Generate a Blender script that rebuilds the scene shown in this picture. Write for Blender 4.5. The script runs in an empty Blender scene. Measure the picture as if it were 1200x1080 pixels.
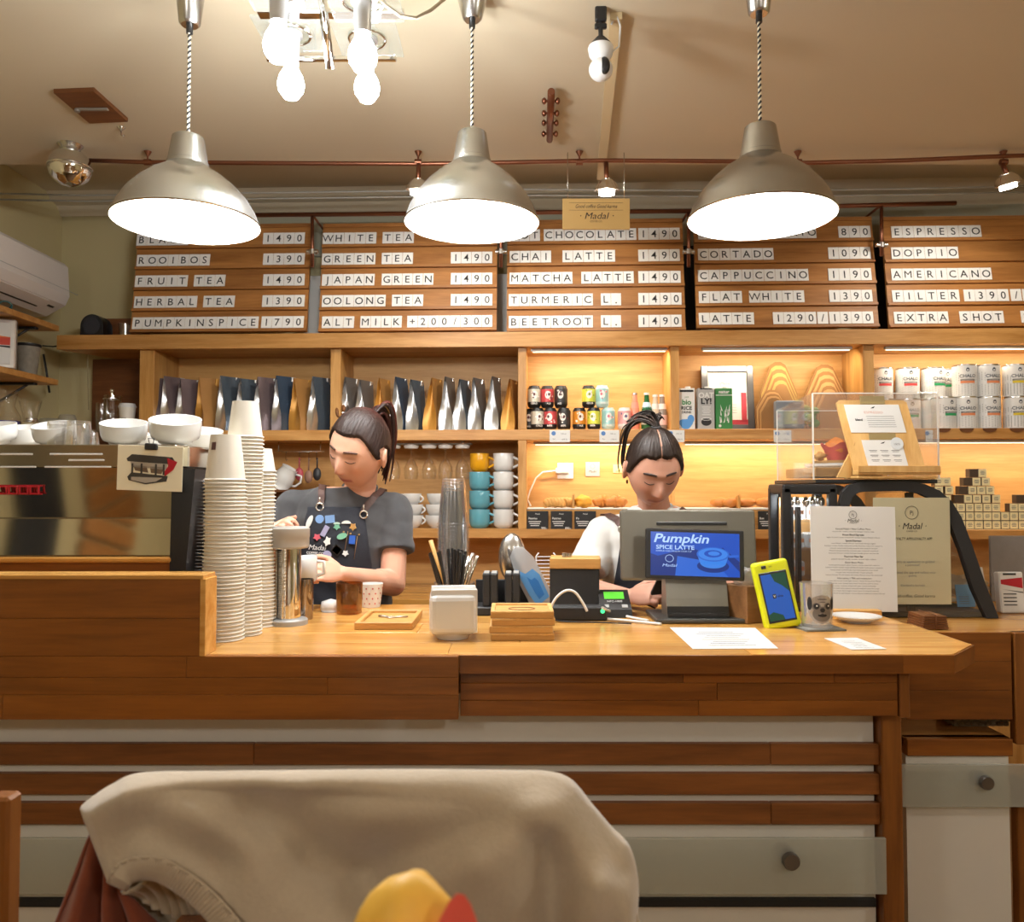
import bpy, bmesh, math, random
from mathutils import Matrix, Vector, Euler, noise
random.seed(7)
SC = bpy.context.scene
COL = SC.collection
PI = math.pi

# ------------------------------------------------------------------ camera
CZ, F, PITCH = 1.42, 950.0, math.radians(2.0)
cam_d = bpy.data.cameras.new('camera')
cam = bpy.data.objects.new('camera', cam_d); COL.objects.link(cam)
cam.location = (0, 0, CZ)
cam.rotation_euler = (PI/2 + PITCH, 0, 0)
cam_d.sensor_fit = 'HORIZONTAL'; cam_d.sensor_width = 36.0
cam_d.lens = 36.0 * F / 1200.0
cam_d.clip_start = 0.02; cam_d.clip_end = 60
cam_d.dof.use_dof = True; cam_d.dof.focus_distance = 2.6; cam_d.dof.aperture_fstop = 7.0
SC.camera = cam

# ------------------------------------------------------------------ world, exposure
w = bpy.data.worlds.new('world'); SC.world = w; w.use_nodes = True
w.node_tree.nodes['Background'].inputs[0].default_value = (1.0, 0.93, 0.84, 1)
w.node_tree.nodes['Background'].inputs[1].default_value = 0.04
SC.view_settings.view_transform = 'Standard'
SC.view_settings.look = 'None'
SC.view_settings.gamma = 1.0
SC.view_settings.use_curve_mapping = False
SC.view_settings.exposure = -0.04
PENDANT_W, BULB_W, SPOT_W, STRIP_W, ROOM_FILL_W = 22.0, 15.0, 27.0, 9.5, 33.0

def lamp_point(name, loc, watts, radius, color=(1, 0.98, 0.95), parent=None, spot=None, rot=None):
    d = bpy.data.lights.new(name, 'SPOT' if spot else 'POINT')
    d.energy = watts; d.shadow_soft_size = radius; d.color = color
    if spot: d.spot_size = math.radians(spot); d.spot_blend = 0.5
    o = bpy.data.objects.new(name, d); COL.objects.link(o)
    o.location = loc
    if rot: o.rotation_euler = rot
    if parent: o.parent = parent
    return o
def lamp_area(name, loc, sx, sy, watts, color=(1, 0.9, 0.78), parent=None, rot=(0, 0, 0)):
    d = bpy.data.lights.new(name, 'AREA'); d.shape = 'RECTANGLE'; d.size = sx; d.size_y = sy
    d.energy = watts; d.color = color
    o = bpy.data.objects.new(name, d); COL.objects.link(o)
    o.location = loc; o.rotation_euler = rot
    if parent: o.parent = parent
    return o

# ------------------------------------------------------------------ measuring helpers
def ray(px, py):
    x = (px-600)/F; y = (540-py)/F
    return Vector((x, math.cos(PITCH)-y*math.sin(PITCH), math.sin(PITCH)+y*math.cos(PITCH)))
CAMP = Vector((0, 0, CZ))
def at(px, py, Y):
    d = ray(px, py); return CAMP + d*(Y/d.y)
def onz(px, py, z):
    d = ray(px, py); return CAMP + d*((z-CZ)/d.z)
def hit(px, py, M):
    """local (x, z) where the sight line meets the local y = 0 plane of frame M"""
    I = M.inverted(); o = I @ CAMP; d = (I.to_3x3() @ ray(px, py)); t = -o.y/d.y
    p = o + d*t; return p.x, p.z
RZ = -math.radians(2.2)
BACK = Matrix.Translation((0, 4.04, 0)) @ Matrix.Rotation(RZ, 4, 'Z')      # frame of the back wall furniture
def bk(px, py, v=0.0):
    x, z = hit(px, py, BACK @ Matrix.Translation((0, v, 0))); return Vector((x, v, z))
def bw(u, v, z): return BACK @ Vector((u, v, z))

# ------------------------------------------------------------------ materials
def newmat(name):
    m = bpy.data.materials.new(name); m.use_nodes = True
    nt = m.node_tree; b = nt.nodes['Principled BSDF']; return m, nt, b
def link(nt, a, b): nt.links.new(a, b)
def pmat(name, col, rough=0.5, metal=0.0, noise_amt=0.0, nscale=20.0, bump=0.0, emit=None, es=0.0, sheen=0.0, spec=0.5, coat=0.0):
    m, nt, b = newmat(name)
    b.inputs['Base Color'].default_value = (*col, 1); b.inputs['Roughness'].default_value = rough
    b.inputs['Metallic'].default_value = metal
    b.inputs['Specular IOR Level'].default_value = spec
    if sheen: b.inputs['Sheen Weight'].default_value = sheen
    if coat: b.inputs['Coat Weight'].default_value = coat; b.inputs['Coat Roughness'].default_value = 0.08
    if emit: b.inputs['Emission Color'].default_value = (*emit, 1); b.inputs['Emission Strength'].default_value = es
    tc = nt.nodes.new('ShaderNodeTexCoord'); n = nt.nodes.new('ShaderNodeTexNoise')
    n.inputs['Scale'].default_value = nscale; n.inputs['Detail'].default_value = 4
    link(nt, tc.outputs['Object'], n.inputs['Vector'])
    if noise_amt:
        mx = nt.nodes.new('ShaderNodeMix'); mx.data_type = 'RGBA'
        mx.inputs['A'].default_value = (*[c*(1-noise_amt) for c in col], 1)
        mx.inputs['B'].default_value = (*[min(1, c*(1+noise_amt)) for c in col], 1)
        link(nt, n.outputs['Fac'], mx.inputs['Factor']); link(nt, mx.outputs['Result'], b.inputs['Base Color'])
    if bump:
        bp = nt.nodes.new('ShaderNodeBump'); bp.inputs['Strength'].default_value = bump; bp.inputs['Distance'].default_value = 0.002
        link(nt, n.outputs['Fac'], bp.inputs['Height']); link(nt, bp.outputs['Normal'], b.inputs['Normal'])
    return m
def wood(name, c1, c2, axis='x', rough=0.42, grain=1.0, var=0.18, coat=0.0):
    m, nt, b = newmat(name)
    tc = nt.nodes.new('ShaderNodeTexCoord'); mp = nt.nodes.new('ShaderNodeMapping')
    sc = {'x': (1.2, 14, 14), 'y': (14, 1.2, 14), 'z': (14, 14, 1.2)}[axis]
    mp.inputs['Scale'].default_value = [s*grain for s in sc]
    oi = nt.nodes.new('ShaderNodeObjectInfo')
    vm = nt.nodes.new('ShaderNodeVectorMath'); vm.operation = 'SCALE'; vm.inputs['Scale'].default_value = 31.0
    cx = nt.nodes.new('ShaderNodeCombineXYZ')
    for k in range(3): link(nt, oi.outputs['Random'], cx.inputs[k])
    link(nt, cx.outputs[0], vm.inputs[0])
    link(nt, tc.outputs['Object'], mp.inputs['Vector'])
    ad = nt.nodes.new('ShaderNodeVectorMath'); ad.operation = 'ADD'
    link(nt, mp.outputs[0], ad.inputs[0]); link(nt, vm.outputs[0], ad.inputs[1])
    n1 = nt.nodes.new('ShaderNodeTexNoise'); n1.inputs['Scale'].default_value = 1.6; n1.inputs['Detail'].default_value = 5
    n1.inputs['Distortion'].default_value = 0.8
    link(nt, ad.outputs[0], n1.inputs['Vector'])
    n2 = nt.nodes.new('ShaderNodeTexNoise'); n2.inputs['Scale'].default_value = 11; n2.inputs['Detail'].default_value = 3
    link(nt, ad.outputs[0], n2.inputs['Vector'])
    mt = nt.nodes.new('ShaderNodeMath'); mt.operation = 'MULTIPLY_ADD'; mt.inputs[1].default_value = 0.35
    link(nt, n2.outputs['Fac'], mt.inputs[0]); link(nt, n1.outputs['Fac'], mt.inputs[2])
    cr = nt.nodes.new('ShaderNodeValToRGB'); cr.color_ramp.elements[0].position = 0.45; cr.color_ramp.elements[1].position = 0.9
    cr.color_ramp.elements[0].color = (*c2, 1); cr.color_ramp.elements[1].color = (*c1, 1)
    link(nt, mt.outputs[0], cr.inputs[0])
    hs = nt.nodes.new('ShaderNodeHueSaturation')
    mr = nt.nodes.new('ShaderNodeMapRange'); mr.inputs['To Min'].default_value = 1-var; mr.inputs['To Max'].default_value = 1+var
    link(nt, oi.outputs['Random'], mr.inputs['Value']); link(nt, mr.outputs[0], hs.inputs['Value'])
    link(nt, cr.outputs[0], hs.inputs['Color']); link(nt, hs.outputs[0], b.inputs['Base Color'])
    b.inputs['Roughness'].default_value = rough
    if coat: b.inputs['Coat Weight'].default_value = coat; b.inputs['Coat Roughness'].default_value = 0.12
    bp = nt.nodes.new('ShaderNodeBump'); bp.inputs['Strength'].default_value = 0.15; bp.inputs['Distance'].default_value = 0.001
    link(nt, n2.outputs['Fac'], bp.inputs['Height']); link(nt, bp.outputs['Normal'], b.inputs['Normal'])
    return m
def glass(name, tint=(1, 1, 1), refl=0.12, rough=0.02, body=0.0, bodycol=(1, 1, 1)):
    """clear sheet or thin-walled glass: transparent + fresnel gloss, plus a share of diffuse body"""
    m = bpy.data.materials.new(name); m.use_nodes = True; nt = m.node_tree; nt.nodes.clear()
    out = nt.nodes.new('ShaderNodeOutputMaterial')
    tr = nt.nodes.new('ShaderNodeBsdfTransparent'); tr.inputs[0].default_value = (*tint, 1)
    gl = nt.nodes.new('ShaderNodeBsdfGlossy'); gl.inputs['Roughness'].default_value = rough
    lw = nt.nodes.new('ShaderNodeLayerWeight'); lw.inputs['Blend'].default_value = 0.35
    mr = nt.nodes.new('ShaderNodeMapRange'); mr.inputs['To Min'].default_value = refl*0.5; mr.inputs['To Max'].default_value = min(1, refl*5)
    link(nt, lw.outputs['Facing'], mr.inputs['Value'])
    mx = nt.nodes.new('ShaderNodeMixShader'); link(nt, mr.outputs[0], mx.inputs[0])
    link(nt, tr.outputs[0], mx.inputs[1]); link(nt, gl.outputs[0], mx.inputs[2])
    last = mx
    if body:
        df = nt.nodes.new('ShaderNodeBsdfDiffuse'); df.inputs[0].default_value = (*bodycol, 1)
        tl = nt.nodes.new('ShaderNodeBsdfTranslucent'); tl.inputs[0].default_value = (*bodycol, 1)
        m1 = nt.nodes.new('ShaderNodeMixShader'); m1.inputs[0].default_value = 0.35
        link(nt, df.outputs[0], m1.inputs[1]); link(nt, tl.outputs[0], m1.inputs[2])
        m2 = nt.nodes.new('ShaderNodeMixShader'); m2.inputs[0].default_value = body
        link(nt, mx.outputs[0], m2.inputs[1]); link(nt, m1.outputs[0], m2.inputs[2]); last = m2
    link(nt, last.outputs[0], out.inputs[0])
    return m
def vcolmat(name, rough=0.5, sss=0.0, spec=0.4, bump=0.0, bscale=60):
    m, nt, b = newmat(name)
    a = nt.nodes.new('ShaderNodeAttribute'); a.attribute_name = 'Col'
    link(nt, a.outputs['Color'], b.inputs['Base Color']); b.inputs['Roughness'].default_value = rough
    b.inputs['Specular IOR Level'].default_value = spec
    if sss: b.inputs['Subsurface Weight'].default_value = sss; b.inputs['Subsurface Radius'].default_value = (0.012, 0.005, 0.003); b.inputs['Subsurface Scale'].default_value = 1.0
    return m
def srgb(h):
    h = h.lstrip('#'); c = [int(h[i:i+2], 16)/255 for i in (0, 2, 4)]
    return tuple(x/12.92 if x <= 0.04045 else ((x+0.055)/1.055)**2.4 for x in c)

W_SHELF = wood('honey beech', srgb('#cf9c5c'), srgb('#a87130'), 'x', var=0.06)
W_SHELFV = wood('honey beech upright', srgb('#d3a15e'), srgb('#ae7836'), 'z', var=0.05)
W_BACK = wood('beech back panel', srgb('#d2a262'), srgb('#b88648'), 'x', var=0.05, rough=0.5)
W_BOARD = wood('menu slat wood', srgb('#b97f42'), srgb('#8e5a28'), 'x', var=0.10, rough=0.5)
W_TOP = wood('oiled worktop beech', srgb('#dba75c'), srgb('#bb7f36'), 'x', var=0.16, rough=0.26, coat=0.3)
W_FASC = wood('reddish beech fascia', srgb('#94571c'), srgb('#6e3c0e'), 'x', var=0.16, rough=0.35, coat=0.15)
W_FASC_L = wood('long beech fascia', srgb('#985a1c'), srgb('#76430f'), 'x', var=0.05, rough=0.35, coat=0.15)
W_FASCV = wood('reddish beech upright', srgb('#8f571f'), srgb('#6b3c12'), 'z', var=0.08, rough=0.4)
W_SLAT = wood('brown front slat', srgb('#8e5626'), srgb('#663a14'), 'x', var=0.08, rough=0.45)
W_BAMBOO = wood('bamboo', srgb('#d9b070'), srgb('#c0914e'), 'z', var=0.06, rough=0.5)
W_BAMBOOX = wood('bamboo flat', srgb('#cfa05c'), srgb('#ac7c3f'), 'x', var=0.06, rough=0.5)
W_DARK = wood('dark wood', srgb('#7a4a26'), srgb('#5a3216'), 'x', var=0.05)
WHITE_PAINT = pmat('white painted panel', srgb('#ded9cf'), 0.55, noise_amt=0.02)
TILE = pmat('white letter tile', srgb('#f2f1ee'), 0.5)
INK = pmat('black ink', (0.012, 0.012, 0.014), 0.6)
INK_SOFT = pmat('grey ink', (0.16, 0.16, 0.16), 0.7)
GOLD_INK = pmat('gold ink', srgb('#5b3d14'), 0.5)
KNOB = pmat('dark steel knob', (0.20, 0.19, 0.18), 0.3, 0.8)
BLACK = pmat('black plastic', (0.012, 0.012, 0.013), 0.38)
BLACK_M = pmat('matte black', (0.015, 0.015, 0.016), 0.7)
STEEL = pmat('brushed steel', (0.62, 0.61, 0.59), 0.27, 1.0, noise_amt=0.04, nscale=60)
SHADE = pmat('spun steel shade', (0.44, 0.435, 0.42), 0.24, 1.0, noise_amt=0.03, nscale=80)
_b = SHADE.node_tree.nodes['Principled BSDF']; _b.inputs['Anisotropic'].default_value = 0.8
_t = SHADE.node_tree.nodes.new('ShaderNodeTangent'); _t.direction_type = 'RADIAL'; _t.axis = 'Z'; SHADE.node_tree.links.new(_t.outputs[0], _b.inputs['Tangent'])
CHROME = pmat('chrome', (0.78, 0.77, 0.75), 0.06, 1.0)
COPPER = pmat('aged copper', srgb('#8a5a44'), 0.35, 0.9, noise_amt=0.15, nscale=8)
WHITE_P = pmat('white plastic', (0.72, 0.715, 0.70), 0.35)
CERAMIC = pmat('white ceramic', (0.70, 0.695, 0.675), 0.15, coat=0.4)
PAPER = pmat('white paper', (0.70, 0.695, 0.675), 0.75)
CREAM = pmat('cream card', srgb('#e9e2c8'), 0.7)
CUP_W = pmat('white paper cup', srgb('#e2dccf'), 0.5)
GREY_P = pmat('grey plastic', (0.36, 0.36, 0.35), 0.35)
GLASS = glass('clear glass')
ACRYL = glass('clear acrylic', tint=(0.97, 0.97, 0.97), refl=0.05, body=0.035)
PET = glass('clear plastic cups', tint=(0.985, 0.985, 0.985), refl=0.10, rough=0.10, body=0.03)

# ------------------------------------------------------------------ mesh builder
class MB:
    def __init__(s): s.v = []; s.f = []; s.m = []; s.sm = []
    def add(s, vs, fs, mat=0, smooth=False, T=None):
        n = len(s.v)
        s.v += [tuple(T @ Vector(p)) if T else tuple(p) for p in vs]
        for k, f in enumerate(fs):
            s.f.append(tuple(i+n for i in f)); s.m.append(mat)
            s.sm.append(smooth if isinstance(smooth, bool) else smooth[k])
        return s
    def box(s, c, sz, mat=0, T=None):
        x, y, z = c; a, b, d = sz[0]/2, sz[1]/2, sz[2]/2
        vs = [(x+i*a, y+j*b, z+k*d) for i in (-1, 1) for j in (-1, 1) for k in (-1, 1)]
        fs = [(0, 1, 3, 2), (4, 6, 7, 5), (0, 4, 5, 1), (2, 3, 7, 6), (0, 2, 6, 4), (1, 5, 7, 3)]
        return s.add(vs, fs, mat, False, T)
    def rbox(s, c, sz, r=0.003, mat=0, T=None, seg=1):
        bm = bmesh.new(); bmesh.ops.create_cube(bm, size=1.0)
        for v in bm.verts: v.co = Vector((v.co.x*sz[0]+c[0], v.co.y*sz[1]+c[1], v.co.z*sz[2]+c[2]))
        r = min(r, min(sz)*0.45)
        bmesh.ops.bevel(bm, geom=bm.edges[:], offset=r, segments=seg, affect='EDGES', profile=0.5)
        vs = [v.co.copy() for v in bm.verts]; fs = [[v.index for v in f.verts] for f in bm.faces]
        bm.verts.index_update(); fs = [[v.index for v in f.verts] for f in bm.faces]; bm.free()
        return s.add(vs, fs, mat, False, T)
    def lathe(s, prof, n=24, mat=0, T=None, close=False, crease=0.7, mats=None):
        """prof: list of (r, z)"""
        P = list(prof); m = len(P); rings = []; vs = []; fs = []; sm = []; mi = []
        def ring(r, z):
            b = len(vs)
            if r < 1e-6: vs.append((0, 0, z)); return (b, 1)
            for k in range(n): vs.append((r*math.cos(2*PI*k/n), r*math.sin(2*PI*k/n), z))
            return (b, n)
        prev_end = None
        for i in range(m-1):
            a, b_ = P[i], P[i+1]
            d = Vector((b_[0]-a[0], b_[1]-a[1]))
            if i > 0 and d.length > 1e-9 and prev_d.length > 1e-9 and d.angle(prev_d) < crease: r0 = prev_end
            else: r0 = ring(*a)
            r1 = ring(*b_)
            for k in range(n):
                k2 = (k+1) % n
                if r0[1] == 1 and r1[1] == 1: continue
                if r0[1] == 1: fs.append((r0[0], r1[0]+k2, r1[0]+k)[::-1])
                elif r1[1] == 1: fs.append((r0[0]+k, r0[0]+k2, r1[0]))
                else: fs.append((r0[0]+k, r0[0]+k2, r1[0]+k2, r1[0]+k))
                mi.append(mats[i] if mats else mat)
            prev_end = r1; prev_d = d
        n0 = len(s.m)
        s.add(vs, fs, mat, True, T)
        s.m[n0:] = mi
        return s
    def cyl(s, p0, p1, r0, r1=None, n=12, mat=0, T=None):
        p0 = Vector(p0); p1 = Vector(p1); r1 = r0 if r1 is None else r1; d = p1-p0; L = d.length
        R = d.to_track_quat('Z', 'Y').to_matrix().to_4x4(); M = Matrix.Translation(p0) @ R
        return s.lathe([(0, 0), (r0, 0), (r1, L), (0, L)], n, mat, (T @ M) if T else M)
    def tube(s, pts, r, n=8, mat=0, T=None, cap=True):
        pts = [Vector(p) for p in pts]; vs = []; fs = []; N = len(pts)
        rs = r if isinstance(r, (list, tuple)) else [r]*N
        up = None
        for i, p in enumerate(pts):
            t = (pts[min(i+1, N-1)]-pts[max(i-1, 0)]).normalized()
            if up is None:
                up = Vector((0, 0, 1)) if abs(t.z) < 0.9 else Vector((0, 1, 0))
            a = t.cross(up).normalized(); up = a.cross(t).normalized()
            for k in range(n):
                q = 2*PI*k/n; vs.append(p + (a*math.cos(q)+up*math.sin(q))*rs[i])
        for i in range(N-1):
            for k in range(n):
                k2 = (k+1) % n; fs.append((i*n+k, i*n+k2, (i+1)*n+k2, (i+1)*n+k))
        sm = [True]*len(fs)
        if cap: fs.append(tuple(range(n))[::-1]); fs.append(tuple((N-1)*n+k for k in range(n))); sm += [False, False]
        return s.add(vs, fs, mat, sm, T)
    def prism(s, poly, d0, d1, axis='y', mat=0, T=None, smooth=False):
        """poly: 2-D outline in (x,z) for axis y, (x,y) for axis z, (y,z) for axis x"""
        def P(a, b, d): return {'y': (a, d, b), 'z': (a, b, d), 'x': (d, a, b)}[axis]
        n = len(poly); vs = [P(a, b, d0) for a, b in poly]+[P(a, b, d1) for a, b in poly]
        fs = [tuple(range(n)), tuple(range(n, 2*n))[::-1]]+[(i, (i+1) % n + 0, (i+1) % n+n, i+n) for i in range(n)]
        return s.add(vs, fs, mat, [False, False]+[smooth]*n, T)
    def ell(s, c, r, nu=16, nv=10, mat=0, T=None, fn=None):
        vs = []; fs = []
        for j in range(nv+1):
            ph = -PI/2+PI*j/nv
            for i in range(nu):
                th = 2*PI*i/nu; p = Vector((math.cos(ph)*math.cos(th), math.cos(ph)*math.sin(th), math.sin(ph)))
                k = fn(p) if fn else 1.0
                vs.append((c[0]+p.x*r[0]*k, c[1]+p.y*r[1]*k, c[2]+p.z*r[2]*k))
        for j in range(nv):
            for i in range(nu):
                i2 = (i+1) % nu; fs.append((j*nu+i, j*nu+i2, (j+1)*nu+i2, (j+1)*nu+i))
        return s.add(vs, fs, mat, True, T)
    def grid(s, fn, nu, nv, mat=0, T=None, smooth=True):
        vs = [fn(i/nu, j/nv) for j in range(nv+1) for i in range(nu+1)]
        fs = [(j*(nu+1)+i, j*(nu+1)+i+1, (j+1)*(nu+1)+i+1, (j+1)*(nu+1)+i) for j in range(nv) for i in range(nu)]
        return s.add(vs, fs, mat, smooth, T)
    def text(s, txt, size, x, z, y=0.0, mat=0, align='CENTER', T=None, width=None, bold=0.0, shear=0.0):
        """flat lettering in the xz plane facing -y"""
        vs, fs, wd = text_data(txt, bold)
        k = size; kx = size
        if width and wd > 0: kx = min(width/wd, size*1.6)
        ox = {'CENTER': -wd*kx/2, 'LEFT': 0, 'RIGHT': -wd*kx}[align]
        s.add([(x+ox+a*kx+b*k*shear, y, z+(b-0.35)*k) for a, b in vs], fs, mat, False, T)
        return s
    def mesh(s, name):
        me = bpy.data.meshes.new(name); me.from_pydata(s.v, [], s.f); me.update()
        me.polygons.foreach_set('material_index', s.m); me.polygons.foreach_set('use_smooth', s.sm)
        return me
_tc = {}
def text_data(txt, bold=0.0):
    if 'M' in txt or 'W' in txt: bold = 0.0     # the offset folds these letters over themselves
    key = (txt, bold)
    if key in _tc: return _tc[key]
    cu = bpy.data.curves.new('t', 'FONT'); cu.body = txt; cu.size = 1.0; cu.resolution_u = 3; cu.fill_mode = 'BOTH'; cu.offset = bold
    o = bpy.data.objects.new('t', cu); COL.objects.link(o)
    dg = bpy.context.evaluated_depsgraph_get(); me = bpy.data.meshes.new_from_object(o.evaluated_get(dg))
    vs = [(v.co.x, v.co.y) for v in me.vertices]; fs = [tuple(p.vertices) for p in me.polygons]
    bpy.data.objects.remove(o); bpy.data.curves.remove(cu); bpy.data.meshes.remove(me)
    x0 = min((a for a, b in vs), default=0); x1 = max((a for a, b in vs), default=0)
    vs = [(a-x0, b) for a, b in vs]; _tc[key] = (vs, fs, x1-x0); return _tc[key]

def obj(name, mb, mats, parent=None, loc=(0, 0, 0), rot=(0, 0, 0)):
    me = mb if isinstance(mb, bpy.types.Mesh) else mb.mesh(name)
    if not me.materials:
        for m in (mats if isinstance(mats, (list, tuple)) else [mats]): me.materials.append(m)
    o = bpy.data.objects.new(name, me); COL.objects.link(o)
    o.location = loc; o.rotation_euler = rot
    if parent: o.parent = parent
    return o
def tag(o, label, cat, group=None, kind=None):
    if label: o['label'] = label
    if cat: o['category'] = cat
    if group: o['group'] = group
    if kind: o['kind'] = kind
    return o
def thing(name, label, cat, loc=(0, 0, 0), rz=0.0, group=None, rot=None):
    o = bpy.data.objects.new(name, None); o.empty_display_size = 0.05; COL.objects.link(o)
    o.location = loc; o.rotation_euler = rot or (0, 0, rz)
    return tag(o, label, cat, group)
def solo(name, mb, mats, label, cat, loc=(0, 0, 0), rz=0.0, group=None, rot=None):
    return tag(obj(name, mb, mats, None, loc, rot or (0, 0, rz)), label, cat, group)
def struct(name, mb, mats, loc=(0, 0, 0), rot=(0, 0, 0), label=None):
    o = obj(name, mb, mats, None, loc, rot); o['kind'] = 'structure'
    if label: o['label'] = label
    return o
def dup(root, loc, rz=None, label=None, rot=None, group=None):
    def cp(o, par):
        c = o.copy(); COL.objects.link(c)
        if par: c.parent = par
        for ch in [k for k in bpy.data.objects if k.parent is o] if False else list(o.children): cp(ch, c)
        return c
    r = cp(root, None); r.location = loc
    if rz is not None: r.rotation_euler = (0, 0, rz)
    if rot is not None: r.rotation_euler = rot
    if label: r['label'] = label
    if group: r['group'] = group
    return r
def RX(a): return Matrix.Rotation(a, 4, 'X')
def RY(a): return Matrix.Rotation(a, 4, 'Y')
def RZm(a): return Matrix.Rotation(a, 4, 'Z')
def TR(*a): return Matrix.Translation(a)
# =================================================================== THE ROOM
WALLC = pmat('yellow painted plaster', srgb('#c4b68a'), 0.8, noise_amt=0.06, nscale=3, bump=0.1)
CEILC = pmat('tan painted ceiling', srgb('#c8ba9f'), 0.75, noise_amt=0.04, nscale=1.2, bump=0.05)
UPW = pmat('grey green upper wall', srgb('#a5a28c'), 0.75, noise_amt=0.06, nscale=3)
FLOORM = wood('floor boards', srgb('#8a6a48'), srgb('#6a4d30'), 'y', rough=0.5)
XL, XR, YB, YF_, ZC = -2.50, 3.6, -3.2, 4.36, 2.84
b = MB(); b.box((0.5, 0.6, -0.05), (6.6, 8.2, 0.1)); struct('floor', b, FLOORM)
b = MB(); b.box((0.5, 0.15, ZC+0.05), (6.6, 7.3-0.6+0.0, 0.1)); b.box((0.5, 3.95, 3.02+0.05), (6.6, 0.95, 0.1)); b.box((0.5, 3.51, 2.98), (6.6, 0.02, 0.14)); struct('ceiling', b, CEILC)
b = MB(); b.box((XL-0.05, 0.6, 1.5), (0.1, 8.2, 3.1)); struct('wall_left', b, WALLC)
b = MB(); b.box((XR+0.05, 0.6, 1.5), (0.1, 8.2, 3.1)); struct('wall_right', b, WALLC)
b = MB(); b.box((0.5, YB-0.05, 1.5), (6.6, 0.1, 3.1)); struct('wall_behind', b, WALLC)
b = MB(); b.box((0.4, 0.37, 1.52), (7.0, 0.1, 3.04)); struct('wall_back', b, WALLC, loc=BACK @ Vector((0, 0, 0)), rot=(0, 0, RZ))
b = MB(); b.box((0.85, 0.312, 2.86), (5.5, 0.012, 0.34)); struct('trim_1', b, UPW, loc=BACK @ Vector((0, 0, 0)), rot=(0, 0, RZ))
b = MB(); b.prism([(0.16, 3.02), (0.20, 2.985), (0.26, 2.975), (0.306, 2.93), (0.306, 3.02)], -2.6, 3.7, axis='x'); struct('trim_2', b, CEILC, loc=BACK @ Vector((0, 0, 0)), rot=(0, 0, RZ))
# the guests' side of the room, behind the camera
b = MB(); b.rbox((-1.7, YB+0.03, 1.05), (0.95, 0.05, 2.1), 0.01); b.rbox((-1.7, YB+0.06, 1.5), (0.6, 0.02, 0.8), 0.005); struct('door_1', b, W_DARK)
b = MB()
for k in range(12): b.rbox((0.6, YB+0.04, 0.12+0.1*k), (3.0, 0.04, 0.085), 0.004)
b.rbox((0.6, YB+0.25, 0.45), (3.0, 0.42, 0.05), 0.01)
solo('wall_bench', b, W_SLAT, 'slatted wooden bench along the wall behind the camera', 'bench')
t = thing('curtain', 'dark curtain hanging on the left wall behind the camera', 'curtain', (XL+0.03, -0.16, 0))
b = MB(); b.grid(lambda u, v: (0.02+0.018*math.sin(u*30), (u-0.5)*0.36, 0.05+2.2*v), 60, 2); o = obj('cloth', b, BLACK_M, t); b = MB(); b.tube([(0.02, -0.25, 2.27), (0.02, 0.25, 2.27)], 0.01, 8); obj('rod', b, STEEL, t)
t = thing('slatted_panel', 'wooden slatted panel on the left wall behind the camera', 'panel', (XL+0.02, -0.95, 0))
for k in range(14):
    b = MB(); b.rbox((0.01, 0, 0.18+0.15*k), (0.03, 0.62, 0.12), 0.004); obj('slat', b, W_BOARD, t)
# =================================================================== BAR COUNTER
TOPZ = 1.066
ctr = thing('bar_counter', 'long wooden bar counter with white front, brown slats and frosted glass strip', 'counter', (0, 1.75, 0))
def cpart(name, mb, m): return obj(name, mb, m, ctr, (0, -1.75, 0))
YFL, YFR, YBK = 1.735, 1.775, 2.51
xs0 = at(237, 700, 1.74).x; xj = at(538, 800, 1.74).x; xe = 1.050
# worktop staves, five rows front to back
rows = [1.754, 1.89, 2.02, 2.155, 2.36, YBK]
rng = random.Random(3)
for r in range(5):
    x = xs0; xe_r = xe if r < 3 else (1.038 if r == 3 else 0.74)
    while x < xe_r-0.001:
        L = rng.uniform(0.42, 0.85); x1 = min(x+L, xe_r)
        if xe_r-x1 < 0.18: x1 = xe_r
        b = MB(); g = 0.0006
        if x1 == xe and r == 0:
            xc = 0.945
            b.prism([(x+g, rows[r]), (xc, rows[r]), (xe, 1.864), (xe, rows[1]-g), (x+g, rows[1]-g)], TOPZ-0.036, TOPZ, 'z')
        else: b.rbox(((x+x1)/2, (rows[r]+rows[r+1])/2, TOPZ-0.018), (x1-x-g, rows[r+1]-rows[r]-g, 0.036), 0.0012)
        cpart('worktop_stave', b, W_TOP); x = x1
# left worktop behind the raised parapet
b = MB(); b.box(((xs0-2.49)/2, 2.12, TOPZ-0.018), (xs0+2.49, 0.74, 0.036)); cpart('side_worktop', b, W_TOP)
# right fascia: an edge strip and a lower band, staves glued side by side
def zat(py, Y): return at(600, py, Y).z
zb = zat(839, YFR)
zrow = [TOPZ-0.037, TOPZ-0.066, zb+0.034, zb]
for r, (za, zc) in enumerate(zip(zrow[:-1], zrow[1:])):
    x = xj
    while x < 0.835:
        x1 = min(x+rng.uniform(0.28, 0.6), 0.837)
        if 0.837-x1 < 0.12: x1 = 0.837
        b = MB(); b.rbox(((x+x1)/2, YFR+0.012, (za+zc)/2), (x1-x-0.0006, 0.024, za-zc-0.0006), 0.001); cpart('fascia_stave', b, W_FASC); x = x1
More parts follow.
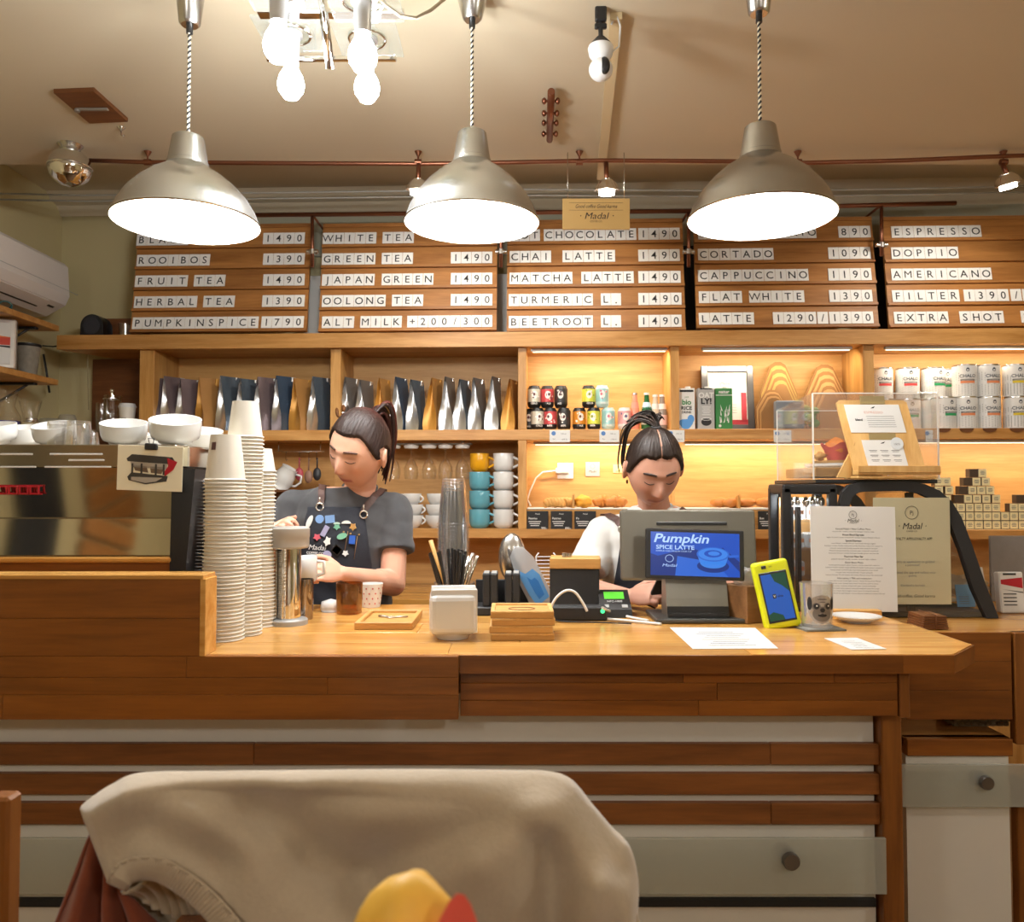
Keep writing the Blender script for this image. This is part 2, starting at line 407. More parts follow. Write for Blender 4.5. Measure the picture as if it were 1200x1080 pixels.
# left fascia: tall smooth boards, raised into a parapet at the far left
zl = zat(843, YFL); zp = at(0, 678, YFL).z
hts = [zl, zl+0.052, TOPZ-0.045, TOPZ+0.0]
for r in range(3):
    x = -2.49
    while x < xj-0.002:
        x1 = min(x+rng.uniform(0.5, 1.0), xj-0.001)
        if xj-x1 < 0.2: x1 = xj-0.001
        b = MB(); b.rbox(((x+x1)/2, YFL+0.010, (hts[r]+hts[r+1])/2), (x1-x-0.0004, 0.022, hts[r+1]-hts[r]-0.0004), 0.0008); cpart('fascia_board', b, W_FASC_L); x = x1
for r, (za, zc) in enumerate([(TOPZ, TOPZ+0.08), (TOPZ+0.08, zp)]):
    x = -2.49
    while x < xs0-0.002:
        x1 = min(x+rng.uniform(0.6, 1.0), xs0)
        if xs0-x1 < 0.25: x1 = xs0
        b = MB(); b.rbox(((x+x1)/2, YFL+0.010, (za+zc)/2), (x1-x-0.0004, 0.022, zc-za-0.0004), 0.0008); cpart('parapet_board', b, W_FASC_L); x = x1
b = MB(); b.rbox((xs0+0.004, YFL+0.030, (TOPZ+zp)/2), (0.012, 0.066, zp-TOPZ), 0.001); cpart('parapet_end', b, W_TOP)
b = MB(); b.rbox(((xs0-2.49)/2, YFL+0.032, zp+0.004), (xs0+2.49+0.01, 0.072, 0.010), 0.0015); cpart('parapet_cap', b, W_TOP)
# returning end of the worktop block at right
for P_ in ([(xj, 1.749), (0.8366, 1.749), (0.8366, 1.7535), (xj, 1.7535)], [(0.837, 1.749), (0.947, 1.749), (0.9455, 1.7535), (0.837, 1.7535)], [(0.947, 1.749), (1.055, 1.862), (1.0505, 1.8640), (0.9455, 1.7535)], [(1.0505, 1.8645), (1.055, 1.8645), (1.055, 2.154), (1.0505, 2.154)]):
    b = MB(); b.prism(P_, TOPZ-0.040, TOPZ-0.0015, 'z'); cpart('edge_strip', b, W_FASC)
b = MB(); b.rbox((0.850, 1.795, TOPZ-0.09), (0.022, 0.05, 0.10), 0.002); cpart('corner_block', b, W_FASCV)
# white front panel with slats, side post
YP = 1.85
b = MB(); b.box(((0.815-2.49)/2, YP+0.01, 0.49), (0.815+2.49, 0.02, 0.94)); cpart('white_panel', b, WHITE_PAINT)
b = MB(); b.box(((0.815-2.49)/2, 2.18, 0.53), (3.3, 0.02, 1.02)); cpart('inner_panel', b, WHITE_PAINT)
for (p0, p1, q0, q1) in [(870, 894, 872, 897), (905, 929, 907, 932), (939, 964, 942, 967)]:
    zt = (zat(p0, YP-0.015)+zat(q0, YP-0.015))/2; zo = (zat(p1, YP-0.015)+zat(q1, YP-0.015))/2
    cuts = [-2.49, -1.45, at(300 if p0 == 870 else 240, 880, YP).x, at(900, 880, YP).x if p0 != 905 else at(560, 880, YP).x, at(1031, 880, YP-0.02).x]
    for a, c in zip(cuts[:-1], cuts[1:]):
        b = MB(); b.rbox(((a+c)/2, YP-0.009, (zt+zo)/2), (c-a-0.0008, 0.018, zt-zo), 0.0015); cpart('slat', b, W_SLAT)
x0, x1 = at(1031, 880, 1.83).x, at(1055, 880, 1.83).x
b = MB(); b.rbox(((x0+x1)/2, 1.845, 0.465), (x1-x0, 0.05, 0.93), 0.003); cpart('corner_post', b, W_FASCV)
b = MB(); b.rbox((0.85, 2.0, 0.5), (0.02, 0.3, 0.98), 0.003); cpart('side_panel', b, W_FASCV)
# frosted glass strip with its standoff knobs
FROST = glass('frosted glass', tint=(0.88, 0.90, 0.87), refl=0.08, rough=0.25, body=0.36, bodycol=(0.74, 0.76, 0.71))
za, zc = zat(981, 1.80), zat(1047, 1.80)
gx1 = at(1038, 1000, 1.80).x
strip = MB(); strip.rbox(((gx1-2.49)/2, 1.80, (za+zc)/2), (gx1+2.49, 0.008, za-zc), 0.0015)
gp = cpart('frosted_strip', strip, FROST)
for px in (927, 310, -200):
    p = at(px, 1009, 1.79); b = MB()
    b.lathe([(0, -0.008), (0.0165, -0.008), (0.0185, -0.005), (0.0185, 0.055), (0, 0.055)], 24, 0, Matrix.Translation((p.x, p.y, p.z)) @ RX(-PI/2))
    k = obj('standoff_knob', b, KNOB, gp)
b = MB(); b.rbox(((0.815-2.49)/2, 1.88, zat(1058, 1.84)), (3.3, 0.08, 0.018), 0.001); cpart('painted_shadow_gap', b, BLACK_M)  # black bar painting in the shade of the gap under the strip

# =================================================================== SIDE CABINET right of the counter
YS = 2.16
x0, x1, x2 = 1.041, at(1186, 800, YS).x, at(1200, 800, YS).x+0.6
sc_ = thing('side_cabinet', 'wooden display cabinet base with open slot, white door and frosted strip right of the counter', 'cabinet', (1.3, YS, 0))
def spart(name, mb, m): return obj(name, mb, m, sc_, (-1.3, -YS, 0))
zt = zat(741, YS); zo = zat(843, YS)
for k in range(3):
    a = zo+(zt-zo)*k/3; c = zo+(zt-zo)*(k+1)/3
    b = MB(); b.rbox(((x0+x1)/2, YS+0.012, (a+c)/2), (x1-x0, 0.024, c-a-0.0005), 0.001); spart('front_board', b, W_FASC)
b = MB(); b.rbox(((x1+x2)/2+0.004, YS+0.01, (zt+zat(872, YS))/2-0.0), (x2-x1-0.004, 0.03, zt-zat(872, YS)), 0.002); spart('end_board', b, W_FASCV)
b = MB(); b.rbox(((x1+x2)/2+0.004, YS+0.02, 0.33), (x2-x1-0.012, 0.03, 0.66), 0.002); spart('end_upright', b, W_FASCV)
b = MB(); b.box(((x0+x2)/2, YS+0.37, zt-0.012), (x2-x0, 0.72, 0.024)); spart('cabinet_top', b, W_TOP)
b = MB(); b.box((0.905, YS+0.47, zt-0.012), (0.30, 0.50, 0.024)); b.box((0.905, YS+0.47, zt/2-0.013), (0.28, 0.48, zt-0.026)); spart('rear_section', b, W_TOP)
za, zc = zat(866, YS), zat(886, YS)
b = MB(); b.rbox(((x0+x1)/2, YS+0.02, (za+zc)/2), (x1-x0, 0.04, za-zc), 0.002); spart('lower_rail', b, W_FASC)
b = MB(); b.box(((x0+x1)/2, YS+0.32, za-0.012), (x1-x0, 0.6, 0.024)); spart('slot_shelf', b, W_SHELF)
b = MB(); b.box(((x0+x1)/2, YS+0.62, (za+zo)/2+0.05), (x1-x0, 0.02, 0.25)); spart('slot_back', b, W_DARK)
b = MB(); b.box(((x0+x1)/2-0.004, YS+0.02, zc/2), (x1-x0-0.008, 0.02, zc)); spart('white_door', b, WHITE_PAINT)
za, zc = zat(895, YS-0.03), zat(945, YS-0.03)
b = MB(); b.rbox(((0.93+x2)/2, YS-0.03, (za+zc)/2), (x2-0.93, 0.008, za-zc), 0.0015); g2 = spart('frosted_strip', b, FROST)
p = at(1156, 917, YS-0.04); b = MB()
b.lathe([(0, -0.008), (0.016, -0.008), (0.0175, -0.005), (0.0175, 0.055), (0, 0.055)], 24, 0, Matrix.Translation(p) @ RX(-PI/2)); obj('standoff_knob', b, KNOB, g2)
# woven basket in the slot
p = at(1140, 865, YS+0.16); b = MB()
for j in range(4):
    for k in range(9):
        a = 0.018*k-0.072
        b.rbox((a+(0.004 if j % 2 else -0.004), 0, 0.007+j*0.013), (0.016, 0.10+0.006*((j+k) % 2), 0.012), 0.004)
b.box((0, 0, 0.022), (0.15, 0.09, 0.044))
solo('woven_basket', b, pmat('grey woven basket', srgb('#9c927e'), 0.8, noise_amt=0.1), 'low woven basket in the open slot of the side cabinet', 'basket', (p.x, p.y, zat(866, YS)+0.001))

# =================================================================== BACK SHELVING
def shelf_box(x0, x1, yt, yb, v0, v1, pxl=None):
    """box in the back frame whose front face sits at depth v0 between the pixel rows yt and yb"""
    mid = (x0+x1)/2
    a = bk(x0, (yt+yb)/2, v0).x; c = bk(x1, (yt+yb)/2, v0).x
    zt, zb = bk(mid, yt, v0).z, bk(mid, yb, v0).z
    return (a+c)/2, (v0+v1)/2, (zt+zb)/2, c-a, v1-v0, zt-zb
shelf = thing('shelving_unit', 'honey wood wall shelving with bays behind the bar', 'shelf', BACK @ Vector((0, 0, 0)), RZ)
VD = 0.30
Z_TOPB = bk(600, 407, 0).z; Z_TOPT = bk(600, 390, 0).z
Z_MIDT = bk(800, 502.5, 0).z; Z_MIDB = bk(800, 515, 0).z
Z_LOWT = bk(800, 620, 0).z; Z_LOWB = bk(800, 631, 0).z
uL = bk(105, 450, 0).x; uR = 2.95
b = MB()
ua = bk(68, 400, -0.02).x
b.prism([(ua, -0.03), (uR, -0.03), (uR, VD), (uL+0.0, VD)], Z_TOPB, Z_TOPT, 'z'); obj('top_board', b, W_SHELF, shelf)
b = MB(); b.rbox(((uL+0.1+uR)/2, 0.15, (Z_MIDT+Z_MIDB)/2), (uR-uL-0.1, 0.30, Z_MIDT-Z_MIDB), 0.002); obj('middle_shelf', b, W_SHELF, shelf)
b = MB(); b.rbox(((uL+0.1+uR)/2, 0.15, (Z_LOWT+Z_LOWB)/2), (uR-uL-0.1, 0.30, Z_LOWT-Z_LOWB), 0.002); obj('lower_shelf', b, W_SHELF, shelf)
for k, (p0, p1) in enumerate([(163, 180), (387, 399), (607, 617), (786, 796), (1012, 1025)]):
    u0 = bk(p0, 450, 0).x; u1 = bk(p1, 450, 0).x
    b = MB(); b.rbox(((u0+u1)/2, 0.151, (Z_TOPB+Z_MIDT)/2), (u1-u0, 0.298, Z_TOPB-Z_MIDT), 0.002); obj('divider', b, W_SHELFV, shelf)
    if k in (0, 2, 3, 4):
        b = MB(); b.rbox(((u0+u1)/2+(0.0), 0.151 if k != 3 else 0.285, (Z_MIDB+Z_LOWT)/2), (u1-u0, 0.298 if k != 3 else 0.02, Z_MIDB-Z_LOWT), 0.002); obj('divider', b, W_SHELFV, shelf)
cut = [bk(p, 450, 0.3).x for p in (110, 170, 394, 612, 789, 1018)]+[uR]
for i in range(6):
    for (a, c) in ((Z_TOPB, Z_MIDB), (Z_MIDB, Z_LOWB)):
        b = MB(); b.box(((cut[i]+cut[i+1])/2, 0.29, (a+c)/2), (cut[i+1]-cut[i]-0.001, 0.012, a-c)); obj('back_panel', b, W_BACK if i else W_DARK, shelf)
b = MB(); b.box(((uL+uR)/2, 0.30, Z_LOWB/2), (uR-uL, 0.012, Z_LOWB)); obj('lower_back_panel', b, W_BACK, shelf)
# back worktop and cupboard
b = MB(); b.rbox(((uL+uR)/2, -0.02, 0.90), (uR-uL, 0.62, 0.036), 0.002); bwt = solo('back_worktop', b, W_TOP, 'wooden worktop running under the wall shelving', 'worktop', BACK @ Vector((0, 0, 0)), RZ)
b = MB()
bcab = thing('base_cabinet', 'wooden base cabinets under the back worktop', 'cabinet', BACK @ Vector((0, 0, 0)), RZ)
b.box(((uL+uR)/2, 0.02, 0.44), (uR-uL, 0.54, 0.88)); obj('body', b, W_SHELFV, bcab)
for k in range(8):
    u = uL+(uR-uL)*(k+0.5)/8
    b = MB(); b.rbox((u, -0.265, 0.46), ((uR-uL)/8-0.006, 0.02, 0.78), 0.002); d = obj('door', b, W_SHELFV, bcab)
    b = MB(); b.tube([(u+0.2, -0.28, 0.72), (u+0.2, -0.305, 0.72), (u+0.2, -0.305, 0.82), (u+0.2, -0.28, 0.82)], 0.005); obj('handle', b, STEEL, d)
# light strips under the shelves
LEDM = pmat('led strip diffuser', (1, 0.9, 0.7), 0.5, emit=(1.0, 0.86, 0.62), es=2.5)
ALU = pmat('aluminium profile', (0.55, 0.53, 0.5), 0.4, 0.8)
def strip_light(p0, p1, zc, v, watts, label):
    v = 0.16 if (zc < 2.0 and p0 < 1000) else v
    u0, u1 = bk(p0, 400, v).x, bk(p1, 400, v).x
    t = thing('light_strip', label, 'light', bw((u0+u1)/2, v, zc), RZ, 'light strips under the shelves')
    b = MB(); b.rbox((0, 0, -0.007), (u1-u0, 0.022, 0.014), 0.002); obj('profile', b, ALU, t)
    b = MB(); b.rbox((0, 0.004, -0.0155), (u1-u0-0.02, 0.012, 0.003), 0.001); obj('diffuser', b, LEDM, t)
    lamp_area('strip_light_source', (0, 0.004, -0.019), u1-u0-0.02, 0.012, watts, (1, 0.84, 0.62), t, (math.radians(28), 0, 0))
for (p0, p1, wv, nm) in [(622, 782, 1.0, 'over the drinks cans'), (822, 998, 1.0, 'over the milk cartons'), (1036, 1330, 1.3, 'over the white tins')]:
    strip_light(p0, p1, Z_TOPB, 0.05, STRIP_W*wv*0.5, 'thin aluminium light strip under the top board '+nm)
for (p0, p1, wv, nm) in [(625, 780, 0.8, 'over the wall socket'), (800, 995, 0.8, 'over the empty wooden bay'), (1040, 1330, 1.2, 'over the little tea boxes')]:
    strip_light(p0, p1, Z_MIDB, 0.06, STRIP_W*wv*0.5, 'thin aluminium light strip under the middle shelf '+nm)

# =================================================================== MENU BOARDS
tile_cache = {}
def tile_mesh(ch, wt, ht):
    key = (ch, round(wt, 4))
    if key not in tile_cache:
        b = MB(); b.rbox((0, -0.0015, 0), (wt*0.97, 0.003, ht), 0.0005)
        if ch.strip(): b.text(ch, ht*0.86 if ch not in '.' else ht, 0, 0.0, -0.0034, 1, bold=0.006)
        me = b.mesh('letter_tile'); me.materials.append(TILE); me.materials.append(INK); tile_cache[key] = me
    return tile_cache[key]
def menu_board(xl, xr, yt, yb, rows, label):
    tilt = -0.12; c = bk((xl+xr)/2, yb, -0.0)
    M = BACK @ TR(c.x, 0.05, c.z) @ RX(tilt)
    # re-seat so that the bottom edge is seen at yb
    z_ = Z_TOPT+0.012
    c2 = bk((xl+xr)/2, yb, 0.04)
    M = BACK @ TR(c2.x, 0.04, max(c2.z, Z_TOPT+0.003)) @ RX(tilt)
    root = thing('menu_board', label, 'menu board', M.translation, 0, 'wooden letter boards above the shelves', rot=M.to_euler())
    x0, _ = hit(xl, yb, M); x1, _ = hit(xr, yb, M)
    _, zt = hit((xl+xr)/2, yt, M)
    ph = (zt-0.02)/5
    for r in range(5):
        z0 = (4-r)*ph; b = MB()
        # each slat stands proud at its foot and carries a small ledge
        b.prism([(-0.016, z0+0.001), (-0.024, z0+0.001), (-0.024, z0+0.014), (-0.014, z0+0.016), (-0.009, z0+ph-0.001), (0.004, z0+ph-0.001), (0.004, z0+0.001)], x0, x1, axis='x')
        obj('slat', b, W_BOARD, root)
    b = MB(); b.rbox(((x0+x1)/2, -0.004, zt-0.010), (x1-x0, 0.018, 0.020), 0.001); obj('top_rail', b, W_BOARD, root)
    b = MB(); b.box(((x0+x1)/2, 0.010, zt/2), (x1-x0-0.04, 0.012, zt-0.01)); obj('backing', b, W_DARK, root)
    ht = ph*0.56
    for r, words in enumerate(rows):
        for (txt, a, e) in words:
            zr = (4-r)*ph+0.016+ht/2+0.002
            Mi = M @ TR(0, -0.016, 0)
            yy = 283+24*r
            xa, _ = hit(a, yy, Mi); xe_, _ = hit(e, yy, Mi); n = len(txt); wt = round((xe_-xa)/n, 4)
            for i, ch in enumerate(txt):
                if ch == ' ': continue
                o = obj('letter_tile', tile_mesh(ch, wt, ht), [TILE, INK], root, (xa+(i+0.5)*wt, -0.0145, zr), (-0.06, random.uniform(-0.012, 0.012), 0))
    return root
menu_board(154, 360, 264, 390, [
    [('BLACK TEA', 160, 270), ('1490', 308, 357)], [('ROOIBOS', 160, 246), ('1390', 308, 357)],
    [('FRUIT', 158, 220), ('TEA', 227, 264), ('1490', 308, 357)], [('HERBAL', 157, 231), ('TEA', 238, 275), ('1390', 307, 357)],
    [('PUMPKINSPICE', 155, 303), ('1790', 306, 356)]], 'menu board for teas such as rooibos, leftmost above the shelving')
menu_board(374, 582, 262, 389, [
    [('WHITE', 378, 441), ('TEA', 448, 485), ('1490', 528, 577)], [('GREEN', 377, 440), ('TEA', 447, 484), ('1490', 528, 577)],
    [('JAPAN', 377, 439), ('GREEN', 447, 508), ('1490', 528, 577)], [('OOLONG', 377, 452), ('TEA', 459, 496), ('1490', 528, 577)],
    [('ALT', 377, 415), ('MILK', 422, 471), ('+200/300', 477, 577)]], 'menu board for white and green teas with alt milk on its bottom row')
menu_board(594, 803, 258, 389, [
    [('HOT', 596, 633), ('CHOCOLATE', 637, 746), ('1490', 748, 797)], [('CHAI', 597, 646), ('LATTE', 659, 721), ('1490', 748, 797)],
    [('MATCHA', 597, 671), ('LATTE', 681, 743), ('1490', 748, 798)], [('TURMERIC', 596, 695), ('L.', 704, 728), ('1490', 748, 799)],
    [('BEETROOT', 596, 695), ('L.', 704, 728), ('1490', 748, 799)]], 'menu board for chai, matcha and beetroot drinks beneath the hanging plaque')
menu_board(816, 1029, 256, 385, [
    [('ESP.MACCHIATO', 818, 957), ('890', 983, 1021)], [('CORTADO', 818, 907), ('1090', 971, 1021)],
    [('CAPPUCCINO', 818, 948), ('1190', 971, 1022)], [('FLAT', 819, 870), ('WHITE', 878, 943), ('1390', 972, 1023)],
    [('LATTE', 819, 884), ('1290', 906, 957), ('/', 958, 971), ('1390', 972, 1024)]], 'menu board for cortado, cappuccino and flat white')
menu_board(1041, 1256, 254, 384, [
    [('ESPRESSO', 1045, 1151)], [('DOPPIO', 1045, 1124)], [('AMERICANO', 1045, 1163)],
    [('FILTER', 1046, 1125), ('1390', 1130, 1183), ('/', 1185, 1198), ('1490', 1199, 1250)], [('EXTRA', 1048, 1112), ('SHOT', 1125, 1177), ('290', 1197, 1236)]],
    'menu board for espresso, doppio and filter coffee, cut by the right edge')
# =================================================================== PENDANT LAMPS
SHADE_IN = pmat('white enamel inside shade', (0.9, 0.9, 0.88), 0.5)
BULB = pmat('lit bulb', (1, 1, 1), 0.3, emit=(1.0, 0.96, 0.9), es=22)
def pendant(label, apex_px, top_py, rim_py, canopy_py, Y):
    p = at(apex_px, rim_py, Y); ztop = at(apex_px, top_py, Y).z; zc = at(apex_px, canopy_py, Y).z
    H = ztop-p.z
    t = thing('pendant_lamp', label, 'pendant lamp', (p.x, Y, p.z), 0, 'pendant lamps over the counter')
    b = MB()
    R = 0.19
    prof = [(R, 0), (R+0.003, 0.003), (R*0.985, 0.012), (R*0.93, H*0.16), (R*0.82, H*0.30), (R*0.66, H*0.44), (R*0.49, H*0.55), (R*0.34, H*0.625), (0.055, H*0.66),
            (0.0535, H*0.70), (0.052, H*0.705), (0.041, H*0.985), (0.037, H), (0.006, H)]
    b.lathe(prof, 48, 0, crease=0.5)
    inn = [(R, 0), (R*0.975, 0.012), (R*0.92, H*0.16), (R*0.81, H*0.295), (R*0.65, H*0.43), (R*0.48, H*0.54), (0.06, H*0.61), (0.0, H*0.62)]
    b.lathe([(r, z) for r, z in inn][::-1], 48, 1, crease=0.6)
    obj('lamp_shade', b, [SHADE, SHADE_IN], t)
    b = MB(); b.lathe([(0, 0.045), (0.02, 0.049), (0.031, 0.062), (0.034, 0.078), (0.030, 0.095), (0.017, 0.118), (0.014, 0.135), (0, 0.135)], 20); obj('bulb', b, BULB, t)
    b = MB(); b.cyl((0, 0, 0.135), (0, 0, 0.165), 0.02, n=16); obj('socket', b, WHITE_P, t)
    b = MB()
    n = 110; top = zc-p.z
    for ph, m in ((0, 0), (PI, 1)):
        pts = [(0.0027*math.cos(ph+i*1.15), 0.0027*math.sin(ph+i*1.15), H+(top-H)*i/n) for i in range(n+1)]
        b.tube(pts, 0.0026, 5, m)
    obj('cord', b, [pmat('cream cord', srgb('#e8dcc0'), 0.8), BLACK_M], t)
    b = MB(); b.cyl((0, 0, H), (0, 0, H+0.014), 0.007, n=12); b.cyl((0, 0, top-0.022), (0, 0, top), 0.009, n=12); obj('cord_grip', b, BLACK, t)
    b = MB(); b.lathe([(0, top), (0.022, top), (0.028, top+0.006), (0.046, ZC-p.z-0.002), (0, ZC-p.z-0.002)], 32); obj('canopy', b, STEEL, t)
    lamp_point('bulb_light', (0, 0, 0.030), PENDANT_W, 0.03, parent=t)
    return t
pendant('brushed steel dome pendant lamp at left, beside the wooden ceiling plate', 219, 160, 262, 30, 2.17)
pendant('brushed steel dome pendant lamp hanging beside the row of bare bulbs, in the middle', 553, 155, 262, 24, 2.28)
pendant('brushed steel dome pendant lamp at right, in front of the cortado board', 892, 148, 256, 17, 2.12)

# unseen globe lamps, added out of view as ambient fill for the room
for k, (x, y) in enumerate([(-1.3, -0.9), (0.9, -0.9), (2.4, 0.4)]):
    t = thing('fill_lamp', ['unseen white globe lamp added as fill light, left one', 'unseen white globe lamp added as fill light, middle one', 'unseen white globe lamp added as fill light, right one'][k], 'lamp', (x, y, 2.35))
    b = MB(); b.ell((0, 0, 0), (0.11, 0.11, 0.11), 24, 14); obj('globe', b, pmat('opal globe', (1, 1, 1), 0.3, emit=(1, 0.9, 0.75), es=4.0), t)
    b = MB(); b.tube([(0, 0, 0.10), (0, 0, ZC-2.35)], 0.004, 6); obj('cord', b, BLACK, t)
    b = MB(); b.cyl((0, 0, ZC-2.35-0.03), (0, 0, ZC-2.35), 0.05, n=20); obj('canopy', b, WHITE_P, t)
    lamp_point('fill_light', (0, 0, -0.16), ROOM_FILL_W, 0.12, (1, 0.96, 0.90), t)

# =================================================================== BULB CHANDELIER
BULB2 = pmat('bright lit bulb', (1, 1, 1), 0.3, emit=(0.95, 0.98, 1.0), es=40)
PLATE = glass('frosted glass plate', tint=(0.9, 0.95, 0.92), refl=0.12, body=0.05)
ch = thing('ceiling_light', 'chrome ceiling light with four bare bulbs and square glass plates', 'ceiling light', (at(385, 30, 2.0).x, 2.0, 2.7))
CO = ch.location
def cl(px, py, Y): return at(px, py, Y)-CO
bulbs = [(326, 56, 1.80), (341, 101, 2.05), (425, 68, 1.85), (430, 105, 2.12)]
for px, py, Y in bulbs:
    q = cl(px, py, Y); top = ZC-CO.z-0.13
    b = MB(); b.lathe([(0, -0.034), (0.018, -0.030), (0.031, -0.012), (0.034, 0.006), (0.029, 0.026), (0.018, 0.046), (0.017, 0.062), (0, 0.062)], 20, 0, Matrix.Translation(q)); obj('bulb', b, BULB2, ch)
    b = MB(); b.cyl((q.x, q.y, q.z+0.058), (q.x, q.y, q.z+0.13), 0.019, 0.022, 20); b.cyl((q.x, q.y, q.z+0.13), (q.x, q.y, q.z+0.138), 0.028, n=20)
    b.tube([(q.x, q.y, q.z+0.135), (q.x, q.y, max(q.z+0.2, top))], 0.006, 8); obj('bulb_socket', b, pmat('satin socket', (0.55, 0.55, 0.56), 0.3, 0.8), ch)
    b = MB(); zz = q.z+0.142
    b.rbox((q.x, q.y+0.01, zz), (0.17, 0.17, 0.006), 0.001); pl = obj('glass_plate', b, PLATE, ch)
    b = MB()
    pts = [(q.x+0.048*math.cos(2*PI*k/24), q.y+0.048*math.sin(2*PI*k/24), zz-0.006) for k in range(25)]
    b.tube(pts, 0.004, 6); obj('plate_ring', b, CHROME, pl)
    lamp_point('bulb_light', (q.x, q.y, q.z-0.05), BULB_W, 0.035, (0.94, 0.97, 1.0), parent=ch)
b = MB()
b.rbox((cl(352, 12, 1.95)+cl(425, 20, 1.95))/2 + Vector((0, 0, 0)), (0.36, 0.03, 0.012), 0.002)
b.rbox((cl(345, 68, 2.08)+cl(432, 70, 2.08))/2, (0.34, 0.012, 0.012), 0.002); obj('cross_bar', b, CHROME, ch)
a, c = cl(374, -30, 1.85), cl(387, 80, 1.98)
b = MB(); b.tube([a, c], 0.011, 4); obj('slanted_bar', b, CHROME, ch)
b = MB(); b.rbox((0, 0, ZC-CO.z-0.012), (0.30, 0.14, 0.022), 0.004); b.tube([(0.02, 0, ZC-CO.z-0.02), (0.0, 0, 0.04)], 0.010, 8); obj('ceiling_plate', b, CHROME, ch)
pts = [at(440, -8, 1.85), at(452, 6, 1.83), at(470, 19, 1.82), at(488, 21, 1.82), at(505, 12, 1.83), at(522, -2, 1.85), at(530, -20, 1.9)]
b = MB(); b.tube(pts, 0.004, 8)
solo('hanging_cable', b, pmat('white grey cable', srgb('#b8ab95'), 0.5), 'pale cable sagging from the ceiling beside the four bulbs', 'cable')

# =================================================================== CEILING PIECES
def onc(px, py, dz=0.0): return onz(px, py, ZC-dz)
# wooden plate on the ceiling
P = [onc(63, 104), onc(110, 102), onc(150, 138), onc(105, 140)]
b = MB(); b.prism([(p.x, p.y) for p in P], ZC-0.016, ZC-0.0005, 'z')
cpl = thing('ceiling_hatch', 'small brown wooden plate fixed flat on the ceiling at left', 'wooden plate', (P[0].x, P[0].y, ZC-0.0005))
o = obj('plate', b, W_DARK, cpl, (-P[0].x, -P[0].y, -(ZC-0.0005)))
c = (P[0]+P[2])/2; b = MB(); b.rbox((c.x-P[0].x+0.0, c.y-P[0].y, -0.02), (0.12, 0.018, 0.008), 0.003); b.cyl((c.x-P[0].x-0.055, c.y-P[0].y, -0.02), (c.x-P[0].x-0.055, c.y-P[0].y, -0.03), 0.010, n=12); obj('latch', b, pmat('grey latch', (0.35, 0.33, 0.30), 0.4, 0.6), cpl)
# ceiling hook
h = onc(142, 149)
b = MB(); b.lathe([(0, 0), (0.016, 0), (0.006, -0.012), (0, -0.012)][::-1], 14); b.tube([(0, 0, -0.01), (0, 0, -0.03), (0.008, 0, -0.038), (0.014, 0, -0.030)], 0.003, 6)
solo('ceiling_hook', b, STEEL, 'little steel hook screwed into the ceiling below the wooden plate', 'hook', (h.x, h.y, ZC-0.0005))
# short copper manifold on the ceiling
a, c = onc(646, 107, 0.03), onc(644, 164, 0.03)
b = MB(); b.tube([a, c], 0.013, 12)
mf = thing('copper_manifold', 'short copper pipe with side taps fixed to the bare ceiling', 'pipe', (a.x, a.y, ZC-0.03))
obj('pipe', b, COPPER, mf, (-a.x, -a.y, -(ZC-0.03)))
for t_ in (0.18, 0.42, 0.62, 0.86):
    q = a.lerp(c, t_)-a; b = MB(); b.cyl((q.x-0.022, q.y, q.z), (q.x+0.022, q.y, q.z), 0.005, n=8); b.ell((q.x+0.024, q.y, q.z), (0.009, 0.012, 0.012), 10, 6); b.ell((q.x-0.024, q.y, q.z), (0.009, 0.012, 0.012), 10, 6)
    b.cyl((q.x, q.y, q.z), (q.x, q.y, 0.029), 0.004, n=6); obj('tap', b, COPPER, mf)
# cable channel along the ceiling
a, c = onc(722, 14), onc(704, 205)
d = (c-a).normalized(); s_ = Vector((-d.y, d.x, 0))*0.018
b = MB(); b.prism([((a+s_).x, (a+s_).y), ((c+s_).x, (c+s_).y), ((c-s_).x, (c-s_).y), ((a-s_).x, (a-s_).y)], ZC-0.022, ZC-0.0005, 'z')
solo('cable_channel', b, pmat('cream trunking', srgb('#cdb88f'), 0.5), 'cream cable channel running along the ceiling past the camera', 'cable channel')
# security camera
p = at(704, 60, 2.35); p0 = p
sc = thing('security_camera', 'white round security camera hanging upside down on a black bracket', 'security camera', (p.x, p.y, p.z))
zt = at(705, 5, 2.35).z-p.z
b = MB(); b.rbox((0, 0, (zt+ZC-p.z)/2), (0.03, 0.02, ZC-p.z-zt+0.0), 0.003); b.rbox((0, -0.004, zt-0.02), (0.034, 0.02, 0.07), 0.004); b.cyl((0, 0, 0.02), (0, 0, zt), 0.007, n=10)
b.rbox((0, 0, 0.075), (0.036, 0.014, 0.016), 0.003); b.lathe([(0, 0.045), (0.012, 0.042), (0.030, 0.022), (0.034, 0.012), (0, 0.012)], 24); obj('bracket', b, BLACK, sc)
b = MB(); b.lathe([(0.036, 0.014), (0.038, 0.008), (0.034, -0.014), (0.022, -0.030), (0, -0.032)][::-1], 28); b.lathe([(0, 0.014), (0.036, 0.014)], 28); obj('base', b, WHITE_P, sc)
b = MB(); b.ell((0, 0, -0.055), (0.035, 0.035, 0.034), 28, 16); hd = obj('head', b, WHITE_P, sc)
b = MB(); b.ell((0.008, -0.022, -0.055), (0.017, 0.015, 0.026), 18, 12); obj('lens_window', b, BLACK, hd)
b = MB(); b.tube([(0.03, 0.01, 0.0), (0.055, 0.01, 0.02), (0.06, 0.01, 0.08), (0.05, 0.02, zt-0.02), (0.035, 0.03, ZC-p.z-0.03)], 0.003, 8); obj('cable', b, WHITE_P, sc)
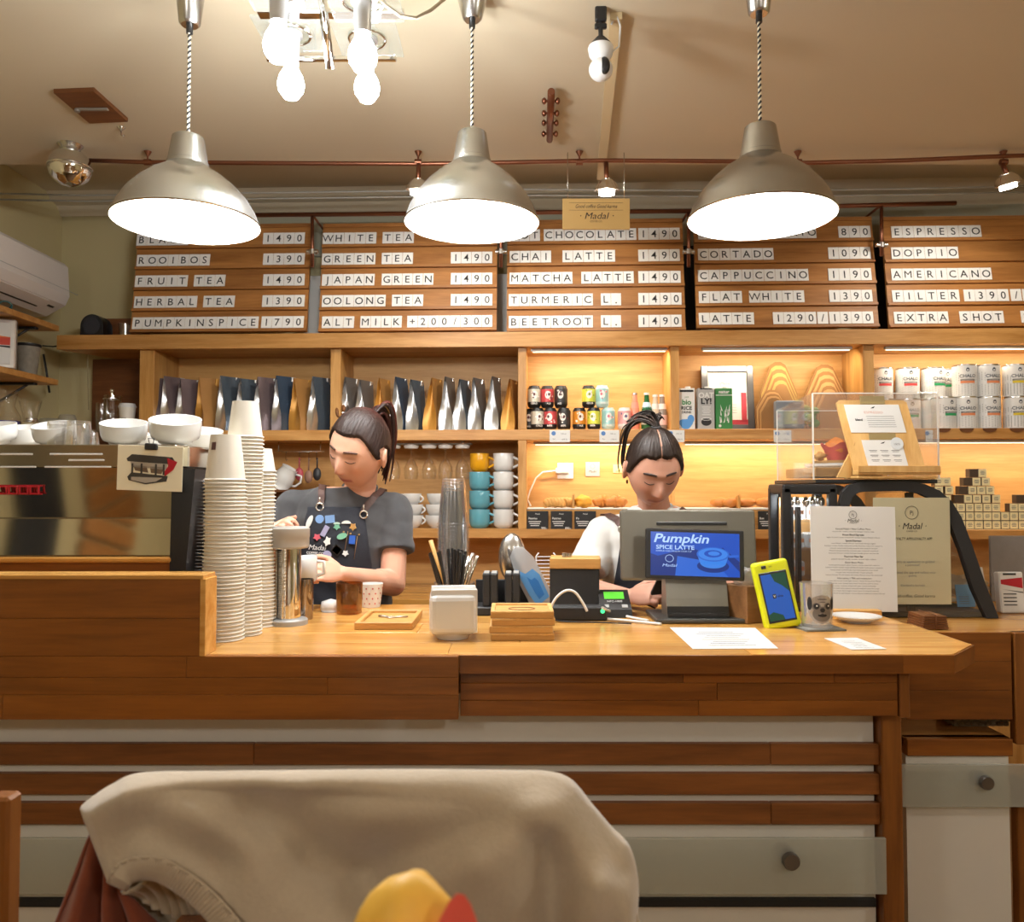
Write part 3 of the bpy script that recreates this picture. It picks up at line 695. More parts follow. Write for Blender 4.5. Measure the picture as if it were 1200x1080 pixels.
# the long copper rail with spotlights
YR = 3.35
rail_pts = [(105, 188), (170, 190), (300, 191), (490, 192), (560, 191), (705, 188), (860, 189), (935, 191), (1060, 188), (1175, 183), (1260, 180)]
cr = thing('copper_rail', 'long thin copper pipe rail below the ceiling carrying the spotlights', 'pipe', (0, YR, at(600, 190, YR).z))
b = MB(); b.tube([at(x, y, YR)-cr.location for x, y in rail_pts], 0.009, 10); obj('pipe', b, COPPER, cr)
for px in (173, 490, 679, 935, 1176):
    q = at(px, 190, YR)-cr.location; b = MB(); b.tube([(q.x, 0, q.z), (q.x, 0, q.z+0.035)], 0.004, 6); b.lathe([(0, 0), (0.016, 0), (0.004, -0.022), (0, -0.022)][::-1], 12, 0, Matrix.Translation((q.x, 0, q.z+0.045)))
    b.tube([(q.x, 0, q.z+0.03), (q.x, 0, ZC-cr.location.z)], 0.0022, 5); b.cyl((q.x-0.014, 0, q.z), (q.x+0.014, 0, q.z), 0.013, n=10)
    obj('hanger', b, COPPER, cr)
SPOT_ON = pmat('lit spotlight lens', (1, 1, 1), 0.3, emit=(1, 0.93, 0.8), es=25)
for k, (px, py, tiltx) in enumerate([(490, 222, 0.05), (711, 222, 0.0), (1181, 215, -0.25)]):
    q = at(px, py, YR-0.02); t = thing('spotlight', ['small chrome bowl spotlight half hidden by the middle pendant', 'small chrome bowl spotlight above the hanging plaque', 'small chrome bowl spotlight at the right edge above the espresso board'][k], 'spotlight', q, 0, 'spotlights on the copper rail')
    b = MB(); b.tube([(0, 0.0, 0.035), (0 if k != 2 else -0.01, 0.02, at(px, 191, YR).z-q.z)], 0.010, 10); obj('stem', b, COPPER, t)
    b = MB(); b.lathe([(0, 0.045), (0.02, 0.042), (0.040, 0.026), (0.050, 0.004), (0.052, -0.004), (0.045, -0.006), (0.042, 0.004)], 28, 0, RY(tiltx) @ RX(0.15)); obj('bowl', b, CHROME, t)
    b = MB(); b.lathe([(0.034, 0.0), (0.032, -0.022), (0, -0.024)][::-1], 20, 0, RY(tiltx) @ RX(0.15)); obj('lens', b, SPOT_ON, t)
    lamp_point('spot_source', (0, -0.01, -0.035), SPOT_W, 0.03, (1, 0.93, 0.82), t, spot=120, rot=(0.75, 0, 0))
# chrome ball lamp at left
p = at(82, 196, 3.3)
t = thing('ball_lamp', 'crumpled chrome ball lamp on the ceiling at left', 'lamp', p)
def crump(q): return 1+0.05*noise.noise(q*4+Vector((3, 0, 0)))*(1 if q.z < 0.1 else 0.1)
b = MB(); b.ell((0, 0, 0), (0.083, 0.083, 0.078), 36, 22, fn=crump); obj('ball', b, CHROME, t)
b = MB(); b.cyl((0, 0, 0.07), (0, 0, ZC-p.z), 0.03, 0.05, 20); b.lathe([(0.0835, -0.004), (0.086, 0.0), (0.0835, 0.004)], 36); obj('mount', b, STEEL, t)
# thin grey rails higher on the wall
g = thing('wire_rail', 'pair of thin grey wires strung in front of the upper wall', 'wire', (0, 3.75, 2.5))
b = MB()
for dy, dz in ((0, 0), (0.03, -0.028)):
    b.tube([at(x, y, 3.75+dy)-g.location+Vector((0, 0, dz)) for x, y in [(-40, 226), (100, 229), (300, 226), (620, 222), (900, 224), (1080, 221), (1260, 217)]], 0.0045, 6)
obj('wire', b, pmat('grey wire', (0.4, 0.39, 0.35), 0.5, 0.5), g)
b = MB()
for px in (-20, 1240): q = at(px, 225, 3.75)-g.location; b.cyl((q.x, 0, q.z), (q.x, 0, ZC-2.5), 0.006, n=8)
obj('bracket', b, STEEL, g)
# board carrying pipes with drops between the boards
YB2 = 3.98
for k, (xa, xb_, ya, yb_, drops) in enumerate([(300, 830, 252, 247, (366, 587, 807)), (918, 1120, 243, 238, (1033,))]):
    o0 = at((xa+xb_)/2, 246, YB2)
    t = thing('board_pipe', ['copper pipe with drops that carries the left three menu boards', 'short copper pipe with one drop beside the espresso board'][k], 'pipe', o0)
    b = MB(); b.tube([at(xa, ya, YB2)-o0, at(xb_, yb_, YB2)-o0], 0.011, 10); obj('pipe', b, COPPER, t)
    for d in drops:
        yv = ya+(yb_-ya)*(d-xa)/(xb_-xa); q0 = at(d, yv, YB2)-o0; q1 = at(d, 313 if k == 0 else 300, YB2)-o0
        b = MB(); b.tube([q0, q1], 0.009, 10); dr = obj('drop_pipe', b, COPPER, t)
        qc = at(d, 295 if k == 0 else 287, YB2)-o0
        b = MB(); b.cyl((qc.x-0.028, 0, qc.z), (qc.x-0.010, 0, qc.z), 0.012, n=10); b.cyl((qc.x+0.010, 0, qc.z), (qc.x+0.028, 0, qc.z), 0.012, n=10); b.cyl((qc.x, 0, qc.z-0.012), (qc.x, 0, qc.z+0.012), 0.016, n=12)
        obj('clamp', b, STEEL, dr)
        b = MB(); b.tube([q0, (q0.x, 0.30, q0.z)], 0.006, 8); obj('wall_arm', b, COPPER, t)
# pale and dark strips seen between the boards
for px0, px1, nm, m in [(361, 373, 'pale strip of wall batten between the two tea boards', WHITE_PAINT), (582, 594, 'pale wall batten between the green tea and chai boards', WHITE_PAINT), (803, 816, 'dark wall batten between the chai and cortado boards', BLACK_M), (1029, 1041, 'dark wall batten between the cortado and espresso boards', BLACK_M)]:
    a = bk(px0, 350, 0.22); c = bk(px1, 350, 0.22); b = MB(); zt_ = Z_TOPT+(0.36 if 'pale' in nm else 0.50)
    b.rbox((0, 0, (zt_-Z_TOPT)/2), (c.x-a.x+0.05, 0.02, zt_-Z_TOPT), 0.002)
    solo('wall_batten', b, m, nm, 'batten', bw((a.x+c.x)/2, 0.24, Z_TOPT+0.001), RZ)
# hanging plaque
a, c = at(659, 233, 3.27), at(738, 269, 3.27)
t = thing('hanging_plaque', 'small wooden plaque with coffee shop lettering hanging above the boards', 'sign', ((a.x+c.x)/2, 3.27, (a.z+c.z)/2))
W_, H_ = c.x-a.x, a.z-c.z
b = MB(); b.rbox((0, 0, 0), (W_, 0.010, H_), 0.001)
b.text('Good coffee Good karma', H_*0.17, 0, H_*0.25, -0.0056, 1, shear=0.25, width=W_*0.62); b.text('· Madal ·', H_*0.30, 0, -H_*0.06, -0.0056, 1, shear=0.25, width=W_*0.5, bold=0.02)
b.text('COFFEE CO.', H_*0.09, 0, -H_*0.24, -0.0056, 1, width=W_*0.18)
for z in (H_*0.36, H_*0.12): b.box((0, -0.0054, z), (W_*0.8, 0.0006, 0.001), 1)
obj('board', b, [pmat('golden plywood', srgb('#c4a062'), 0.4, noise_amt=0.06, nscale=5), INK], t)
for s in (-1, 1):
    b = MB(); b.tube([(s*W_*0.42, 0, H_/2-0.004), (s*W_*0.42, 0, at(700, 188, YR).z-t.location.z)], 0.0018, 5); obj('hanging_wire', b, STEEL, t)

# =================================================================== AIR CONDITIONER on the left wall
ACW = pmat('white air conditioner', srgb('#d9d4cf'), 0.4)
ac = thing('air_conditioner', 'white wall mounted air conditioner high on the left wall', 'air conditioner', (XL, 3.75, 2.35))
prof = [(0.0, 2.59), (0.215, 2.57), (0.235, 2.55), (0.245, 2.40), (0.225, 2.355), (0.13, 2.30), (0.0, 2.29)]
y0, y1 = 3.22, 4.10
b = MB(); b.prism([(x, z-2.35) for x, z in prof], y0-3.75, y1-3.75, 'y'); obj('body', b, ACW, ac)
def ac_pt(k, t): (x0, z0), (x1, z1) = prof[k], prof[k+1]; return Vector((x0+(x1-x0)*t, 0, z0+(z1-z0)*t-2.35))
a, c = ac_pt(4, 0.06), ac_pt(4, 0.94); n = Vector((c.z-a.z, 0, -(c.x-a.x))).normalized(); n = n if n.z < 0 else -n
b = MB()
def q4(m, a_, c_, ya, yb_, off, mat=0):
    m.add([(a_.x+n.x*off, ya, a_.z+n.z*off), (c_.x+n.x*off, ya, c_.z+n.z*off), (c_.x+n.x*off, yb_, c_.z+n.z*off), (a_.x+n.x*off, yb_, a_.z+n.z*off),
           (a_.x, ya, a_.z), (c_.x, ya, c_.z), (c_.x, yb_, c_.z), (a_.x, yb_, a_.z)], [(0, 1, 2, 3), (0, 4, 5, 1), (1, 5, 6, 2), (2, 6, 7, 3), (3, 7, 4, 0)], mat)
q4(b, a, c, y0-3.72, y1-3.75-0.14, 0.007); obj('flap', b, ACW, ac)
b = MB(); q4(b, ac_pt(4, 0.55), ac_pt(4, 0.62), y0-3.70, y1-3.75-0.16, 0.0085); q4(b, ac_pt(4, 0.30), ac_pt(4, 0.40), y1-3.75-0.10, y1-3.75-0.05, 0.002); obj('vent_slot', b, BLACK, ac)
b = MB(); b.box((0.243, 0.0, 0.078), (0.004, 0.86, 0.002)); obj('seam', b, GREY_P, ac)
b = MB(); b.text('DAIKIN', 0.022, 0, 0, 0, 0, T=TR(0.2445, -0.28, 0.062) @ RZm(PI/2), shear=0.1); obj('maker_mark', b, INK_SOFT, ac)
# =================================================================== THINGS ON THE WALL SHELVING
def foil(name, col, metal, rough): return pmat(name, col, rough, metal, noise_amt=0.12, nscale=14, bump=0.5)
FOIL = foil('crinkled silver foil', (0.72, 0.72, 0.73), 0.9, 0.28)
BAGC = {'slate': foil('slate bag', srgb('#5a6672'), 0.5, 0.4), 'plum': foil('plum grey bag', srgb('#7a6a6c'), 0.5, 0.4), 'grey': foil('grey bag', srgb('#837f7c'), 0.6, 0.38),
        'kraft': foil('kraft bag', srgb('#a87840'), 0.15, 0.55), 'blue': foil('blue grey bag', srgb('#45566b'), 0.5, 0.4)}
KRAFTG = foil('gold kraft gusset', srgb('#c48c3c'), 0.35, 0.4)
def bag_mesh(face, gus, h, wgap, wface, seed):
    """stand-up pouch: flat face panels closing to a seam at the top, gusset triangle on the near end"""
    b = MB(); N = 10; rr = random.Random(seed); tw = rr.uniform(-0.012, 0.012)
    def prof(t):  # half gap and twist along the height
        return wgap/2*(1-t)**0.8*(1+0.25*math.sin(PI*min(1, t*1.8))), tw*t*t
    def P(side, u, t):  # u 0 near .. 1 far
        g, s = prof(t); g = max(g, 0.0012)
        wob = 0.004*noise.noise(Vector((u*3+seed, t*5, side)))
        pinch = 1.0 if t < 0.9 else 1.0
        return (side*g+s+wob+0.018*t*t*u, (u-0.5)*wface*pinch, t*h)
    b.grid(lambda u, t: P(-1, 1-u, t), 6, N, 0); b.grid(lambda u, t: P(1, u, t), 6, N, 0)
    def gus_(u, t, e):
        g, s = prof(t); g = max(g, 0.0012); y = -wface/2 if e == 0 else wface/2
        fold = (1-abs(2*u-1))*0.030*min(1, t*1.6)*(1 if e == 0 else -1)
        return (((2*u-1)*g)+s+0.018*t*t*e+0.003*noise.noise(Vector((u*6, t*9, seed))), y+fold+0.004*noise.noise(Vector((u*5+9, t*12, seed))), t*h)
    b.grid(lambda u, t: gus_(u, t, 0), 6, N, 1); b.grid(lambda u, t: gus_(1-u, t, 1), 6, N, 1)
    g = prof(0)[0]
    b.add([(-g, -wface/2, 0), (g, -wface/2, 0), (g, wface/2, 0), (-g, wface/2, 0)], [(3, 2, 1, 0)], 0)
    return b
bags = [(188, 'plum', 'f', 'silver and plum grey coffee bag at the left end of the left bay'), (205, 'plum', 'f', 'plum grey coffee bag second from the left in the left bay'), (222, 'plum', 'f', 'plum grey coffee bag before the first brown one'),
        (246, 'kraft', 'k', 'brown kraft coffee bag at left, behind the stacked cups'), (270, 'slate', 'f', 'slate coffee bag left of the tall cup stack'), (291, 'slate', 'f', 'slate coffee bag behind the tall cup stack'), (312, 'plum', 'f', 'plum grey coffee bag right of the tall cup stack'),
        (335, 'blue', 'f', 'blue grey coffee bag in the left bay with crumpled silver end'), (355, 'kraft', 'k', 'brown kraft coffee bag in the left bay near the divider'), (376, 'slate', 'f', 'dark slate coffee bag beside the divider and figurine'),
        (411, 'grey', 'f', 'grey coffee bag right of the wooden figurine'), (428, 'grey', 'f', 'grey coffee bag behind the hair of the barista with a ponytail'), (449, 'kraft', 'k', 'brown kraft coffee bag just right of the ponytail'),
        (470, 'blue', 'f', 'blue grey coffee bag in the second bay'), (489, 'slate', 'f', 'slate coffee bag left of the golden bag in the second bay'), (508, 'kraft', 'k', 'golden kraft coffee bag in the middle of the second bay'),
        (526, 'grey', 'f', 'slim grey coffee bag right of the golden bag'), (543, 'slate', 'f', 'slate coffee bag fourth from the right in the second bay'), (561, 'grey', 'f', 'grey coffee bag third from the right in the second bay'),
        (579, 'grey', 'f', 'grey coffee bag second from the right in the second bay'), (598, 'kraft', 'k', 'brown kraft coffee bag at the right end against the divider')]
for k, (px, c, g, lab) in enumerate(bags):
    q = bk(px, 507, 0.10); right = px > 405
    w_ = 0.074 if not right else 0.070
    b = bag_mesh(c, g, (0.275 if not right else 0.265)+0.008*math.sin(k*2.1), w_, 0.115, k)
    solo('coffee_bag', b, [BAGC[c], FOIL if g == 'f' else KRAFTG], lab, 'coffee bag', bw(q.x, 0.085, Z_MIDT+0.001), RZ-(0.50 if not right else 0.22)+0.07*math.sin(k*1.7), 'coffee bags on the middle shelf')
# figurine
q = bk(396, 500, 0.03); b = MB(); F1 = pmat('carved wood', srgb('#7a4c22'), 0.6, noise_amt=0.25, nscale=60, bump=1.0)
b.lathe([(0, 0), (0.040, 0), (0.043, 0.012), (0.036, 0.022), (0, 0.022)], 16); b.ell((0, 0, 0.040), (0.040, 0.032, 0.022), 16, 10); b.ell((0, -0.004, 0.070), (0.028, 0.024, 0.030), 16, 10)
b.ell((-0.030, -0.006, 0.066), (0.012, 0.014, 0.024), 10, 8); b.ell((0.030, -0.006, 0.066), (0.012, 0.014, 0.024), 10, 8)
b.ell((0, -0.004, 0.112), (0.024, 0.022, 0.024), 16, 10); b.ell((-0.026, 0, 0.112), (0.012, 0.006, 0.018), 10, 8); b.ell((0.026, 0, 0.112), (0.012, 0.006, 0.018), 10, 8)
b.tube([(0, -0.024, 0.108), (0.002, -0.034, 0.092), (0.006, -0.034, 0.072), (0.014, -0.032, 0.062)], [0.010, 0.009, 0.007, 0.005], 8); b.lathe([(0.020, 0.128), (0.016, 0.142), (0.006, 0.152), (0, 0.156)][::-1], 12)
solo('wooden_figurine', b, F1, 'small carved wooden elephant headed figurine in front of the divider', 'figurine', bw(q.x, 0.035, Z_MIDT+0.001), RZ)

# ------------------------------------------------------------------ drinks cans
def can_mesh(col, top, blotch, dark):
    b = MB(); h, r = 0.112, 0.034
    b.lathe([(0, 0.002), (0.024, 0.0), (0.031, 0.008), (r, 0.018)], 20, 1)
    b.lathe([(r, 0.018), (r, h*0.26)], 20, 1); b.lathe([(r, h*0.26), (r, h*0.84)], 20, 0); b.lathe([(r, h*0.84), (0.033, h*0.88), (0.027, h*0.965), (0.027, h), (0, h-0.003)], 20, 1)
    rr = random.Random(blotch)
    # printed figure: a pale round face with dark eyes and little marks, wrapped round the front
    def patch(cx, cz, rx, rz, m, off):
        vs = [(0, 0)]+[(math.cos(2*PI*i/12), math.sin(2*PI*i/12)) for i in range(12)]
        V = []
        for a, c in vs:
            th = (cx+a*rx)/r; V.append(((r+off)*math.sin(th), -(r+off)*math.cos(th), cz+c*rz))
        b.add(V, [(0, i+1, (i+1) % 12+1) for i in range(12)], m, False)
    patch(rr.uniform(-.006, .006), h*0.58, 0.015, 0.020, 2, 0.0004)
    patch(rr.uniform(-.01, .004), h*0.60, 0.006, 0.008, 3, 0.0008)
    for _ in range(5): patch(rr.uniform(-.026, .026), rr.uniform(h*0.33, h*0.8), rr.uniform(.003, .006), rr.uniform(.003, .006), rr.choice([2, 3]), 0.0006)
    b.text(rr.choice(['BEER', 'ALE', 'IPA', 'COLD']), 0.012, 0, h*0.19, -r-0.0009, 2, bold=0.02)
    return b
CAN = {'pale': (srgb('#c8c4b4'), 'K'), 'red': (srgb('#c8484c'), 'K'), 'black': (srgb('#3a3636'), 'K'), 'amber': (srgb('#d8892c'), 'K'), 'yellow': (srgb('#d8d850'), 'K'), 'aqua': (srgb('#9cc8c8'), 'A'), 'pink': (srgb('#dca0a0'), 'W')}
cans = [(626, 1, 'pale', 'pale drinks can on the top row, left end'), (641.5, 1, 'red', 'red drinks can on the top row'), (657.5, 1, 'black', 'black and white drinks can on the top row'), (690, 1, 'yellow', 'yellow drinks can on the top row, black lid'), (706, 1, 'aqua', 'pale aqua drinks can on the top row beside the yellow one'),
        (621, 0, 'black', 'dark drinks can at the bottom left end, half covered by its neighbour'), (630, 0, 'pale', 'pale drinks can on the bottom row, left'), (645, 0, 'red', 'red drinks can on the bottom row'), (661, 0, 'black', 'black and white drinks can on the bottom row'), (679, 0, 'amber', 'amber drinks can on the bottom row with nothing on it'),
        (696, 0, 'yellow', 'yellow drinks can on the bottom row under the top one'), (713, 0, 'aqua', 'pale aqua drinks can on the bottom row'), (732, 0, 'pink', 'pink and white drinks can, right end of the bottom row')]
for k, (px, row, c, lab) in enumerate(cans):
    u = bk(px, 490, 0.06).x; col, kind = CAN[c]
    m2 = {'K': BLACK, 'A': pmat('pale aqua lacquer', srgb('#b8d4d0'), 0.3), 'W': pmat('white lacquer', srgb('#d8d0cc'), 0.3)}[kind]
    b = can_mesh(c, kind, k, 0)
    v = 0.075+(0.05 if px == 621 else 0)
    solo('drinks_can', b, [pmat(c+' can', col, 0.35, 0.2), m2, pmat('can print light', srgb('#efe8e0'), 0.4), pmat('can print dark', srgb({'pink': '#3c4a7c', 'aqua': '#d06878', 'amber': '#5a3410', 'yellow': '#8a9a30'}.get(c, '#58282c')), 0.4)],
         lab, 'drinks can', bw(u, v+0.006*math.sin(k), Z_MIDT+0.001+(0.1128 if row else 0)), RZ+0.5*math.sin(k*2.3)*0.5, 'drinks cans on the middle shelf')
def bottle(px, lab, r, h, body, liquid, labc, seedv=0.09, neck=0.012, cap=None):
    u = bk(px, 490, seedv).x
    t = thing('bottle', lab, 'bottle', bw(u, seedv, Z_MIDT+0.001), RZ, 'bottles on the middle shelf')
    b = MB(); b.lathe([(0, 0.002), (r*0.9, 0), (r, 0.006), (r, h*0.48), (r*0.85, h*0.60), (neck*1.2, h*0.78), (neck, h*0.95), (0, h*0.95)], 20); obj('body', b, liquid, t)
    b = MB(); b.lathe([(0, h), (neck*1.15, h), (neck*1.2, h*0.94), (0, h*0.94)][::-1], 14); obj('cap', b, cap or WHITE_P, t)
    b = MB(); b.lathe([(r+0.0006, h*0.14), (r+0.0006, h*0.42)], 20); obj('label_band', b, labc, t)
    b = MB(); b.lathe([(r*0.87, h*0.585), (neck*1.5, h*0.74)], 20); obj('neck_band', b, body, t)
bottle(744, 'slim bottle of pink drink with silver cap', 0.024, 0.19, pmat('pink glass', srgb('#e09080'), 0.1), pmat('pink drink', srgb('#dc8a72'), 0.12), pmat('pink label', srgb('#d05a50'), 0.5), cap=STEEL)
bottle(758, 'green glass bottle with pale blue neck label', 0.029, 0.19, pmat('blue neck label', srgb('#b4d4e4'), 0.5), pmat('green glass', srgb('#1f5a34'), 0.08), pmat('silver label', srgb('#a8a898'), 0.4))
bottle(768, 'clear bottle with white neck, left of two alike', 0.022, 0.18, PAPER, pmat('clear drink', srgb('#cbbba6'), 0.1), pmat('silver band', srgb('#b0aca4'), 0.4))
bottle(776, 'clear bottle with black and pale pink label by the upright', 0.025, 0.18, pmat('pale neck', srgb('#e8d8d0'), 0.4), pmat('tonic glass', srgb('#8c8078'), 0.1), pmat('pink label paper', srgb('#dcb8b0'), 0.5))
# ------------------------------------------------------------------ price tags on the shelf edge
BLUEDOT = pmat('blue dot', srgb('#4a78b4'), 0.5)
for k, (px, wpx, lab) in enumerate([(656, 24, 'small white price tag on the shelf edge under the dark cans'), (714, 23, 'small white price tag on the shelf edge under the aqua can'), (792, 20, 'small white price tag on the shelf edge beside the rice drink carton'), (917, 20, 'small price tag behind the left side of the acrylic box'), (1089, 8, 'small price tag behind the right side of the acrylic box')]):
    q = bk(px, 511, -0.004); hw = wpx/235/2
    b = MB(); b.rbox((0, 0, 0), (hw*2, 0.003, 0.060), 0.0005); b.add([(-hw*0.6+0.011*math.cos(2*PI*i/14), -0.0018, 0.014+0.011*math.sin(2*PI*i/14)) for i in range(14)], [tuple(range(14))], 1)
    b.text('330 ml', 0.010, hw*0.35, 0.012, -0.0018, 2); b.text('Sör', 0.010, -hw*0.55, -0.014, -0.0018, 2); b.text('1390 Ft', 0.010, hw*0.45, -0.016, -0.0018, 2)
    solo('price_tag', b, [PAPER, BLUEDOT, INK_SOFT], lab, 'price tag', bw(q.x, -0.0035, bk(px, 511, 0).z), RZ, 'white price tags on the shelf edge')
# ------------------------------------------------------------------ plant drink cartons
def carton(px, w_px, lab, base, words, deco):
    a, c = bk(px-w_px/2, 490, 0.03), bk(px+w_px/2, 490, 0.03); w_ = c.x-a.x; h = bk(px, 453, 0.03).z-Z_MIDT
    t = thing('drink_carton', lab, 'carton', bw((a.x+c.x)/2, 0.07, Z_MIDT+0.001), RZ, 'plant drink cartons')
    b = MB(); b.rbox((0, 0, h/2-0.006), (w_-0.002, 0.07, h-0.012), 0.002); b.box((0, 0.0, h-0.010), (w_-0.004, 0.066, 0.006)); obj('body', b, base, t)
    b = MB(); b.cyl((0.012, 0, h-0.010), (0.012, 0, h+0.004), 0.014, n=16); obj('cap', b, WHITE_P, t)
    b = MB()
    for (s, size, x, z, mi, bold) in words: b.text(s, size, x, z*h, -0.0362, mi, bold=bold)
    deco(b, w_, h); return t, b
def blob(b, cx, cz, rx, rz, mi, y=-0.0358, n=18, wob=0.0, ph=0):
    b.add([(cx+rx*(1+wob*math.sin(3*2*PI*i/n+ph))*math.cos(2*PI*i/n), y, cz+rz*(1+wob*math.sin(3*2*PI*i/n+ph))*math.sin(2*PI*i/n)) for i in range(n)], [tuple(range(n))], mi)
GREEN = pmat('print green', srgb('#2f7a3c'), 0.5); BLUEP = pmat('print blue', srgb('#4f8fd0'), 0.5); GREYP = pmat('print grey', srgb('#a9a8a6'), 0.5)
def d1(b, w, h): blob(b, -0.004, h*0.13, w*0.40, h*0.12, 1, wob=0.12); blob(b, w*0.24, h*0.24, w*0.2, h*0.10, 1, y=-0.0356); b.box((0, -0.0356, h*0.9), (w*0.8, 0.0004, h*0.05), 2)
t, b = carton(805, 20, 'white rice drink carton with green lettering and blue splash', PAPER, [('bio', 0.036, 0, 0.64, 3, 0.03), ('RICE', 0.026, 0, 0.50, 2, 0.03), ('DRINK', 0.016, 0, 0.40, 2, 0.02), ('joya', 0.012, 0.0, 0.76, 3, 0.0)], d1)
obj('print', b, [PAPER, BLUEP, INK, GREEN], t)
def d2(b, w, h):
    blob(b, 0, h*0.17, w*0.30, h*0.09, 2); blob(b, 0, h*0.24, w*0.30, h*0.035, 0, y=-0.0361); blob(b, 0, h*0.235, w*0.24, h*0.02, 2, y=-0.0364); b.box((0, -0.0356, h*0.95), (w*0.7, 0.0004, h*0.03), 2)
    for k in range(5): b.box((0, -0.0358, h*(0.52-0.045*k)), (w*(0.4 if k % 2 else 0.5), 0.0004, h*0.014), 0)
t, b = carton(828, 20, 'grey oat drink carton with big dark lettering and a coffee cup', GREYP, [('OAT', 0.036, 0, 0.80, 0, 0.035), ('LY!', 0.040, 0, 0.66, 2, 0.04)], d2)
obj('print', b, [PAPER, BLUEP, INK, GREEN], t)
def d3(b, w, h):
    b.box((0, -0.0356, h*0.80), (w*0.98, 0.0005, h*0.018), 0)
    rr = random.Random(4)
    for k in range(16): x = rr.uniform(-0.32, 0.32)*w; z = h*rr.uniform(0.12, 0.5); b.add([(x-0.003, -0.0358, z), (x+0.003, -0.0358, z), (x+rr.uniform(-.01, .01), -0.0358, z+h*0.16)], [(0, 1, 2)], 0)
    blob(b, -w*0.25, h*0.08, 0.007, 0.007, 0)
t, b = carton(849, 20, 'green plant drink carton with white leaves, right of three', GREEN, [('natur', 0.024, 0, 0.88, 0, 0.03)], d3)
obj('print', b, [PAPER, BLUEP, INK, GREEN], t)
# framed certificate
a, c = bk(822, 428, 0.2), bk(884, 500, 0.2); W_, H_ = c.x-a.x, a.z-Z_MIDT
t = thing('picture_frame', 'grey framed certificate leaning behind the cartons with a red corner', 'picture frame', bw((a.x+c.x)/2, 0.19, Z_MIDT+0.002), 0, None, rot=(-0.10, 0, RZ))
b = MB(); fw = 0.034
for s in (-1, 1): b.rbox((s*(W_/2-fw/2), 0, H_/2), (fw, 0.018, H_), 0.003); b.rbox((0, 0, H_/2+s*(H_/2-fw/2)), (W_-2*fw+0.002, 0.018, fw), 0.003)
obj('frame', b, pmat('dark silver frame', srgb('#6e6e70'), 0.3, 0.7), t)
b = MB(); b.box((0, 0.003, H_/2), (W_-2*fw, 0.004, H_-2*fw)); b.box((W_*0.30, -0.001, H_*0.36), (0.03, 0.002, H_*0.45), 2); b.box((0.0, -0.001, H_*0.13), (W_-2*fw, 0.002, 0.03), 2)
b.box((-0.012, -0.002, H_*0.52), (W_*0.60, 0.002, H_*0.70), 0)
pts = [(-0.012+0.026*math.cos(2*PI*i/20), -0.0035, H_*0.73+0.026*math.sin(2*PI*i/20)) for i in range(21)]; b.tube(pts, 0.0008, 4, 3)
b.text('Madal', 0.020, -0.012, H_*0.73, -0.0036, 3, shear=.2); b.text('Café', 0.018, 0.0, H_*0.48, -0.0036, 3)
for k in range(4): b.box((-0.012, -0.0033, H_*(0.40-0.04*k)), (W_*0.42, 0.0004, 0.0016), 3)
obj('certificate', b, [PAPER, PAPER, pmat('red print', srgb('#b03040'), 0.6), INK_SOFT], t)
# kraft takeaway boxes, nested
KR = pmat('kraft board', srgb('#b58a55'), 0.75, noise_amt=0.05); KRD = pmat('kraft edge', srgb('#8a6236'), 0.8); KRG = pmat('olive kraft board', srgb('#ab8a4a'), 0.75, noise_amt=0.05)
def clam(px0, px1, ytop, n, lab, mat, v, lean):
    a, c = bk(px0, 480, v), bk(px1, 480, v); W_ = c.x-a.x; H_ = bk((px0+px1)/2, ytop, v).z-Z_MIDT
    t = thing('takeaway_box_stack', lab, 'takeaway boxes', bw((a.x+c.x)/2, v, Z_MIDT+0.002), RZ)
    for k in range(n):
        b = MB(); y = -k*0.009; s = 1-0.055*k; h = H_*(1-0.058*k)
        P = [(-W_/2*s, 0.0), (-W_/2*s, h*0.55), (-W_*0.20*s, h*0.96), (-W_*0.08*s, h), (W_*0.08*s, h), (W_*0.20*s, h*0.96), (W_/2*s, h*0.55), (W_/2*s, 0)]
        b.prism(P, y-0.0035, y+0.0035, 'y'); obj('box', b, mat if k % 2 else KRD, t, rot=(-lean, 0, 0))
clam(891, 935, 424, 7, 'olive kraft takeaway boxes nested and standing behind', KRG, 0.20, 0.05)
clam(944, 992, 427, 9, 'brown kraft takeaway boxes with fanned octagonal lids behind the acrylic box', KR, 0.20, 0.05)
clam(886, 924, 457, 5, 'low kraft takeaway boxes in front of the olive ones', KR, 0.10, 0.05)
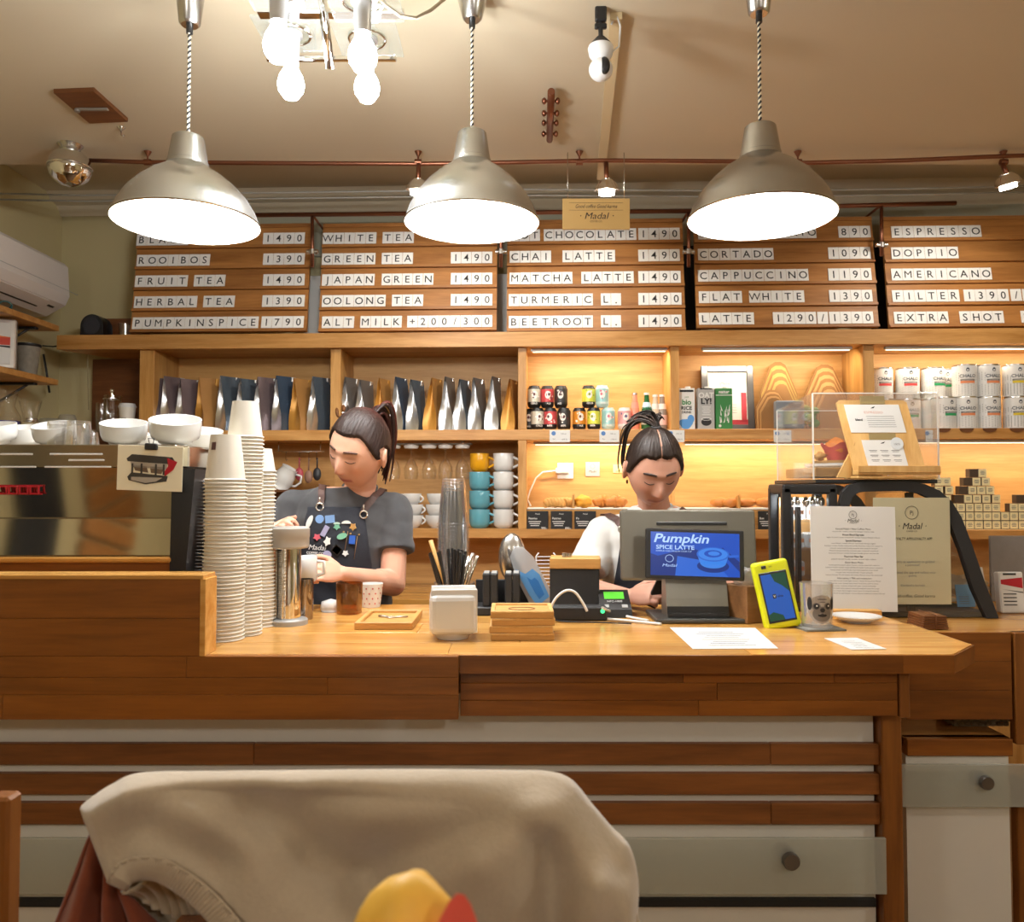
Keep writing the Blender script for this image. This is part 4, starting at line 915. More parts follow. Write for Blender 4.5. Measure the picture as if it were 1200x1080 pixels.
# ------------------------------------------------------------------ white tins
LAB = {'o': ('orange', '#e08a5c'), 'y': ('yellow', '#d8c030'), 'g': ('green', '#1f9a5c'), 'r': ('red', '#d84a4a')}
for k, (px, row, c, v, lab) in enumerate([
    (1033, 1, 'r', 0.12, 'white spice tin with red band, upper back row beside the divider'), (1064, 1, 'r', 0.12, 'white spice tin with red band, second in the upper back row'), (1094, 1, 'g', 0.12, 'white spice tin with green band, third in the upper back row'), (1108, 1, 'g', 0.18, 'white spice tin with green band, half covered by the orange one'),
    (1036, 0, 'r', 0.12, 'white spice tin low behind the recipe stand, near the divider'), (1065, 0, 'g', 0.12, 'striped spice tin low behind the recipe stand, middle'), (1092, 0, 'g', 0.12, 'striped spice tin seen low through the acrylic box'),
    (1131, 1, 'o', 0.03, 'white spice tin with orange band, upper front row, left one'), (1158, 1, 'o', 0.03, 'white spice tin with orange band, upper front row, centre'), (1190, 1, 'y', 0.03, 'white spice tin with yellow band, upper front row, right'),
    (1106, 0, 'g', 0.04, 'white spice tin with green band, lower front row'), (1131, 0, 'o', 0.03, 'white spice tin with orange band, lower front row, left one'), (1158, 0, 'o', 0.03, 'white spice tin with orange band, lower front row, centre'), (1190, 0, 'y', 0.03, 'white spice tin with yellow band, lower front row, right')]):
    hh, r = 0.157, 0.056; u = bk(px, 480, v+0.03).x
    if v > 0.1: hh, r = (0.157, 0.056)
    t = thing('spice_tin', lab, 'tin', bw(u, v+0.03, Z_MIDT+0.001+(hh+0.0015 if row else 0)), RZ+[0.05, -0.1, 0.25, -0.2][k % 4], 'white spice tins')
    b = MB(); b.lathe([(0, 0), (r, 0), (r, hh*0.95)], 28); b.lathe([(r, hh*0.95), (r+0.001, hh*0.955), (r+0.001, hh), (0, hh-0.002)], 28, 1); obj('body', b, [WHITE_P, STEEL], t)
    b = MB(); rr = random.Random(k)
    def wrap(cx, cz, pts2, m, off=0.0006):
        b.add([((r+off)*math.sin((cx+a)/r), -(r+off)*math.cos((cx+a)/r), cz+d) for a, d in pts2], [tuple(range(len(pts2)))], m)
    for i in range(26):
        for j in range(5 if c != 'y' else 9):
            x = -PI*r+2*PI*r*i/26; z = hh*0.05+hh*0.36*j/(5 if c != 'y' else 9)+(0.005 if i % 2 else 0)
            if c in 'gr': wrap(x, z, [(-0.004, -0.003), (-0.003, -0.004), (0.004, 0.003), (0.003, 0.004)], 0)
            else: wrap(x, z, [(-0.0018, 0), (0, -0.003), (0.0018, 0), (0, 0.003)], 0)
            if abs(x) > 0.035 and j < 4: wrap(x, z+hh*0.45, [(-0.0018, 0), (0, -0.003), (0.0018, 0), (0, 0.003)], 0)
    # colour band, dark caption strip, lettering and round crest
    N = 10
    for m, z0, z1, off in ((1, hh*0.40, hh*0.475, 0.0010), (0, hh*0.475, hh*0.53, 0.0010)):
        for i in range(N):
            x0 = -0.033+0.066*i/N; x1 = -0.033+0.066*(i+1)/N; wrap(0, 0, [(x0, z0), (x1, z0), (x1, z1), (x0, z1)], m, off)
    def wtext(s, size, z, m, bold=0.02):
        vs, fs, wd = text_data(s, bold); b.add([((r+0.0012)*math.sin((a-wd/2)*size/r), -(r+0.0012)*math.cos((a-wd/2)*size/r), z+(d-0.35)*size) for a, d in vs], fs, m)
    wtext('CHALO', 0.022, hh*0.63, 2); wtext('LATTE BLEND', 0.008, hh*0.50, 3, 0.0)
    for i in range(16):
        a0, a1 = 2*PI*i/16, 2*PI*(i+1)/16
        wrap(0, hh*0.82, [(0.0085*math.cos(a0), 0.0085*math.sin(a0)), (0.0085*math.cos(a1), 0.0085*math.sin(a1)), (0.0055*math.cos(a1), 0.0055*math.sin(a1)), (0.0055*math.cos(a0), 0.0055*math.sin(a0))], 2)
    wrap(0, hh*0.82, [(-0.008, 0.002), (0.008, 0.002), (0.004, 0.010), (-0.004, 0.010)], 2, 0.0009)
    obj('printed_wrap', b, [INK_SOFT, pmat(LAB[c][0]+' band', srgb(LAB[c][1]), 0.5), pmat('slate lettering', srgb('#3a4452'), 0.5), PAPER], t)
# half round hooks below the tins
for k, px in enumerate((1106, 1133, 1160, 1192)):
    q = bk(px, 502, -0.004); b = MB(); n = 12; R = 0.034
    b.prism([(R*math.cos(-PI*i/n), R*0.6*math.sin(-PI*i/n)) for i in range(n+1)], -0.004, 0.0)
    solo('shelf_scallop', b, W_DARK, 'small dark half-round cut-out disc under the front tins', 'disc', bw(q.x, -0.001, Z_MIDT), RZ, 'half-round discs under the tins')
# ------------------------------------------------------------------ little tea boxes in a pyramid
SZ = 0.042; FACEC = pmat('cream box face', srgb('#eee2b2'), 0.6, noise_amt=0.05, nscale=50); DARKC = pmat('dark brown box side', srgb('#4a3a2c'), 0.6)
b = MB(); b.rbox((0, 0, SZ/2), (SZ-0.002, SZ, SZ-0.001), 0.001, 0)
b.add([(-SZ*.46, -SZ/2-0.0006, SZ*.05), (SZ*.46, -SZ/2-0.0006, SZ*.05), (SZ*.46, -SZ/2-0.0006, SZ*.95), (-SZ*.46, -SZ/2-0.0006, SZ*.95)], [(0, 1, 2, 3)], 1)
for k in range(3): b.box((0, -SZ/2-0.001, SZ*(0.68-0.16*k)), (SZ*(0.45 if k != 1 else 0.55), 0.0004, SZ*0.07), 2)
me = b.mesh('tea_box'); [me.materials.append(m) for m in (DARKC, FACEC, INK_SOFT)]
step = 0.0424
rowsx = {0: (1085, 1205), 1: (1085, 1205), 2: (1085, 1205)}
cnt = 0
def tbox(u, row, turned, lab):
    global cnt
    o = bpy.data.objects.new('tea_box', me); COL.objects.link(o); o.location = bw(u, 0.07, Z_LOWT+0.0008+row*(SZ+0.0006)); o.rotation_euler = (0, 0, RZ+(PI/2 if turned else random.uniform(-0.03, 0.03)))
    tag(o, lab, 'tea box', 'little tea boxes piled on the lower shelf'); cnt += 1
ubase = bk(1085, 600, 0.05).x; uend = bk(1206, 600, 0.05).x
for row in range(3):
    u = ubase
    i = 0
    while u < uend:
        if not (row == 2 and abs(u-bk(1179, 600, 0.05).x) < 0.02): tbox(u, row, False, 'little cream tea box in the three full bottom rows of the pile')
        u += step; i += 1
for row, pxs, dark in [(3, (1134, 1144.5, 1155.5, 1167), (1124, 1196)), (4, (1139, 1149.5, 1160, 1112), (1129,)), (5, (1144, 1155, 1100, 1109), (1134,)), (6, (1151,), (1141,))]:
    # columns of the pyramid stand on the row below
    for px in pxs:
        tbox(bk(px, 600-10*row, 0.05).x, row, False, ['', '', '', 'little cream tea box in the fourth row of the pyramid', 'little cream tea box in the fifth row of the pyramid', 'little cream tea box in the sixth row of the pyramid', 'topmost cream tea box of the pyramid'][row])
    for px in dark:
        tbox(bk(px, 600-10*row, 0.05).x, row, True, ['', '', '', 'tea box turned to its dark side in the fourth row', 'tea box turned to its dark side in the fifth row', 'tea box turned to its dark side in the sixth row', 'topmost dark side tea box of the pyramid'][row])
for px, rws in ((1100, (3, 4)), (1109, (3, 4))):
    for r_ in rws:
        if not (px == 1109 and r_ == 4): tbox(bk(px, 560, 0.05).x, r_, False, 'little cream tea box in the low left stack beside the recipe stand')
# ------------------------------------------------------------------ mugs
def mug_mesh(r, h):
    b = MB(); b.lathe([(0, 0.004), (r*0.62, 0.0), (r*0.78, 0.004), (r*0.93, h*0.16), (r, h*0.38), (r, h*0.97), (r*0.985, h), (r*0.95, h*0.985), (r*0.94, h*0.4), (r*0.8, h*0.14), (0, h*0.07)], 28, crease=1.2)
    return b
def handle_mesh(r, h):
    b = MB(); pts = [(r*0.95+0.030*math.sin(PI*t)+(0.006 if 0.1 < t < 0.9 else 0), 0, h*(0.80-0.58*t)) for t in [i/10 for i in range(11)]]
    b.tube(pts, 0.0065, 8); return b
TEAL = pmat('teal glaze', srgb('#5f9fae'), 0.12, coat=0.5); YEL = pmat('mustard glaze', srgb('#d89a1c'), 0.12, coat=0.5)
mm = {c: None for c in 'wty'}
def mug(px, row, lab, m, r=0.054, h=0.094, flip=1, v=0.10, z0=None, ang=-0.25):
    u = bk(px, 600, v).x; z = (Z_LOWT if z0 is None else z0)+0.001+row*(h+0.001)
    t = thing('mug', lab, 'mug', bw(u, v, z), RZ+ang, 'mugs on the lower shelf')
    obj('cup', mug_mesh(r, h), m, t); obj('handle', handle_mesh(r, h), m, t)
for row, lab in enumerate(['bottom teal mug of the coloured stack', 'middle teal mug of the coloured stack', 'upper teal mug under the mustard one']): mug(562, row, lab, TEAL)
mug(562, 3, 'mustard yellow mug on top of the teal mugs', YEL, r=0.050)
for row, lab in enumerate(['bottom white mug of the stack by the upright', 'second white mug from the bottom by the upright', 'third white mug from the bottom by the upright', 'top white mug of the stack by the upright']): mug(590, row, lab, CERAMIC)
def cup_mesh(r, h):
    b = MB(); b.lathe([(0, 0.003), (r*0.45, 0), (r*0.55, 0.004), (r*0.85, h*0.35), (r, h*0.8), (r, h), (r*0.95, h), (r*0.8, h*0.4), (0, h*0.12)], 26, crease=1.2); return b
for k, (px, row, r, lab) in enumerate([(484, 0, 0.055, 'white cappuccino cup at the bottom left of the low stacks'), (484, 1, 0.053, 'white cappuccino cup in the middle of the left low stack'), (482, 2, 0.052, 'white cappuccino cup on top of the left low stack'), (511, 0, 0.055, 'white cappuccino cup at the bottom of the right low stack'), (511, 1, 0.053, 'white cappuccino cup in the middle of the right low stack'), (512, 2, 0.052, 'white cappuccino cup on top of the right low stack')]):
    h = 0.064; t = thing('cappuccino_cup', lab, 'cup', bw(bk(px, 600, 0.10).x, 0.10, Z_LOWT+0.001+row*(h*0.80+0.004)), RZ-0.3, 'white cups on the lower shelf')
    b = cup_mesh(r, h); obj('bowl', b, CERAMIC, t)
    b = MB(); b.tube([(r*0.9+0.02*math.sin(PI*i/8), 0, h*(0.85-0.55*i/8)) for i in range(9)], 0.005, 8); obj('handle', b, CERAMIC, t)
# ------------------------------------------------------------------ upside down stemmed glasses under the shelf
for k, px in enumerate((461, 482, 503, 522, 542)):
    u = bk(px, 530, 0.10).x
    t = thing('hanging_glass', ['stemmed glass hung upside down nearest the ponytail', 'second stemmed glass from the ponytail, hung upside down', 'middle stemmed glass hung upside down', 'fourth stemmed glass from the ponytail, hung upside down', 'stemmed glass hung upside down nearest the mustard mug'][k], 'glass', bw(u, 0.10, Z_MIDB-0.018), RZ, 'stemmed glasses under the shelf')
    b = MB(); b.lathe([(0, 0.008), (0.030, 0.006), (0.040, -0.006), (0.034, -0.018), (0, -0.022)][::-1], 24); obj('foot', b, pmat('milky glass foot', (0.8, 0.79, 0.76), 0.2), t)
    b = MB(); b.lathe([(0.005, -0.01), (0.005, -0.07), (0.022, -0.085), (0.036, -0.115), (0.038, -0.15), (0.032, -0.175)], 24, crease=1.2); obj('bowl', b, GLASS, t)
a = bk(450, 522, 0.1); c = bk(553, 522, 0.1)
b = MB()
for s in (-1, 1): b.rbox((0, s*0.024, 0), (c.x-a.x, 0.010, 0.008), 0.002)
for x in (-0.18, 0.18): b.box((x, 0, 0.008), (0.01, 0.06, 0.010))
solo('glass_rack', b, GREY_P, 'slim grey rack holding the hanging glasses under the middle shelf', 'rack', bw((a.x+c.x)/2, 0.10, Z_MIDB-0.0135), RZ)
# ------------------------------------------------------------------ rail with hooks and jugs behind the cups, left
a, c = bk(322, 529, 0.12), bk(380, 529, 0.12)
t = thing('hook_rail', 'thin steel rail with hooks under the shelf, left of the barista with a ponytail', 'rail', bw((a.x+c.x)/2, 0.12, a.z), RZ)
b = MB(); b.tube([(-(c.x-a.x)/2, 0, 0), ((c.x-a.x)/2, 0, 0)], 0.003, 6)
for s in (-1, 1): b.tube([(s*0.11, 0, 0), (s*0.11, 0, Z_MIDB-a.z)], 0.003, 6)
obj('bar', b, STEEL, t)
for x in (-0.07, 0.0, 0.05, 0.09):
    b = MB(); b.tube([(x, 0, 0.003), (x, -0.004, -0.04), (x+0.006, -0.012, -0.048), (x+0.012, -0.014, -0.04)], 0.0018, 5); obj('hook', b, STEEL, t)
q = bk(333, 560, 0.08)
t = thing('milk_jug', 'white porcelain jug tipped on its side behind the cup stacks', 'jug', bw(q.x, 0.08, q.z), 0, None, rot=(0.2, 0.5, 0.3))
b = MB(); b.lathe([(0, -0.06), (0.040, -0.058), (0.054, -0.02), (0.050, 0.02), (0.040, 0.05), (0.044, 0.062), (0.040, 0.060), (0.036, 0.045), (0, -0.04)], 24, crease=1.3); obj('body', b, CERAMIC, t)
b = MB(); b.tube([(0.042, 0, 0.045), (0.07, 0, 0.05), (0.082, 0, 0.02), (0.07, 0, -0.01), (0.05, 0, -0.02)], 0.006, 8); obj('handle', b, CERAMIC, t)
b = MB(); b.rbox((0, 0, 0.0), (0.26, 0.16, 0.012), 0.003); b.box((0.0, 0.06, -(q.z-0.07-Z_LOWT)/2), (0.24, 0.012, q.z-0.07-Z_LOWT))
solo('riser_shelf', b, W_DARK, 'dark wooden riser under the porcelain jug', 'riser', bw(q.x, 0.10, q.z-0.066), RZ)
for k, (px, py, col, lab) in enumerate([(350, 553, '#a8404c', 'red rubber brush hanging on the hook rail'), (371, 553, '#26262a', 'black measuring spoon hanging on the hook rail'), (361, 556, '#8e6a58', 'brown brush hanging on the hook rail')]):
    q = bk(px, py, 0.10); b = MB(); b.ell((0, 0, -0.01), (0.022, 0.014, 0.034), 14, 9); b.tube([(0, 0, 0.02), (0, 0, bk(px, 536, 0.1).z-q.z)], 0.004, 6)
    solo('hanging_utensil', b, pmat('utensil %d' % k, srgb(col), 0.5), lab, 'utensil', bw(q.x, 0.11, q.z), RZ, 'utensils on the hook rail')
# ------------------------------------------------------------------ things on the wall in the middle bay
q = bk(662.5, 551.5, 0.28)
t = thing('wall_socket', 'white wall socket with a plug in it', 'socket', bw(q.x, 0.282, q.z), RZ)
b = MB(); b.rbox((0, -0.004, 0), (0.084, 0.010, 0.084), 0.002); obj('plate', b, WHITE_P, t)
b = MB(); b.lathe([(0.024, 0.0), (0.024, -0.002), (0.020, -0.002), (0.018, 0.003)], 24, 0, TR(0, -0.009, 0) @ RX(PI/2)); obj('socket_ring', b, WHITE_P, t)
t = thing('plug_cable', 'white plug with a cable curling down from the wall socket', 'cable', bw(q.x, 0.27, q.z), RZ)
b = MB(); b.rbox((-0.018, -0.014, 0.0), (0.07, 0.028, 0.030), 0.006); b.cyl((0.005, 0.0, 0), (0.005, -0.012, 0), 0.017, n=18); obj('plug', b, WHITE_P, t)
path = [(646, 551), (636, 553), (628, 560), (621, 575), (618, 585), (622, 593)]
b = MB(); b.tube([(-0.05, -0.014, 0)]+[(bk(x, y, 0.25).x-q.x, -0.016, bk(x, y, 0.25).z-q.z) for x, y in path[1:]], 0.0045, 8); obj('cable', b, WHITE_P, t)
for px, py, w_, h_, txt, m, lab in [(694.5, 549.5, 0.075, 0.075, 'Madal', pmat('silver sticker', srgb('#b9b6ae'), 0.35, 0.3), 'square silver sticker with round emblem on the wooden wall'), (724, 549, 0.05, 0.045, 'wifi', pmat('yellow note', srgb('#ecd98a'), 0.7), 'small yellow note on the wooden wall beside the hair bun')]:
    q = bk(px, py, 0.28); b = MB(); b.rbox((0, 0, 0), (w_, 0.003, h_), 0.0005); b.text(txt, 0.018, 0, -0.012, -0.002, 1, shear=0.2, bold=0.01)
    if txt == 'Madal': b.tube([(0.012*math.cos(2*PI*i/16), -0.002, 0.014+0.012*math.sin(2*PI*i/16)) for i in range(17)], 0.0006, 4, 1)
    solo('wall_sticker', b, [m, INK], lab, 'sticker', bw(q.x, 0.281, q.z), RZ)
# ------------------------------------------------------------------ pastry trays with black cards
CARD = pmat('chalk black card', srgb('#1c1b1c'), 0.6)
for k, (p0, p1, lab) in enumerate([(617, 800, 'long wooden pastry tray with white rim behind the barista in white'), (800, 925, 'wooden pastry tray with buns right of the monitor')]):
    a, c = bk(p0, 608, 0.03), bk(p1, 608, 0.03); W_ = c.x-a.x; zt = bk(700, 597, 0.03).z-Z_LOWT
    t = thing('pastry_tray', lab, 'tray', bw((a.x+c.x)/2, 0.14, Z_LOWT+0.001), RZ)
    b = MB(); b.rbox((0, 0, zt*0.5), (W_-0.004, 0.24, zt), 0.002); obj('box', b, W_SHELF, t)
    b = MB(); b.rbox((0, 0, zt+0.003), (W_-0.004, 0.245, 0.006), 0.002); obj('liner', b, PAPER, t)
    for px in ((672,) if k == 0 else (866,)):
        d = bk(px, 590, 0.03).x-(a.x+c.x)/2; b = MB(); b.prism([(-0.12, zt+0.006), (0.11, zt+0.006), (0.11, zt+0.02), (-0.12, zt+0.075)], d-0.005, d+0.005, 'x'); obj('separator', b, W_SHELFV, t)
    TRZ = Z_LOWT+zt+0.0075
BUN = pmat('golden bun', srgb('#c47a30'), 0.45, noise_amt=0.25, nscale=22, bump=0.4); YCH = pmat('yellow cheese pastry', srgb('#e2a233'), 0.6, noise_amt=0.2, nscale=40, bump=0.8); PAL = pmat('pale twisted pastry', srgb('#c89650'), 0.6, noise_amt=0.2, nscale=30, bump=0.5)
def bumpy(s, a=0.12): return lambda q: 1+a*noise.noise(q*2.5+Vector((s, 0, 0)))
for k, (px, kind, lab) in enumerate([(650, 'tw', 'pale twisted pastry behind the left black card'), (661, 'tw', 'pale twisted pastry leaning at the tray separator'), (683, 'ch', 'yellow cheese pastry right of the tray separator'), (708, 'cr', 'golden croissant left of the hair bun'), (722, 'cr', 'golden croissant tucked behind the shoulder'), (845, 'bn', 'round golden bun left of the separator'), (857, 'bn', 'round golden bun against the separator'), (876, 'bn', 'low golden bun right of the separator'), (897, 'bn', 'round golden bun near the display'), (910, 'bn', 'glossy bun against the black display')]):
    q = bk(px, 595, 0.10); b = MB()
    if kind == 'tw':
        for s in (0, 1, 2): b.tube([(-0.05+0.10*i/14, 0.018*math.cos(i*0.9+s*2.1), 0.022+0.014*math.sin(i*0.9+s*2.1)+0.006*math.sin(PI*i/14)) for i in range(15)], 0.012, 8)
        m = PAL
    elif kind == 'ch': b.ell((0, 0, 0.030), (0.046, 0.05, 0.030), 22, 14, fn=bumpy(k, 0.35)); m = YCH
    elif kind == 'cr':
        pts = [(-0.055+0.11*i/12, 0.02*math.cos(PI*(i-6)/12*1.6), 0.030+0.004*math.sin(i*2.0)) for i in range(13)]
        b.tube(pts, [0.010+0.022*math.sin(PI*i/12)**0.8*(1 if i % 2 else 0.88) for i in range(13)], 12); m = BUN
    else: b.ell((0, 0, 0.026), (0.048, 0.048, 0.026), 20, 12, fn=bumpy(k, 0.1)); m = BUN
    solo('pastry', b, m, lab, 'pastry', bw(q.x, 0.10+0.03*(k % 2), TRZ+0.001), RZ+0.4*math.sin(k), 'pastries on the trays')
for k, (px, t1, pr, lab) in enumerate([(630, 'Pastries', '990.-', 'black price card under the twisted pastries, left one'), (658, 'Pastries', '890.-', 'black price card under the twisted pastries, right one'), (686, 'Po', '690.-', 'black price card half hidden by the white sleeve'), (902, 'Bun', '790.-', 'black price card right of the monitor')]):
    q = bk(px, 610, -0.01); b = MB(); b.rbox((0, 0, 0), (0.106, 0.004, 0.096), 0.001)
    b.text(t1, 0.014, -0.045, 0.012, -0.0026, 1, 'LEFT', bold=0.02); b.text('Madal', 0.010, 0.0, 0.034, -0.0026, 1)
    for j in range(3): b.box((-0.014, -0.0023, -0.004-0.010*j), (0.062-0.01*j, 0.0005, 0.004), 1)
    b.text(pr, 0.015, 0.048, -0.036, -0.0026, 1, 'RIGHT', bold=0.02)
    solo('price_card', b, [CARD, PAPER], lab, 'price card', bw(q.x, 0.005, bk(px, 610, 0).z), RZ, 'black price cards at the pastries')
# ------------------------------------------------------------------ top of the unit, left: speaker and box
q = bk(113, 393, 0.06)
t = thing('bluetooth_speaker', 'rounded black speaker standing on the left end of the top board', 'speaker', bw(q.x, 0.06, Z_TOPT+0.001), RZ)
b = MB(); n = 16; P = [(-0.062, 0), (0.062, 0)]+[(0.060*math.cos(PI*i/n), 0.055+0.060*math.sin(PI*i/n)) for i in range(n+1)]; b.prism(P, -0.045, 0.045, smooth=True); obj('housing', b, BLACK, t)
b = MB(); P = [(0.045*math.cos(2*PI*i/24), 0.056+0.045*math.sin(2*PI*i/24)) for i in range(24)]; b.prism(P, -0.049, -0.0452); obj('grille', b, pmat('grille', (0.03, 0.03, 0.035), 0.9, bump=1.0, nscale=200), t)
b = MB(); b.rbox((0, 0, 0.065), (0.26, 0.06, 0.13), 0.003); u = bk(143, 380, 0.2).x
solo('storage_box', b, W_DARK, 'brown box standing behind the black speaker on the top board', 'box', bw(u, 0.22, Z_TOPT+0.001), RZ)
b = MB(); b.lathe([(0, 0), (0.028, 0), (0.033, 0.07), (0.030, 0.07), (0.026, 0.004), (0, 0.004)], 18, crease=1.2)
solo('tumbler', b, GLASS, 'clear tumbler on the top board next to the leftmost menu board', 'glass', bw(bk(144, 385, 0.03).x, 0.05, Z_TOPT+0.001), RZ)
# =================================================================== LEFT WALL SHELVES
for k, (yfar, zt_, lab) in enumerate([(4.02, 2.235, 'upper short wooden shelf on the left wall under the air conditioner'), (4.02, 1.965, 'lower short wooden shelf on the left wall carrying a silver packet'), (4.02, 1.60, 'lowest wooden shelf on the left wall with blue glassware')]):
    xo = XL+0.24
    t = thing('wall_shelf', lab, 'shelf', (XL, 3.5, zt_), 0, 'short shelves on the left wall')
    b = MB(); b.rbox((0.12, 0, -0.014), (0.24, (yfar-3.5)*2, 0.028), 0.002); obj('board', b, W_SHELF, t)
    if k < 2:
        b = MB(); b.rbox((0.10, 0.40, -0.036), (0.20, 0.03, 0.012), 0.002); b.rbox((0.006, 0.40, -0.09), (0.012, 0.03, 0.11), 0.002); b.tube([(0.01, 0.40, -0.13), (0.16, 0.40, -0.04)], 0.006, 6); obj('bracket', b, BLACK, t)
XO = XL+0.12
def on_shelf(px, z, X): # Y from the pixel column for a thing standing at x = X
    return X/((px-600)/F)*1.0
# packet and jar on the lower shelf
t = thing('coffee_packet', 'silver coffee packet with a red and white landscape label on the lower left shelf', 'coffee packet', (-2.36, 3.66, 1.966), 0, None, rot=(-0.05, 0, 0.42))
b = MB(); b.rbox((0, 0, 0.115), (0.19, 0.05, 0.23), 0.006); obj('pouch', b, FOIL, t)
b = MB(); b.rbox((0.0, -0.0275, 0.115), (0.15, 0.003, 0.19), 0.0006); b.box((0, -0.0292, 0.125), (0.146, 0.0008, 0.035), 1); b.add([(-0.073, -0.0295, 0.108), (0.073, -0.0295, 0.112), (0.073, -0.0295, 0.145), (0.02, -0.0295, 0.150), (-0.073, -0.0295, 0.130)], [(0, 1, 2, 3, 4)], 2); b.add([(-0.073, -0.0298, 0.108), (0.073, -0.0298, 0.095), (0.073, -0.0298, 0.104)], [(0, 1, 2)], 3)
b.add([(-0.02+0.010*math.cos(2*PI*i/10), -0.0298, 0.165+0.010*math.sin(2*PI*i/10)) for i in range(10)], [tuple(range(10))], 3)
for j in range(4): b.box((-0.02, -0.0294, 0.075-0.013*j), (0.08, 0.0005, 0.003), 3)
obj('label_card', b, [PAPER, pmat('red dune', srgb('#c8402c'), 0.5), pmat('orange dune', srgb('#e07a3c'), 0.5), INK], t)
t = thing('can_holder', 'grey patterned paper bag holder with black rim beside the silver packet', 'container', (-2.36, 3.93, 1.966))
b = MB(); b.lathe([(0, 0), (0.040, 0), (0.056, 0.15), (0.052, 0.15), (0.036, 0.006), (0, 0.006)], 20, crease=1.2); obj('body', b, pmat('grey pattern', srgb('#8c8578'), 0.7, noise_amt=0.4, nscale=35), t)
b = MB(); b.lathe([(0.056, 0.146), (0.059, 0.15), (0.059, 0.160), (0.050, 0.160)], 20); obj('rim', b, BLACK, t)
# glasses for sight on the upper shelf
b = MB()
for s in (-1, 1): b.tube([(s*0.032+0.026*math.cos(2*PI*i/14), 0, 0.024+0.020*math.sin(2*PI*i/14)) for i in range(15)], 0.003, 6)
b.tube([(-0.006, 0, 0.03), (0.006, 0, 0.03)], 0.003, 6); b.tube([(0.058, 0, 0.03), (0.056, 0.10, 0.012)], 0.003, 6); b.tube([(-0.058, 0, 0.03), (-0.056, 0.10, 0.012)], 0.003, 6)
solo('eyeglasses', b, pmat('teal frame', srgb('#2a6a70'), 0.3), 'teal framed eyeglasses lying on the upper left shelf', 'eyeglasses', (-2.34, 3.66, 2.236), 0.8)
b = MB(); b.rbox((0, 0, 0.06), (0.03, 0.20, 0.12), 0.003)
solo('wooden_block', b, W_SHELFV, 'upright wooden piece at the left edge on the upper left shelf', 'block', (-2.36, 3.50, 2.236))
# carafes on the lowest shelf
t = thing('glass_carafe', 'glass carafe with a deep blue lower half on the lowest left shelf', 'carafe', (-2.31, 3.70, 1.602))
b = MB(); b.lathe([(0, 0), (0.055, 0.0), (0.058, 0.01), (0.056, 0.15), (0.03, 0.20), (0.045, 0.27)], 26, crease=1.2); obj('body', b, GLASS, t)
b = MB(); b.lathe([(0, 0.004), (0.0555, 0.004), (0.0555, 0.13), (0, 0.132)], 26); obj('blue_drink', b, pmat('deep blue', srgb('#141c78'), 0.1), t)
b = MB(); b.tube([(0.04, 0, 0.25), (0.085, 0, 0.22), (0.07, 0, 0.13), (0.05, 0, 0.12)], 0.006, 8); obj('handle', b, GLASS, t)
t = thing('glass_carafe', 'waisted clear glass carafe right of the blue one', 'carafe', (-2.30, 3.86, 1.602))
b = MB(); b.lathe([(0, 0), (0.055, 0.0), (0.058, 0.01), (0.05, 0.11), (0.028, 0.15), (0.05, 0.24)], 26, crease=1.2); obj('body', b, GLASS, t)
b = MB(); b.lathe([(0.0315, 0.14), (0.034, 0.148), (0.0315, 0.156)], 20); obj('collar', b, STEEL, t)
# jars and glass things on a small back shelf left of the unit
t = thing('glass_shelf', 'narrow wooden shelf in the corner left of the wall unit holding jars', 'shelf', bw(bk(80, 500, 0.1).x, 0.12, 1.60), RZ)
b = MB(); b.rbox((0, 0, -0.012), (0.52, 0.24, 0.024), 0.002); obj('board', b, W_SHELF, t)
for k, (px, r, h, m, lab) in enumerate([(57, 0.062, 0.19, glass('milky glass', body=0.35, bodycol=(0.7, 0.68, 0.55)), 'frosted square jar in the corner'), (76, 0.045, 0.21, glass('milky glass 2', body=0.25, bodycol=(0.7, 0.7, 0.65)), 'slim frosted jar with steel lid in the corner')]):
    b = MB(); b.lathe([(0, 0), (r, 0), (r, h*0.9), (r*0.8, h), (0, h)], 24); 
    solo('storage_jar', b, m, lab, 'jar', bw(bk(px, 500, 0.1).x, 0.12, 1.601), RZ, 'jars in the corner')
UL = bk(130, 500, 0.12)
for k, (px, r, h, lab) in enumerate([(108, 0.035, 0.13, 'clear glass left of the tall coffee press'), (119, 0.03, 0.15, 'narrow clear glass beside the tall coffee press')]):
    b = MB(); b.lathe([(0, 0), (r*0.8, 0), (r, h*0.5), (r*0.95, h), (r*0.9, h), (r*0.94, h*0.5), (r*0.74, 0.005), (0, 0.005)], 22, crease=1.2)
    solo('clear_glass', b, GLASS, lab, 'glass', bw(bk(px, 500, 0.10).x, 0.10, Z_MIDT+0.001 if px > 112 else 1.601), RZ)
t = thing('coffee_press', 'tall glass coffee press with steel rods left of the paper cup', 'coffee press', bw(bk(131, 500, 0.10).x, 0.10, Z_MIDT+0.001), RZ)
b = MB(); b.lathe([(0, 0.01), (0.040, 0.01), (0.040, 0.19)], 24); obj('beaker', b, GLASS, t)
b = MB(); b.cyl((0, 0, 0), (0, 0, 0.01), 0.044, n=24)
for a in (0.4, 2.5, 4.6): b.tube([(0.042*math.cos(a), 0.042*math.sin(a), 0), (0.042*math.cos(a), 0.042*math.sin(a), 0.19)], 0.0035, 6)
b.tube([(0.0425*math.cos(2*PI*i/24), 0.0425*math.sin(2*PI*i/24), 0.17) for i in range(25)], 0.0035, 6); b.cyl((0, 0, 0.18), (0, 0, 0.21), 0.006, n=8); b.ell((0, 0, 0.215), (0.012, 0.012, 0.012), 12, 8); obj('frame', b, CHROME, t)
t = thing('paper_cup', 'white takeaway paper cup with lid and small printed square by the upright', 'paper cup', bw(bk(149, 500, 0.06).x, 0.06, Z_MIDT+0.001), RZ)
